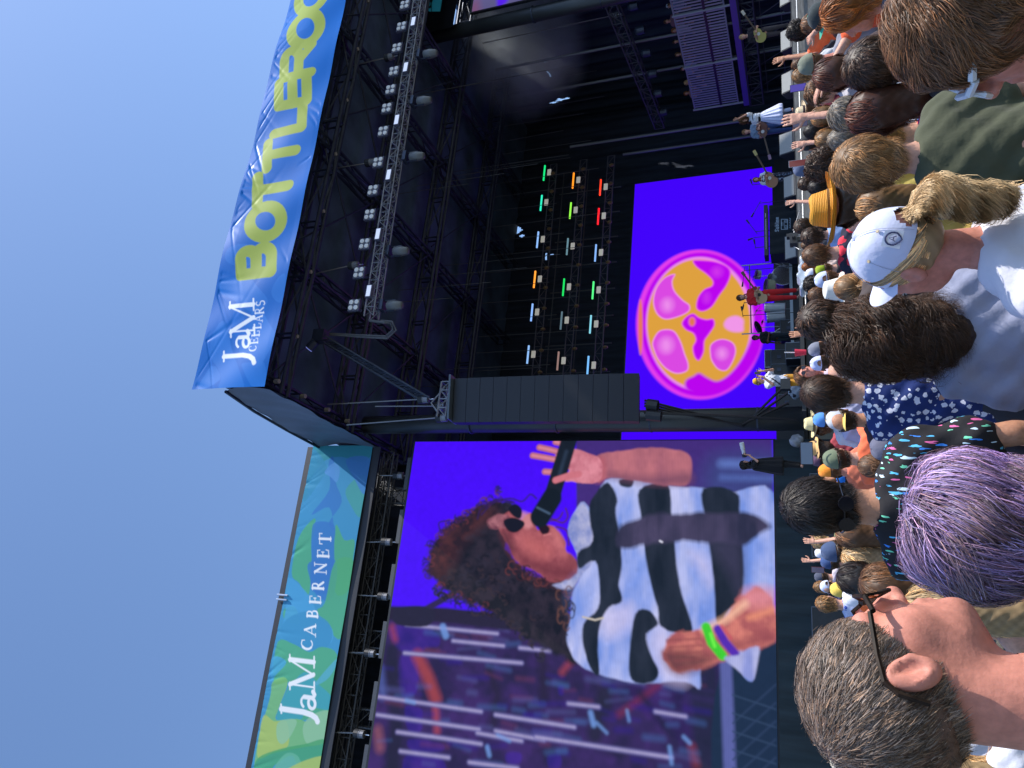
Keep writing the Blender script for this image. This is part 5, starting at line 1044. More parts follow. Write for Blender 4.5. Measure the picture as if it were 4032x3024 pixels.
HC = {'black': (34, 27, 25), 'dark': (64, 46, 34), 'brown': (104, 74, 50), 'light': (142, 108, 72), 'blond': (190, 160, 118), 'auburn': (150, 88, 40), 'grey': (130, 122, 112), 'red': (80, 44, 30)}
NP = [0]
def person(at_, hp, yaw, hair='short', hc='dark', shirt=(60, 60, 70), skin_c=FAIR, hat=None, hatc=(255, 255, 255), hyaw=None, brimc=None, bandc=(20, 20, 24), sex='m', arms=('down', 'down'), pitch=.14, style='tee', label='', group='audience members', shades=False, n=None, w=None, smat=None, res=None, tail=None, seed=None, hres=.010, depth=None, tips=None, lean=0, floor=0., cat='person', glc=None, tr=(50, 54, 66), roll=0, hatm=None, openback=False, mixc=None):
    X, Y = at_; k = FOC*.243/hp; r_ = ray(X, Y); zc = CAM[2]-floor; E_ = from_head(np.array([[0, -.01, 0.]]), pitch)[0]
    t_ = k*zc/(E_[2]-k*r_[2]) if depth is None else depth
    p = CAM+r_*t_; s = (p[2]-floor)/E_[2]
    if not .80 < s < 1.16: print('scale', label, round(s, 2), round(t_, 2))
    Rz = np.array([[math.cos(-R(yaw)), -math.sin(-R(yaw)), 0], [math.sin(-R(yaw)), math.cos(-R(yaw)), 0], [0, 0, 1]])
    base = p-Rz@(E_*s); base[2] = floor; NP[0] += 1
    r = root('person', base, cat, label, group, -R(yaw)); r.scale = (s, s, s); r['label'] = label
    if lean: r.rotation_euler = (R(lean), 0, -R(yaw))
    child('body', body_mesh(sex, arms, pitch, res or .018, hres), r, skin_c)
    child('shirt', shirt_mesh(sex, arms, style), r, shirt, m=smat)
    child('trousers', trouser_mesh(), r, tr)
    n = n or (1700 if t_ > 4 else 3000); w = w or max(.0022, min(.006, t_*.0009)); seed = NP[0] % 3 if seed is None else seed
    if hair: child('hair', hair_mesh(hair, pitch, n, w, seed, tail, tips=tips, under=bool(hat), mixc=mixc, res=.012 if t_ > 3 else .008), r, HC[hc] if isinstance(hc, str) else hc)
    if shades: child('sunglasses', shades_mesh(), r, (20, 20, 24), headmtx(pitch))
    if hat:
        hy = 0 if hyaw is None else R(hyaw); mt = headmtx(pitch, Matrix.Rotation(hy, 4, 'Z'))
        if hat == 'cap':
            c, bm = cap_parts(openback); h = child('cap', c, r, hatc, mt, m=hatm); child('brim', bm, h, brimc or hatc); child('button', MESH['button'], h, brimc or hatc)
        else:
            hm, bd = hat_mesh(hat); h = child('hat', hm, r, hatc, mt)
            if bd: child('hat_band', bd, h, bandc)
    return r
# ---- patterned cloth ----
def pattern(name, base, cols, scale, kind='blob', size=.32, bump=.4, stretch=(1, 1, 1), dens=.62, rot=(0, 0, 0)):
    M = bpy.data.materials.new(name); M.use_nodes = True; t = M.node_tree; b = t.nodes['Principled BSDF']; b.inputs['Roughness'].default_value = .85; MATS[name] = M
    tc = t.nodes.new('ShaderNodeTexCoord'); mp = t.nodes.new('ShaderNodeMapping'); mp.inputs['Scale'].default_value = stretch; mp.inputs['Rotation'].default_value = rot; t.links.new(tc.outputs['Object'], mp.inputs[0])
    vo = t.nodes.new('ShaderNodeTexVoronoi'); vo.inputs['Scale'].default_value = scale; vo.inputs['Randomness'].default_value = .75
    nz = t.nodes.new('ShaderNodeTexNoise'); nz.inputs['Scale'].default_value = scale*2.4; nz.inputs['Detail'].default_value = 1; t.links.new(mp.outputs[0], nz.inputs[0])
    va = t.nodes.new('ShaderNodeVectorMath'); va.operation = 'MULTIPLY_ADD'; t.links.new(nz.outputs['Color'], va.inputs[0]); va.inputs[1].default_value = (.55/scale,)*3; t.links.new(mp.outputs[0], va.inputs[2]); t.links.new(va.outputs[0], vo.inputs[0])
    cmp_ = t.nodes.new('ShaderNodeMath'); cmp_.operation = 'LESS_THAN'; t.links.new(vo.outputs['Distance'], cmp_.inputs[0]); cmp_.inputs[1].default_value = size
    cr = t.nodes.new('ShaderNodeValToRGB'); cr.color_ramp.interpolation = 'CONSTANT'; e = cr.color_ramp.elements
    while len(e) < len(cols): e.new(.5)
    for i, c in enumerate(cols): e[i].position = i/len(cols); e[i].color = (*lin(c), 1)
    sp = t.nodes.new('ShaderNodeSeparateColor'); t.links.new(vo.outputs['Color'], sp.inputs[0]); t.links.new(sp.outputs[0], cr.inputs[0])
    g2 = t.nodes.new('ShaderNodeMath'); g2.operation = 'LESS_THAN'; t.links.new(sp.outputs[1], g2.inputs[0]); g2.inputs[1].default_value = dens
    mu = t.nodes.new('ShaderNodeMath'); mu.operation = 'MULTIPLY'; t.links.new(cmp_.outputs[0], mu.inputs[0]); t.links.new(g2.outputs[0], mu.inputs[1])
    mx = t.nodes.new('ShaderNodeMix'); mx.data_type = 'RGBA'; t.links.new(mu.outputs[0], mx.inputs[0]); mx.inputs[6].default_value = (*lin(base), 1); t.links.new(cr.outputs[0], mx.inputs[7]); t.links.new(mx.outputs[2], b.inputs['Base Color'])
    n2 = t.nodes.new('ShaderNodeTexNoise'); n2.inputs['Scale'].default_value = 14; n2.inputs['Detail'].default_value = 4; t.links.new(tc.outputs['Object'], n2.inputs[0]); bp = t.nodes.new('ShaderNodeBump'); bp.inputs['Strength'].default_value = bump; bp.inputs['Distance'].default_value = .01; t.links.new(n2.outputs[0], bp.inputs['Height']); t.links.new(bp.outputs[0], b.inputs['Normal'])
    return M
navy_flower = pattern('navy_flower_print', (26, 48, 110), [(225, 225, 238)], 29, size=.38, dens=2)
doodle = pattern('doodle_print', (26, 24, 30), [(90, 190, 235), (235, 110, 170), (120, 220, 180), (200, 225, 240), (60, 140, 235)], 30, size=.30, stretch=(2.6, 1, .5), dens=.98, rot=(.3, .7, .4))
redflower = pattern('red_flower_print', (24, 28, 52), [(225, 50, 70), (200, 40, 60)], 11, size=.42, dens=.8)
dots = pattern('small_dot_print', (26, 32, 62), [(90, 150, 220), (235, 120, 100), (225, 225, 235)], 42, size=.4, dens=2)
tiedye = pattern('tie_dye', (245, 225, 60), [(240, 60, 150), (60, 180, 235), (120, 220, 90)], 5, size=.6, dens=2)
lace = pattern('cream_lace_print', (240, 232, 210), [(190, 160, 130)], 50, size=.25, dens=.5)
bluefl = pattern('blue_leaf_print', (190, 200, 235), [(60, 90, 180)], 16, size=.33, dens=2)
WHT, LGY, GRY, DGY, BLK, OLV, ORG = (218, 218, 228), (176, 178, 190), (128, 130, 142), (62, 64, 74), (28, 28, 34), (104, 106, 74), (236, 104, 56)
def P(*a, **k): return person(*a, **k)
# ===== far rows, listed from the right edge of the upright picture to the left =====
P((3215, -75), 95, 0, 'short', 'brown', LGY, FAIR, arms=('point', 'down'), label='spectator at the far right edge, only a pointing hand and grey sleeve in view')
P((3150, 118), 78, 0, 'curly', 'black', ORG, TAN, arms=('high', 'down'), label='spectator with dark curls and an orange top, one hand raised at the barrier')
P((3207, 92), 88, 0, 'medium', 'brown', (90, 60, 50), FAIR, sex='f', label='person with brown hair directly in front of the orange top')
P((3250, 62), 118, -55, 'short', 'brown', (236, 96, 50), FAIR, hat='cap', hatc=(40, 52, 56), brimc=(60, 170, 140), arms=('point', 'down'), label='man in a black cap with a mint green brim, bare arm pointing at the stage')
P((3345, 40), 185, -60, 'medium', 'auburn', (80, 84, 96), RED, sex='f', label='person with smooth orange-brown hair at the right edge')
P((3160, 252), 72, 0, 'short', 'brown', DGY, FAIR, label='small brown head near the barrier, beside a grey cap')
P((3165, 296), 78, 10, 'short', 'light', (200, 200, 205), FAIR, label='sandy haired head near the barrier, left of the grey cap')
P((3208, 250), 112, 5, 'buzz', 'brown', GRY, RED, hat='cap', hatc=(118, 124, 108), label='man in a grey green cap seen from behind')
P((3232, 360), 104, -50, 'wavy', 'brown', (190, 185, 190), FAIR, sex='f', shades=True, label='brown haired woman in sunglasses looking left, by the phone held up high')
P((3290, 290), 150, 10, 'long', 'red', (60, 40, 40), FAIR, sex='f', arms=('high', 'down'), label='woman with long dark reddish hair, hand up beside a phone')
P((3350, 450), 150, -45, 'short', 'grey', WHT, RED, label='grey haired man in a white t-shirt, face turned left')
P((3183, 440), 72, 0, 'short', 'brown', (120, 40, 60), FAIR, hat='fedora', hatc=(226, 206, 170), bandc=(40, 24, 40), label='person in a cream straw fedora with a dark band')
P((3245, 458), 90, 5, 'long', 'light', (40, 40, 44), FAIR, sex='f', style='tank', arms=('high', 'down'), label='woman with light brown hair and bare shoulders, arm raised')
P((3215, 514), 84, 0, 'short', 'black', (222, 170, 140), TAN, label='black haired head between the bare shouldered woman and a dark cap')
P((3192, 562), 82, 0, 'buzz', 'black', BLK, TAN, hat='cap', hatc=(36, 38, 44), label='person in a plain black cap close to the stage')
P((3262, 545), 88, 10, 'medium', 'light', (64, 66, 74), RED, sex='f', label='fair brown haired head with a red ear, behind the black cap')
P((3330, 545), 118, 0, 'short', 'grey', LGY, RED, smat=dots, label='person in a small dotted navy shirt, mostly hidden')
P((3480, 545), 185, 10, 'short', 'light', (40, 40, 60), FAIR, hat='cap', hatc=(176, 160, 132), smat=dots, label='person in a tan cap behind the olive shirted man')
P((3175, 662), 88, 0, 'buzz', 'dark', DGY, TAN, hat='cap', hatc=(88, 100, 130), label='person in a slate blue cap right at the barrier')
P((3250, 652), 116, -55, 'curly', 'dark', (120, 116, 84), RED, shades=True, label='curly haired man in sunglasses looking left, next to the slate blue cap')
P((3180, 722), 62, 0, 'wavy', 'dark', BLK, FAIR, arms=('high', 'down'), label='small dark head with a raised hand, by a grey stage monitor')
P((3232, 735), 84, 0, 'short', 'black', DGY, TAN, label='dark head just right of the mustard straw hat')
P((3318, 815), 176, 0, 'medium', 'dark', (196, 178, 92), RED, hat='straw', hatc=(214, 148, 34), bandc=(110, 76, 20), sex='f', pitch=0, label='woman in a big mustard straw hat')
P((3480, 812), 175, -20, 'medium', 'light', (218, 182, 92), FAIR, sex='f', label='person in a pale mustard top squeezed behind the white cap')
P((3400, 872), 130, 0, None, 'brown', (150, 180, 235), FAIR, label='person in a light blue collared shirt below the mustard hat')
P((3170, 890), 72, 10, 'wavy', 'dark', BLK, FAIR, sex='f', label='dark wavy head left of the mustard hat brim')
P((3205, 930), 82, 0, 'wavy', 'dark', (150, 180, 230), FAIR, sex='f', label='dark haired person in light blue below the stage camera')
P((3184, 965), 52, 0, 'tied', 'brown', DGY, FAIR, sex='f', tail=(.05, .03, .002), label='person with a small brown top bun')
P((3226, 1003), 112, 0, 'short', 'brown', (30, 30, 50), FAIR, smat=redflower, label='short haired man in a navy shirt with big red flowers')
P((3188, 1050), 52, 0, 'short', 'auburn', (220, 140, 120), FAIR, label='tiny auburn head beside the plastic wrapped equipment')
P((3205, 1078), 58, -20, 'short', 'brown', (225, 200, 190), FAIR, hat='cap', hatc=(225, 228, 245), brimc=(170, 70, 80), label='person in a white cap with a red brim near the wrapped equipment')
P((3250, 1060), 66, 0, 'short', 'brown', (40, 40, 44), FAIR, hat='cap', hatc=(150, 170, 30), label='person in a neon yellow green cap')
P((3262, 1100), 92, 0, 'short', 'brown', (220, 150, 120), TAN, hat='cap', hatc=(196, 206, 240), label='person in a pale blue white cap with an open back', openback=True)
P((3210, 1118), 70, 0, 'curly', 'black', DGY, TAN, label='dark curly head in front of the wrapped equipment')
P((3232, 1160), 92, 0, 'buzz', 'brown', (110, 70, 60), FAIR, label='man with a brown buzz cut')
P((3318, 1138), 118, 0, 'short', 'brown', (210, 160, 140), FAIR, hat='bucket', hatc=(226, 224, 216), label='person in a fuzzy off-white bucket hat')
P((3370, 1130), 150, 5, 'tied', 'light', (200, 200, 215), FAIR, sex='f', tail=(.22, .03, .004), label='woman with smooth light brown hair tied back')
P((3255, 1262), 185, -10, 'wavy', 'dark', (70, 60, 60), FAIR, label='man with dark tousled wavy hair, directly right of the huge curls')
P((3232, 1375), 84, 0, 'buzz', 'dark', BLK, TAN, hat='cap', hatc=(120, 124, 140), arms=('down', 'high'), label='person in a light grey cap, hand up with a red drink')
P((3240, 1430), 84, 0, 'buzz', 'dark', (150, 160, 135), TAN, hat='cap', hatc=(200, 206, 246), brimc=(200, 50, 60), label='person in a white mesh cap with a red brim', openback=True)
P((3178, 1478), 88, 150, 'medium', 'brown', (200, 180, 200), RED, sex='f', shades=True, pitch=.3, label='woman in sunglasses facing the crowd, singing, mouth open')
P((3330, 1462), 130, 0, None, 'brown', (128, 138, 108), FAIR, label='person in a sage green jacket between the dark curls and the flower shirt')
P((3226, 1668), 86, 0, 'curly', 'brown', (220, 220, 230), FAIR, hat='fedora', hatc=(228, 214, 160), bandc=(60, 50, 40), label='curly haired person in a light straw hat with a raised brim')
P((3252, 1652), 84, 0, 'short', 'dark', (190, 190, 220), FAIR, hat='cap', hatc=(84, 146, 222), label='person in a sky blue cap')
P((3325, 1655), 118, 10, 'short', 'dark', (60, 40, 50), TAN, hat='cap', hatc=(190, 192, 200), brimc=(236, 200, 100), hyaw=180, label='person in a white mesh cap with a yellow brim', openback=True)
P((3218, 1765), 78, 0, 'medium', 'dark', (160, 60, 70), FAIR, hat='bucket', hatc=(214, 170, 110), sex='f', label='person in a tan bucket hat under the raised phone')
P((3232, 1812), 68, 0, 'short', 'black', (90, 60, 70), TAN, hat='cap', hatc=(96, 66, 92), label='person in a dark maroon patterned cap')
P((3305, 1806), 108, 12, 'short', 'dark', (238, 112, 72), FAIR, hat='cap', hatc=(108, 120, 96), arms=('down', 'reach'), label='man in an olive cap and orange t-shirt holding up a phone at arm length')
P((3275, 1855), 88, -5, 'short', 'brown', (220, 120, 90), RED, hat='cap', hatc=(246, 146, 44), label='person in a bright orange cap')
P((3330, 1880), 78, -10, 'short', 'dark', (120, 60, 50), FAIR, hat='cap', hatc=(20, 130, 236), label='person in a vivid blue cap')
P((3452, 1835), 128, 0, 'tied', 'brown', (90, 92, 104), FAIR, sex='f', tail=(.05, .04, .003), label='woman in grey with brown hair pinned in a bun')
P((3520, 1762), 152, 10, 'long', 'dark', (60, 60, 70), FAIR, hat='cap', hatc=(96, 98, 120), sex='f', label='woman with long dark hair under a grey cap, below the flower shirt')
P((3370, 2100), 132, 5, 'long', 'brown', (226, 176, 186), FAIR, sex='f', style='tank', label='woman in a pale pink top with long brown hair')
P((3236, 2133), 74, 0, 'short', 'blond', (130, 140, 100), FAIR, label='small blond head behind the black haired man')
P((3243, 2178), 58, 0, 'short', 'brown', WHT, FAIR, hat='cap', hatc=(216, 218, 232), label='person in a small white cap right of the navy cap')
P((3300, 2172), 112, 0, 'short', 'dark', (226, 220, 206), FAIR, hat='cap', hatc=(58, 76, 112), label='person in a navy cap with big rounded crown')
P((3275, 2214), 74, 0, 'short', 'dark', (60, 70, 110), FAIR, hat='cap', hatc=(48, 74, 124), arms=('down', 'high'), label='person in a deep blue cap beside raised hands')
P((3400, 2190), 128, 0, 'longwavy', 'blond', (240, 232, 214), FAIR, sex='f', smat=lace, label='woman with blond curls and a cream patterned blouse')
P((3240, 2272), 56, 0, 'short', 'dark', (190, 180, 190), FAIR, hat='cap', hatc=(70, 76, 96), arms=('down', 'high'), label='small head in a grey blue cap beneath raised hands with a phone')
P((3240, 2312), 62, -20, 'short', 'light', (80, 80, 110), FAIR, label='small sandy head far back on the left')
P((3268, 2312), 66, 0, 'buzz', 'brown', (60, 60, 70), FAIR, hat='cap', hatc=(206, 212, 240), brimc=(44, 54, 90), hyaw=40, label='person in a white mesh cap with a navy brim', openback=True)
P((3318, 2322), 82, 0, 'short', 'brown', (60, 64, 76), FAIR, hat='cap', hatc=(228, 196, 88), label='person in a mustard yellow cap')
P((3262, 2378), 84, 5, 'short', 'light', (60, 66, 92), FAIR, smat=bluefl, label='boy with short light brown hair in a blue print shirt')
P((3388, 2278), 150, 5, 'medium', 'black', (200, 200, 215), FAIR, sex='f', n=2200, label='woman with glossy straight black hair')
P((3382, 2352), 106, 0, 'short', 'brown', WHT, FAIR, hat='cap', hatc=(232, 234, 246), label='person in a white cap and white shirt beside the bald forehead')
P((3335, 3000), 112, 0, 'short', 'dark', (235, 236, 242), FAIR, hat='cap', hatc=(206, 198, 180), label='person in a beige cap at the lower left corner')
P((3400, 2965), 110, 0, 'short', 'dark', (215, 28, 34), FAIR, label='person in a bright red shirt behind the neck of the nearest man')
P((3600, 2975), 170, 0, 'long', 'blond', (226, 228, 240), FAIR, sex='f', label='blond woman glimpsed behind the neck of the nearest man')
P((3735, 3040), 210, 0, 'long', 'blond', (226, 228, 240), FAIR, sex='f', label='long blond hair at the bottom left corner')
P((3720, 2395), 255, 0, 'long', 'blond', (205, 140, 110), FAIR, sex='f', style='tank', smat=None, label='woman with very long straight blond hair, low in front of the nearest man')
# ===== near figures =====
P((3462, 250), 222, -10, 'wavy', 'dark', (40, 38, 44), FAIR, n=6500, w=.0025, sex='f', label='person with a mass of dark wavy hair, sunlit on top')
P((3468, 440), 215, -15, 'medium', 'red', (235, 235, 240), FAIR, sex='f', smat=tiedye, label='person in a bright tie-dye top with reddish dark hair')
P((3435, 645), 248, -12, 'wavy', 'light', (72, 76, 56), FAIR, n=9500, w=.0017, seed=1, hres=.006, label='man with thick light brown hair in a sunlit olive shirt')
P((3575, 990), 385, -42, 'tied', 'blond', WHT, RED, sex='f', hat='cap', hatc=(208, 212, 236), openback=True, tail=(.17, .036, .018, .035), n=8000, w=.0024, hres=.006, pitch=.35, label='woman in a white cap with a blond curly ponytail and white jersey')
P((3485, 1335), 246, 3, 'bigcurl', 'dark', (150, 154, 178), FAIR, n=14000, w=.0021, hres=.008, seed=2, label='man with a huge head of dark curls and a light grey t-shirt')
P((3268, 1548), 190, -4, 'short', 'dark', (30, 40, 90), FAIR, smat=navy_flower, n=8000, w=.002, hres=.006, label='man with short dark hair in a navy shirt with white flowers')
P((3250, 1990), 292, 6, 'short', 'black', (26, 24, 30), TAN, smat=doodle, n=12000, w=.0018, hres=.006, seed=2, label='man with thick black hair and a black shirt with neon doodles')
P((3510, 2305), 205, 0, 'long', 'brown', (214, 160, 130), FAIR, sex='f', style='tank', n=8000, w=.002, label='woman with long shiny brown hair right below the bald forehead')
P((3880, 2062), 430, 10, 'bigwave', (134, 118, 152), (20, 20, 26), FAIR, sex='f', n=24000, w=.0017, hres=.008, seed=1, smat=doodle, tips=(1.7, 1.4, 2.0), mixc=(.5, .48, .33), label='woman with big wavy purple hair')
P((3880, 50), 600, -58, 'wavy', 'brown', (70, 74, 58), RED, n=20000, w=.0011, hres=.0045, seed=0, label='brown haired man in white framed sunglasses at the near right corner')
P((3560, 2722), 735, 57, 'crop', (102, 90, 82), (52, 54, 62), RED, n=34000, w=.0008, hres=.0038, seed=1, pitch=.30, mixc=(1.45, 1.45, 1.48), label='nearest man, greying cropped hair, looking up to the right')
# ================= things on the stage =================
DZ = 2.03
def at_n(X, Y, n): return onN(X, Y, n)
grillem = mat('grey_grille', (.26, .27, .27), .6, bump=.3, bscale=300, var=.1)
def wedge(X0, X1, Y0, Y1, n_, label):
    a = onN(X1, Y1, n_); b_ = onN(X1, Y0, n_); s0, s1 = sorted((a@aS, b_@aS)); z0 = DZ+.01; h = (X1-X0)/FOC*(n_/abs(ray((X0+X1)/2, (Y0+Y1)/2)@aN))*1.08
    r = root('stage_monitor', W((s0+s1)/2, n_, z0), 'stage monitor', label, 'grey stage monitors along the front edge')
    pr = [(0, 0), (.42, 0), (.42, h*.55), (.16, h), (.02, h*.12)]
    v = [W(s, n_+q, z0+z) for s in (s0, s1) for q, z in pr]; k = len(pr)
    MB().add(v, [tuple(range(k-1, -1, -1)), tuple(range(k, 2*k))]+[(i, (i+1) % k, k+(i+1) % k, k+i) for i in range(k)]).build('cabinet', mat('speaker_grille'), r)
    v = [W(s, n_+q-.012, z0+z) for s, q, z in ((s0+.03, .03, h*.15), (s1-.03, .03, h*.15), (s1-.03, .15, h*.96), (s0+.03, .15, h*.96))]
    MB().add(v, [(0, 1, 2, 3)]).build('grille', grillem, r)
for q in ((3057, 3095, 108, 187, 20.35, 'stage monitor in front of the blond guitarist'), (3061, 3100, 277, 355, 20.35, 'stage monitor between the two raised pointing hands and the white skirt'), (3067, 3120, 511, 595, 20.3, 'stage monitor with a shadow across it, left of the white skirt'),
          (3097, 3139, 680, 766, 20.3, 'stage monitor by the bass player, lower and darker of the pair'), (3072, 3112, 723, 799, 20.9, 'stage monitor standing behind the darker one by the bass player'), (3080, 3124, 917, 1012, 20.4, 'stage monitor behind the stage camera'), (3053, 3090, -40, 10, 20.4, 'stage monitor cut off by the right edge of the photo')): wedge(*q)
# ---- instruments ----
def guitar(c, along, face, col, L=1.0, acoustic=False, label='', head=(.1, .07, .05)):
    along = np.array(along, float); along /= np.linalg.norm(along); face = np.array(face, float); face -= along*(face@along); face /= np.linalg.norm(face); sd_ = np.cross(along, face); c = np.array(c, float)
    r = root('guitar', c, 'guitar', label)
    out = [];  th = .05 if acoustic else .022
    for i in range(28):
        a = 2*math.pi*i/28; x = math.cos(a); rr_ = (.20 if x < 0 else .155)*(1-.22*math.exp(-((x-.1)/.28)**2)); out.append(c+along*x*.25*L+sd_*math.sin(a)*rr_*L)
    v = [p+face*th for p in out]+[p-face*th for p in out]; n = 28
    MB().add(v, [tuple(range(n)), tuple(range(2*n-1, n-1, -1))]+[(i, n+i, n+(i+1) % n, (i+1) % n) for i in range(n)]).build('guitar_body', mat('guitar_wood_%d' % int(col[0]*99), col, .35), r)
    MB().box(c+along*.52*L+face*.02, along*.32*L, sd_*.026, face*.014).build('neck', mat('neck_wood', (.10, .06, .04), .5), r)
    MB().box(c+along*.92*L+face*.01, along*.08*L, sd_*.045, face*.012).build('headstock', mat('headstock_%d' % int(col[0]*99), head, .5), r)
    MB().lathe(c+face*(th+.001)+along*.06, face, [(0, .055), (.002, .05)], 14).build('sound_hole' if acoustic else 'pickguard', black if acoustic else mat('pick_white', (.7, .7, .68), .5), r)
    return r
def mic_stand(base, top, tip, label, grp='microphone stands on the stage'):
    base, top, tip = map(lambda q: np.array(q, float), (base, top, tip)); r = root('microphone_stand', base, 'mic stand', label, grp)
    b = MB().tube([base+aZ*.02, top], .011, 5)
    for k in range(3): a = k*2.1; b.tube([base+aZ*.02, base+np.array([math.cos(a)*.28, math.sin(a)*.28, .005])], .01, 4)
    b.tube([top+(top-tip)*.25, tip], .010, 5).build('stand', black, r); d = tip-top; MB().tube([tip, tip+d/np.linalg.norm(d)*.16], [.02, .03], 8).build('microphone', black, r)
def perf(X, Y, n_, hp, floor=None, **k):
    d = n_/(ray(X, Y)@aN); return person((X, Y), hp, depth=d, floor=DZ+.01 if floor is None else floor, group='performers and crew on the stage', res=.014, **k)
MS = math.degrees(math.asin(.36))
def bodyframe(r):    # world position of a point given in the figure's own frame
    M = (Matrix.Translation(r.location) @ r.rotation_euler.to_matrix().to_4x4() @ Matrix.Diagonal((*r.scale, 1))); return lambda q: np.array(M @ Vector(q))
g = perf(2918, 1172, 22.5, 40, yaw=170, hair='short', hc='brown', shirt=(190, 30, 34), skin_c=FAIR, arms=('reach2', 'fore2') if False else ('fore', 'fore'), tr=(196, 26, 30), label='guitarist in a bright red outfit playing an acoustic guitar')
B = bodyframe(g); guitar(B((.06, .17, 1.08)), B((-.45, .3, 1.42))-B((.06, .17, 1.08)), B((0, 1, 1))-B((0, 0, 1)), (.55, .36, .2), .95, True, 'pale acoustic guitar held by the guitarist in red')
g = perf(2976, 708, 21.6, 40, yaw=190, hair='long', hc='auburn', shirt=(222, 222, 226), sex='m', arms=('fore', 'fore'), tr=(150, 160, 175), smat=None, label='long haired bass player in a white jersey and patchwork trousers')
for ch in g.children:
    if ch.name.startswith('trousers'): ch.material_slots[0].link = 'OBJECT'; ch.material_slots[0].material = pattern('patchwork', (40, 44, 60), [(170, 180, 200), (120, 130, 150)], 9, size=.5, dens=.8)
B = bodyframe(g); guitar(B((.08, .17, 1.02)), B((-.5, .3, 1.3))-B((.08, .17, 1.02)), B((0, 1, 1))-B((0, 0, 1)), (.42, .2, .12), 1.05, False, 'brown bass guitar with a white plate held by the long haired bass player', (.5, .42, .16))
# the 53 on the jersey
p53 = B((0, .128, 1.26)); fwd = B((0, 1, 0))-B((0, 0, 0)); fwd /= np.linalg.norm(fwd); sdv = -(B((1, 0, 0))-B((0, 0, 0))); sdv /= np.linalg.norm(sdv)
m5 = MB()
for ox, segs_ in ((-.055, [((1, 1), (0, 1)), ((0, 1), (0, .5)), ((0, .5), (1, .5)), ((1, .5), (1, 0)), ((1, 0), (0, 0))]), (.055, [((0, 1), (1, 1)), ((1, 1), (1, 0)), ((0, .5), (1, .5)), ((0, 0), (1, 0))])):
    for a, b_ in segs_: m5.tube([p53+fwd*.02+sdv*(ox-.035+.07*a[0])+aZ*(.14*a[1]-.07), p53+fwd*.02+sdv*(ox-.035+.07*b_[0])+aZ*(.14*b_[1]-.07)], .012, 4)
o = m5.build('jersey_number', mat('number_navy', (.02, .025, .06), .6)); o.parent = g; o.matrix_parent_inverse = (Matrix.Translation(g.location) @ g.rotation_euler.to_matrix().to_4x4() @ Matrix.Diagonal((*g.scale, 1))).inverted()
g = perf(2930, 470, 21.0, 40, yaw=225, hair='bigcurl', hc='brown', shirt=(210, 214, 222), sex='f', arms=('high', 'fore'), tr=(200, 205, 230), smat=pattern('stripes_bw', (225, 228, 235), [(24, 26, 34)], 9, size=.36, dens=.6, stretch=(.2, .2, 1)), label='curly haired singer in a striped top and white skirt, one arm up')
B = bodyframe(g); V, F = surf(lambda P: smax(smax(cap_sd(P, (0, -.01, 1.02), (0, -.01, .45), .15, .34)-.015*np.sin(np.arctan2(P[:, 0], P[:, 1])*14), P[:, 2]-1.06, .01), .34-P[:, 2], .01), (-.5, -.5, .3), (.5, .5, 1.1), .02)
me = npmesh('skirt', V, F); me.materials.append(fabric); child('skirt', me, g, (214, 218, 248))
g = perf(2936, 520, 22.0, 40, yaw=200, hair='short', hc='light', shirt=(120, 140, 165), arms=('fore', 'fore'), tr=(60, 80, 130), label='guitarist in a pale denim shirt and blue jeans behind the singer')
B = bodyframe(g); guitar(B((.0, .17, 1.06)), B((.5, .3, .95))-B((.0, .17, 1.06)), B((0, 1, 1))-B((0, 0, 1)), (.16, .06, .04), 1.0, False, 'dark reddish guitar pointing left, held by the guitarist in jeans', (.35, .2, .3))
g = perf(2925, 145, 21.4, 40, yaw=200, hair='short', hc='blond', shirt=(34, 26, 34), arms=('fore', 'fore'), tr=(70, 60, 60), label='blond guitarist in a black t-shirt at the right side of the stage')
B = bodyframe(g); guitar(B((.06, .17, 1.06)), B((-.5, .3, 1.4))-B((.06, .17, 1.06)), B((0, 1, 1))-B((0, 0, 1)), (.5, .42, .12), 1.0, False, 'yellow guitar held by the blond guitarist', (.6, .55, .45))
g = perf(2975, 1330, 22.8, 40, yaw=215, hair='short', hc='black', shirt=(16, 17, 22), skin_c=DEEP, arms=('fore', 'down'), tr=(18, 30, 36), label='crew member dressed all in black behind the black cases')
g = perf(2985, 1503, 19.9, 40, floor=1.5, yaw=140, hair='short', hc='light', shirt=(196, 200, 214), arms=('phone', 'phone'), tr=(200, 140, 40), hat='cap', hatc=(222, 170, 40), hyaw=180, label='photographer in a mustard cap, pale tee and mustard trousers holding a phone up')
B = bodyframe(g); ph = root('phone', B((0, .36, 1.62)), 'phone', 'black phone held up by the photographer in the mustard cap'); MB().box(B((0, .34, 1.62)), (B((.04, .34, 1.62))-B((0, .34, 1.62))), (B((0, .345, 1.62))-B((0, .34, 1.62))), aZ*.075).build('case', black, ph)
bp_ = root('camera_bag', B((.25, .1, .95)), 'bag', 'black camera bag hanging at the side of the mustard capped photographer'); MB().box(B((.24, .1, .93)), aS*.14, aN*.09, aZ*.12).build('bag', casem, bp_); MB().tube([B((.2, .05, 1.05)), B((.05, .14, 1.25)), B((-.12, .05, 1.42))], .018, 5).build('strap', black, bp_)
g = perf(2932, 1830, 20.4, 40, yaw=100, hair='longwavy', hc='black', shirt=(10, 10, 14), skin_c=FAIR, sex='f', arms=('down', 'phone'), tr=(10, 10, 14), style='tee', label='photographer in loose black clothes with long dark hair in front of the portrait screen'); 
V, F = surf(lambda P: smax(smax(cap_sd(P, (0, -.02, 1.3), (0, -.05, .62), .17, .27)-.015*np.sin(np.arctan2(P[:, 0], P[:, 1])*9), P[:, 2]-1.42, .02), .55-P[:, 2], .01), (-.5, -.5, .5), (.5, .5, 1.5), .02)
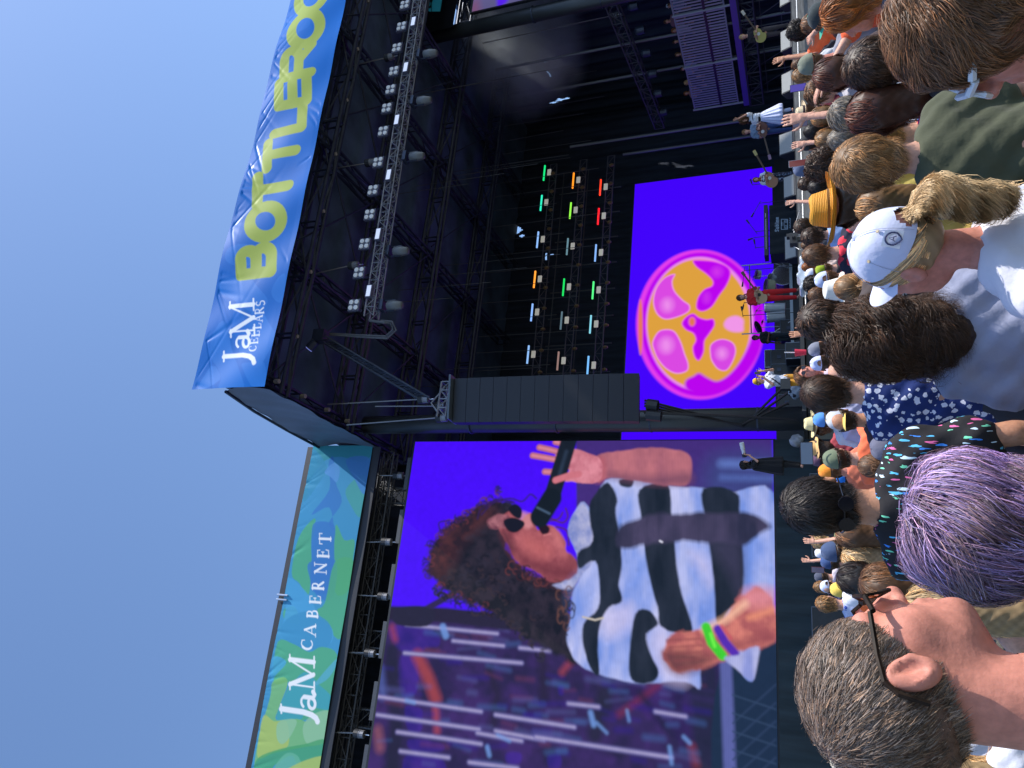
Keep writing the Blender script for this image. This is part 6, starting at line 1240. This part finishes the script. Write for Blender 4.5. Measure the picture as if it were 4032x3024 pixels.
me = npmesh('loose_dress', V, F); me.materials.append(fabric); child('loose_dress', me, g, (12, 12, 17))
B = bodyframe(g); q0 = B((0, .22, 1.62)); q1 = B((0, .60, 1.68)); dv = q1-q0; cm_ = root('camera', q0, 'camera', 'camera with a long white lens held by the photographer in black')
MB().tube([q0, q0+dv*.25], .06, 8).build('camera_body', black, cm_); MB().lathe(q0+dv*.25, dv, [(0, .045), (.12, .05), (.13, .058), (.30, .062)], 14).build('lens', white, cm_)
# --- drum kit on a riser ---
rs_ = root('drum_riser', W(12.2, 23.6, DZ), 'platform', 'low black riser with a pale front edge under the drum kit')
MB().sbox(9.2, 14.2, 23.5, 26, DZ+.005, DZ+.32).build('platform', black, rs_); MB().sbox(9.2, 14.2, 23.45, 23.49, DZ+.24, DZ+.33).build('edge', mat('pale_edge', (.42, .48, .52), .5), rs_)
RZ = DZ+.33
shell = mat('drum_shell_pale', (.45, .48, .5), .3, metal=.2); shy = mat('drum_shell_yellow', (.42, .42, .26), .4); headm = mat('drum_head_dark', (.06, .06, .075), .5)
def drum(name, c, ax, r0, h, m, label, hm=None):
    r = root(name, c, 'drum', label); ax = np.array(ax, float); ax /= np.linalg.norm(ax)
    MB().lathe(c-ax*h/2, ax, [(0, r0), (h, r0)], 20).build('shell', m, r); MB().lathe(c+ax*(h/2+.002), ax, [(0, r0*.96), (.008, r0*.94)], 20).build('drumhead', hm or headm, r)
    MB().lathe(c+ax*(h/2-.02), ax, [(0, r0+.012), (.03, r0+.012)], 20).build('hoop', chrome, r)
def dn(X, Y, n_): return onN(X, Y, n_)
drum('bass_drum', dn(3085, 1095, 23.9)+aZ*.0, -aN, .36, .4, mat('shell_dark', (.07, .06, .06), .4), 'big bass drum with a dark head right of the red guitarist', mat('bass_head', (.16, .13, .12), .5))
drum('floor_tom', dn(3030, 1125, 23.8), -aN*.4+aZ, .21, .26, shy, 'yellowish tom drum above the bass drum, nearest the red guitarist'); drum('tom_drum', dn(3042, 1098, 23.8), -aN*.5+aZ, .16, .22, shell, 'small pale tom drum over the bass drum'); drum('snare_drum', dn(2985, 1082, 24.2), -aN*.4+aZ, .16, .14, shell, 'small snare drum highest in the drum kit')
drum('conga_drum', dn(3052, 1212, 23.9), aZ+aS*.05, .16, .62, shell, 'pale conga drum left of the red guitarist'); drum('conga_drum', dn(3056, 1248, 23.9), aZ-aS*.05, .17, .55, shell, 'second pale conga drum, farther left of the red guitarist')
def cymbal(X, Y, n_, rad, tilt, label):
    c = onN(X, Y, n_); r = root('cymbal', c, 'cymbal', label, 'dark cymbals of the drum kit'); ax = aZ+aS*tilt-aN*.35
    MB().lathe(c, ax, [(-.004, rad), (0, rad), (.02, .05), (.035, .03)], 24).build('plate', mat('cymbal_dark', (.03, .03, .035), .3, metal=.8), r); MB().tube([c, (c[0], c[1], RZ)], .012, 5).build('stand', mat('stand_chrome', (.3, .32, .34), .35, metal=.7), r)
for q in ((2980, 1225, 23.6, .22, .6, 'dark cymbal beside the elbow of the red guitarist'), (2985, 1290, 23.7, .23, -.6, 'steeply tilted dark cymbal at the left end of the drum kit'), (2970, 1090, 24, .2, .5, 'dark cymbal over the snare drum'), (3002, 1268, 24, .1, .2, 'tiny cymbal beneath the tilted one')): cymbal(*q)
sk_ = MB()
for s_ in (10.6, 13.1):
    sk_.tube([W(s_, 23.7, RZ), W(s_, 23.7, RZ+1.5)], .022, 5)
    for k in (-1, 1): sk_.tube([W(s_, 23.7, RZ+.5), W(s_+k*.3, 23.6, RZ)], .018, 5); sk_.tube([W(s_, 23.7, RZ+.25), W(s_+k*.2, 23.62, RZ+.1)], .012, 4)
sk_.tube([W(10.6, 23.7, RZ+1.2), W(13.1, 23.7, RZ+1.25)], .02, 5).build('drum_rack', mat('stand_chrome'), cat='rack', label='bright tubular rack and stands holding up the drum kit')
for i, (bX, bY, tX, tY, eX, eY, lb) in enumerate(((3110, 1060, 2930, 1065, 2925, 1110, 'tall microphone stand right of the red guitarist, boom to the left'), (3112, 1245, 2925, 1243, 2922, 1225, 'tall microphone stand left of the drum kit'), (3100, 1195, 2930, 1192, 2928, 1200, 'short microphone tip visible beside the red guitarist'), (3060, 820, 2990, 800, 2968, 838, 'microphone on a boom over the right end of the keyboard'), (3060, 910, 2975, 912, 2950, 880, 'microphone on a boom over the middle of the keyboard'), (3060, 935, 2972, 935, 2964, 938, 'microphone over the left end of the keyboard'), (3070, 985, 2975, 975, 2972, 960, 'microphone stand between the keyboard and the drums'), (3090, 730, 2962, 728, 2960, 722, 'microphone stand in front of the bass player'), (3105, 1170, 2948, 1150, 2936, 1158, 'microphone stand at the mouth of the red guitarist'))):
    n_ = 22.6; a, b_, c_ = onN(bX, bY, n_), onN(tX, tY, n_), onN(eX, eY, n_); a[2] = DZ+.01; a[0], a[1] = b_[0], b_[1]; mic_stand(a, b_, c_, lb)
# --- keyboard table with its printed cloth ---
kb = root('keyboard_stand', W(14.4, 22.4, DZ), 'keyboard', 'black keyboard on a table hung with a black cloth printed with white writing')
a = onN(3050, 1000, 22.3); c = onN(3050, 805, 22.3); s0, s1 = a@aS, c@aS
ck = Canvas(s0, s1, DZ+.04, DZ+.86, 110, lin((12, 22, 30)), 22.3)
def k7(x, y): return (2900+x/3.687, 800+y/3.687)
WL = (150, 165, 180)
def kl(Ps, wd, col=WL): ck.line([k7(*p) for p in Ps], wd, col, .008)
# 'Sublime' in blackletter-like strokes, reading up the picture
bx = 420.; 
def glyph(strokes, y0, y1, x0=560, x1=612):
    for st in strokes: kl([(x1-(x1-x0)*b, y0+(y1-y0)*a_) for a_, b in st], .022)
GL = {'S': [[(.9, .9), (.3, 1), (.1, .7), (.8, .4), (.7, .05), (.1, .1)]], 'u': [[(.2, .7), (.2, .1), (.8, .1)], [(.8, .7), (.8, 0)]], 'b': [[(.2, 1), (.2, .05), (.8, .1), (.8, .6), (.2, .6)]], 'l': [[(.4, 1), (.4, 0)]], 'i': [[(.5, .6), (.5, 0)], [(.5, .85), (.5, .9)]], 'm': [[(.1, 0), (.1, .6), (.5, .6), (.5, 0)], [(.5, .6), (.9, .6), (.9, 0)]], 'e': [[(.9, .1), (.2, .1), (.2, .6), (.8, .6), (.8, .35), (.2, .3)]]}
yy = 412
for ch, wd in zip('Sublime', (40, 32, 32, 18, 18, 40, 30)): glyph(GL[ch], yy, yy-wd+5); yy -= wd
for Ps in ([(650, 230), (740, 230), (740, 378), (650, 378), (650, 230)], [(660, 330), (660, 280)]): kl(Ps, .018)
for cy in (262, 345): kl([(715+22*math.cos(t*.7), cy+22*math.sin(t*.7)) for t in range(10)], .014); kl([(715, cy), (716, cy+1)], .03)
kl([(690, 285), (690, 325)], .03, (110, 120, 135))
for k in range(9): kl([(768+(k % 2)*8, 215+k*17), (784, 222+k*17)], .016)
ck.mesh('printed_cloth', mat('cloth_print', rough=.9, attr='paint'), lambda s, z: .015*np.sin(s*20+z*3), parent=kb)
MB().sbox(s0, s1, 22.32, 22.9, DZ+.02, DZ+.84).build('table', black, kb)
MB().sbox(s0-.02, s1+.02, 22.3, 22.7, DZ+.9, DZ+1.02).build('keyboard', black, kb); MB().sbox(s0+.2, s1-.5, 22.285, 22.3, DZ+.95, DZ+.97).build('keys', mat('strip_grey', (.4, .43, .45), .4), kb)
MB().sbox(s1-.45, s1-.3, 22.28, 22.298, DZ+.955, DZ+.98).build('logo_plate', mat('strip_grey'), kb)
# --- amplifiers and cases left of the drums ---
t8n = lambda x, y: (2300+x/2.458, 1150+y/2.458)
def blk(x0, x1, y0, y1, n_, label, fn=case, **k):
    a = onN(*t8n(x1, y1), n_); b_ = onN(*t8n(x0, y0), n_); s0, s1 = sorted((a@aS, b_@aS)); z1 = onN(*t8n(x0, (y0+y1)/2), n_)[2]; z0 = max(DZ+.01, onN(*t8n(x1, (y0+y1)/2), n_)[2]); return fn(s0+.01, s1-.01, n_, n_+.6, z0, z1, label, **k)
de = mat('dull_edge')
blk(1810, 2100, 560, 690, 23.5, 'upper black amplifier cabinet right of the mustard capped photographer', edge=de); blk(1810, 2130, 700, 800, 23.4, 'black amplifier cabinet directly beside the mustard capped photographer', edge=de)
blk(1950, 2130, 490, 640, 22.6, 'black case with pale trim below the crew member in black'); blk(1900, 2130, 270, 420, 23.6, 'black case left of the conga drums', edge=de); blk(1750, 1815, 560, 730, 23.6, 'flat black mixer unit with white labels on top of the amplifiers', edge=mat('label_white', (.4, .42, .45), .5)); blk(1880, 2130, 990, 1150, 22.9, 'black box next to the big column, seen against the purple screen', edge=de)
hv = pattern('cow_print', (150, 160, 175), [(30, 34, 44)], 6, size=.45, dens=.7)
V, F = surf(lambda P: ell_sd(P, (0, 0, .3), (.38, .25, .32))+.04*np.sin(P[:, 0]*13)*np.sin(P[:, 2]*15+P[:, 1]*9), (-.6, -.5, -.15), (.6, .5, .8), .035); V = V*.55; me = npmesh('draped_cloth', V, F); me.materials.append(hv); o = bpy.data.objects.new('draped_cloth', me); C.objects.link(o); o.location = tuple(W(7.6, 21.0, DZ+.02)); tag(o, 'crumpled black and white cloth lying by the foot of the big column', 'cloth')
me2 = me.copy(); me2.materials.clear(); me2.materials.append(mat('zebra_cloth', (.32, .34, .38), .8, var=.6, bscale=8)); o = bpy.data.objects.new('draped_cloth', me2); C.objects.link(o); o.location = tuple(W(6.2, 21.0, DZ+.02)); o.rotation_euler = (0, 0, 1); tag(o, 'grey and white cloth bundle with a red patch left of the big column', 'cloth')
MB().sbox(6.3, 8.9, 19.2, 20.0, .1, 1.49).build('side_steps', black, cat='platform', label='low black platform the mustard capped photographer stands on')
# --- plastic wrapped equipment at the stage edge ---
pw = root('wrapped_equipment', W(10.4, 19.6, 0), 'equipment', 'equipment under clear crumpled plastic sheet at the stage front')
c0 = W(10.35, 19.55, 1.35)
V, F = surf(lambda P: np.max(np.abs(P/np.array([.55, .3, .75], f32)), axis=1)*.5-.5+.05*np.sin(P[:, 0]*9+P[:, 2]*7)*np.sin(P[:, 2]*11)+.03*np.sin(P[:, 0]*21-P[:, 2]*17)+.25*np.clip(P[:, 2]-.35, 0, 1), (-.9, -.6, -1), (.9, .6, 1.2), .05)
me = npmesh('plastic_sheet', V@np.array([aS, aN, aZ])+c0-np.array(pw.location), F, False); me.materials.append(mat('clear_plastic', (.62, .72, .85), .18, alpha=.62, bump=.8, bscale=6, var=.2)); o = bpy.data.objects.new('plastic_sheet', me); C.objects.link(o); o.parent = pw
MB().sbox(10.0, 10.7, 19.4, 19.75, .1, 1.7).build('crate', black, pw)
# --- stage camera and cables at the front edge ---
cc = root('stage_camera', onN(3125, 945, 19.7), 'camera', 'remote camera head with many cables at the stage edge')
b = MB(); p = onN(3125, 945, 19.7); b.box(p, aS*.16, aN*.12, aZ*.1).box(p+aZ*.13+aS*.12, aS*.05, aN*.08, aZ*.05).box(p-aZ*.15, aS*.05, aN*.05, aZ*.12).tube([p, p-aN*.25], .05, 8).tube([p-aZ*.2, (p[0], p[1], .1)], .05, 6).build('camera_head', mat('camera_black', (.03, .03, .035), .4), cc)
b = MB(); [b.tube([p+aS*(.1*k-.2), p+aS*(.25*k-.4)-aZ*.18-aN*.1, p+aS*(.1*k)-aZ*.38], .012, 4) for k in range(6)]; b.build('cables', alu, cc)
rl = MB(); rl.tube([W(9.5, 19.85, 1.86), W(27, 19.85, 1.84)], .018, 5).build('white_conduit', mat('pipe_white', (.6, .62, .66), .4), cat='pipe', label='thin white pipe running along the stage front edge')
# --- balcony guests ---
for i, (X, Y, yw, hr, hc_, sh, hat_, lb) in enumerate(((2635, 22, 230, 'short', 'brown', (150, 160, 200), (206, 210, 224), 'balcony guest in a white cap and pale shirt at the right edge'), (2625, 85, 200, 'short', 'brown', (120, 80, 100), None, 'balcony guest in a mauve shirt, right of the centre'), (2655, 120, 220, 'medium', 'auburn', (170, 170, 190), None, 'balcony guest in a pale top leaning over the rail'), (2658, 165, 210, 'short', 'dark', (50, 50, 60), None, 'balcony guest in dark clothes with folded bare arms'), (2668, 215, 220, 'medium', 'brown', (120, 90, 70), None, 'balcony guest in a brown patterned top'), (2688, 272, 200, 'short', 'dark', (140, 150, 200), None, 'balcony guest in a light blue shirt'), (2705, 325, 230, 'longwavy', 'blond', (60, 50, 70), None, 'blond balcony guest near the left end of the railing'), (2702, 368, 200, 'medium', 'auburn', (150, 110, 110), None, 'balcony guest farthest left on the balcony'))):
    n_s = 26.0; d = n_s/(ray(X, Y)@aS); q = CAM+ray(X, Y)*d
    person((X, Y), 40, yw, hr, hc_, sh, FAIR, hat='cap' if hat_ else None, hatc=hat_ or WHT, arms=('fore', 'fore') if i % 2 else ('down', 'down'), depth=d, floor=5.46 if q[2] > 6.9 else q[2]-1.55, group='guests on the side balcony', label=lb, res=.02)
# ================= held things and near details =================
def prop(name, p, cat, label): return root(name, p, cat, label)
def phone(X, Y, t_, col, label, up=(0, 0, 1), wide=.036, tall=.075, screen=(.05, .05, .09)):
    p = atd(X, Y, t_); r = prop('phone', p, 'phone', label); u = np.array(up, float); u /= np.linalg.norm(u); f_ = np.array([.05, 1, .1]); f_ -= u*(f_@u); f_ /= np.linalg.norm(f_); s_ = np.cross(f_, u)
    MB().box(p, s_*wide, f_*.004, u*tall).build('case', mat('phone_case_%d' % int(sum(col)*100), col, .4), r); MB().box(p-f_*.0052, s_*wide*.9, f_*.0008, u*tall*.94).build('phone_screen', mat('phone_screen_%d' % int(sum(screen)*100), screen, .15, emit=screen, estr=.6), r)
phone(3142, 346, 7.6, (.05, .05, .07), 'phone held up showing a purple picture, near the white skirted singer', screen=(.06, .04, .25))
phone(3150, 486, 8.2, (.2, .06, .06), 'dark red phone held up by the bare shouldered woman')
phone(3140, 643, 8.4, (.6, .6, .62), 'phone with a pale edge held in front of the stage by the slate blue cap', screen=(.12, .03, .03), tall=.09)
phone(3176, 1785, 6.4, (.03, .03, .04), 'large phone held out sideways by the man in the orange t-shirt', up=(1, .1, 0), tall=.095, wide=.05, screen=(.06, .09, .14))
phone(3220, 2244, 9.5, (.12, .02, .02), 'small dark phone in raised hands at the far left')
p = atd(3152, 1388, 8.6); r = prop('cup', p, 'cup', 'clear cup with a pink-red drink and a white straw held up'); MB().lathe(p-aZ*.06, aZ, [(0, .03), (.12, .043)], 14).build('cup', mat('red_drink', (.75, .05, .10), .15, alpha=.85), r); MB().tube([p+aZ*.02, p+aZ*.17+aS*.01], .006, 5).build('straw', white, r)
p = atd(3352, 1505, 5.0); r = prop('cup', p, 'cup', 'empty clear plastic cup held beside the flower shirt'); MB().lathe(p-aZ*.05, aZ, [(0, .033), (.10, .045), (.104, .045)], 14).build('cup', mat('clear_cup', (.6, .62, .7), .1, alpha=.45), r)
# sunglasses of the two nearest men, built to their heads
def shades_big(par, pitch, frame, lens, thick=.0032, label='sunglasses'):
    H = headmtx(pitch); b = MB(); L = MB()
    for sx in (-1, 1):
        b.tube([(sx*.012, .112, .010), (sx*.034, .112, .020), (sx*.060, .102, .012), (sx*.060, .102, -.012), (sx*.036, .110, -.026), (sx*.012, .112, -.012), (sx*.012, .112, .010)], thick, 5)
        b.tube([(sx*.060, .101, .010), (sx*.079, .075, .010)], thick*1.3, 6).tube([(sx*.079, .075, .014), (sx*.084, .02, .026), (sx*.087, -.012, .030), (sx*.088, -.028, .020), (sx*.085, -.045, -.010)], thick*1.25, 6)
        L.add([(sx*.013, .111, .010), (sx*.034, .111, .019), (sx*.058, .102, .012), (sx*.058, .102, -.011), (sx*.036, .109, -.024), (sx*.013, .111, -.011)], [(0, 1, 2, 3, 4, 5)])
    b.tube([(-.012, .113, .008), (.012, .113, .008)], thick, 5)
    def mk(nm, mb, m, pr):
        V = np.concatenate(mb.v); me = bpy.data.meshes.new(nm); me.from_pydata(V.tolist(), [], mb.f); me.materials.append(m); o = bpy.data.objects.new(nm, me); C.objects.link(o); o.parent = pr; return o
    o = mk('sunglasses', b, frame, par); o.matrix_local = H; mk('lenses', L, lens, o)
PEOPLE = {o['label']: o for o in C.objects if o.name.startswith('person')}
def who(txt): return next(o for l, o in PEOPLE.items() if txt in l)
shades_big(who('nearest man, greying'), .30, mat('tortoise', (.022, .014, .01), .5, spec=.12, var=.8, bscale=90), mat('amber_glass', (.75, .28, .05), .08, alpha=.85), .0029)
shades_big(who('white framed sunglasses'), .14, mat('white_frame', (.72, .74, .78), .35), mat('violet_glass', (.05, .035, .09), .1), .0055)
shades_big(who('thick light brown hair'), .14, mat('dark_frame', (.02, .02, .03), .3), mat('dark_glass', (.02, .02, .03), .1))
# badge and eyelets on the white cap, strap and blue edge on the jersey
wc = who('blond curly ponytail'); capo = next(c for c in wc.children if c.name.startswith('cap'))
def oncap(th, ph, lift=.002):
    r = math.cos(ph)**.75; return np.array([.087*r*math.sin(th), -.012+.108*r*math.cos(th), .028+.107*math.sin(ph)**1.05])*(1+lift*8)
def sub(nm, mb, m, pr):
    me = bpy.data.meshes.new(nm); me.from_pydata(np.concatenate(mb.v).tolist(), [], mb.f); me.materials.append(m); o = bpy.data.objects.new(nm, me); C.objects.link(o); o.parent = pr; return o
for th_, ph_ in ((2.5, .85), (3.75, .8), (4.7, .75), (1.6, .8)):
    c = oncap(th_, ph_); sub('eyelet', MB().lathe(c, c, [(0, .0045), (.0015, .004)], 10), mat('eyelet_tan', (.42, .34, .22), .6), capo)
tc_, pc_ = 3.95, .42
def bp2(a, b_, l=.004): return oncap(tc_+a/.095, pc_+b_/.10, l)
pt = MB(); g_ = [bp2(x, y, .003) for x, y in ((-.021, -.019), (.021, -.019), (.021, .021), (-.021, .021))]; pt.add(g_, [(0, 1, 2, 3)]); sub('badge_patch', pt, mat('patch_white', (.78, .8, .86), .7), capo)
ring = [bp2(.015*math.cos(R(t_)), .015*math.sin(R(t_))+.001, .0045) for t_ in range(-60, 241, 20)]
bd = MB().tube(ring, .0022, 5); bd.tube([bp2(-.006, -.006, .005), bp2(0, .008, .005), bp2(.006, -.006, .005)], .0013, 4).tube([bp2(-.004, -.001, .005), bp2(.004, -.001, .005)], .001, 4).tube([bp2(-.008, -.013, .005), bp2(0, -.018, .005), bp2(.008, -.013, .005)], .002, 4)
sub('badge', bd, mat('badge_navy', (.03, .04, .12), .6), capo)

# dark backpack with white lettering, between the white cap and the dark curls
T_ = 3.25; bk_ = prop('backpack', atd(3600, 1135, T_+.1), 'backpack', 'dark grey backpack with white lettering between the white cap and the dark curls')
dv = np.array([.903, -.43]); uv = np.array([-.43, -.903])
def bpt(a, b_, dt=0): q = np.array([3541., 1172.])+dv*a+uv*b_; return atd(q[0], q[1], T_+dt)
V = [bpt(a, b_, dt) for dt in (.004, .12) for a, b_ in ((-35, -22), (175, -22), (185, 52), (-30, 48))]
MB().add(V, [(0, 1, 2, 3), (7, 6, 5, 4), (0, 4, 5, 1), (1, 5, 6, 2), (2, 6, 7, 3), (3, 7, 4, 0)]).build('bag', mat('bag_grey', (.05, .052, .06), .7, bump=.3, bscale=40), bk_)
MB().tube([bpt(135, -22), bpt(160, 20), bpt(190, 48)], .006, 5).build('piping', mat('bag_red', (.4, .03, .04), .6), bk_)
LT = {'C': [[(1, .85), (.7, 1), (.2, .9), (0, .5), (.2, .1), (.7, 0), (1, .15)]], 'A': [[(0, 0), (.5, 1), (1, 0)], [(.2, .35), (.8, .35)]], 'M': [[(0, 0), (.1, 1), (.5, .3), (.9, 1), (1, 0)]], 'E': [[(1, 1), (0, 1), (0, 0), (1, 0)], [(0, .5), (.8, .5)]], 'L': [[(0, 1), (0, 0), (.9, 0)]], 'B': [[(0, 0), (0, 1), (.8, .95), (.8, .55), (0, .5)], [(.8, .5), (1, .25), (.8, 0), (0, 0)]], 'K': [[(0, 0), (0, 1)], [(1, 1), (0, .45), (1, 0)]]}
lt_ = MB(); x_ = 0
for ch in 'CAMELBAK':
    for st_ in LT[ch]: lt_.tube([bpt(x_+13*a, 24*b_, -.002) for a, b_ in st_], .0022, 4)
    x_ += 18
lt_.build('lettering', white, bk_)

sm_ = MB()
for k in range(6):
    th_ = k*math.pi/3+.52; sm_.tube([oncap(th_, p_, .0012) for p_ in np.linspace(.03, 1.45, 14)], .0009, 4)
sub('seams', sm_, mat('seam_thread', (.45, .47, .58), .7), capo)

# sunglasses worn at the back of the head by the black haired man, blue edge on the white jersey
bh = who('thick black hair'); o = child('sunglasses', shades_mesh(), bh, (20, 20, 24), headmtx(.14, Matrix.Translation((0, .012, -.045)) @ Matrix.Rotation(math.pi, 4, 'Z') @ Matrix.Diagonal((1, 1.17, 1, 1))))
js = [(-.02, -.150, 1.16), (-.09, -.146, 1.20), (-.15, -.115, 1.235), (-.185, -.06, 1.26)]
sub('jersey_edge', MB().tube([np.array(q) for q in js], .009, 6), mat('jersey_blue', (.02, .12, .6), .6), wc)
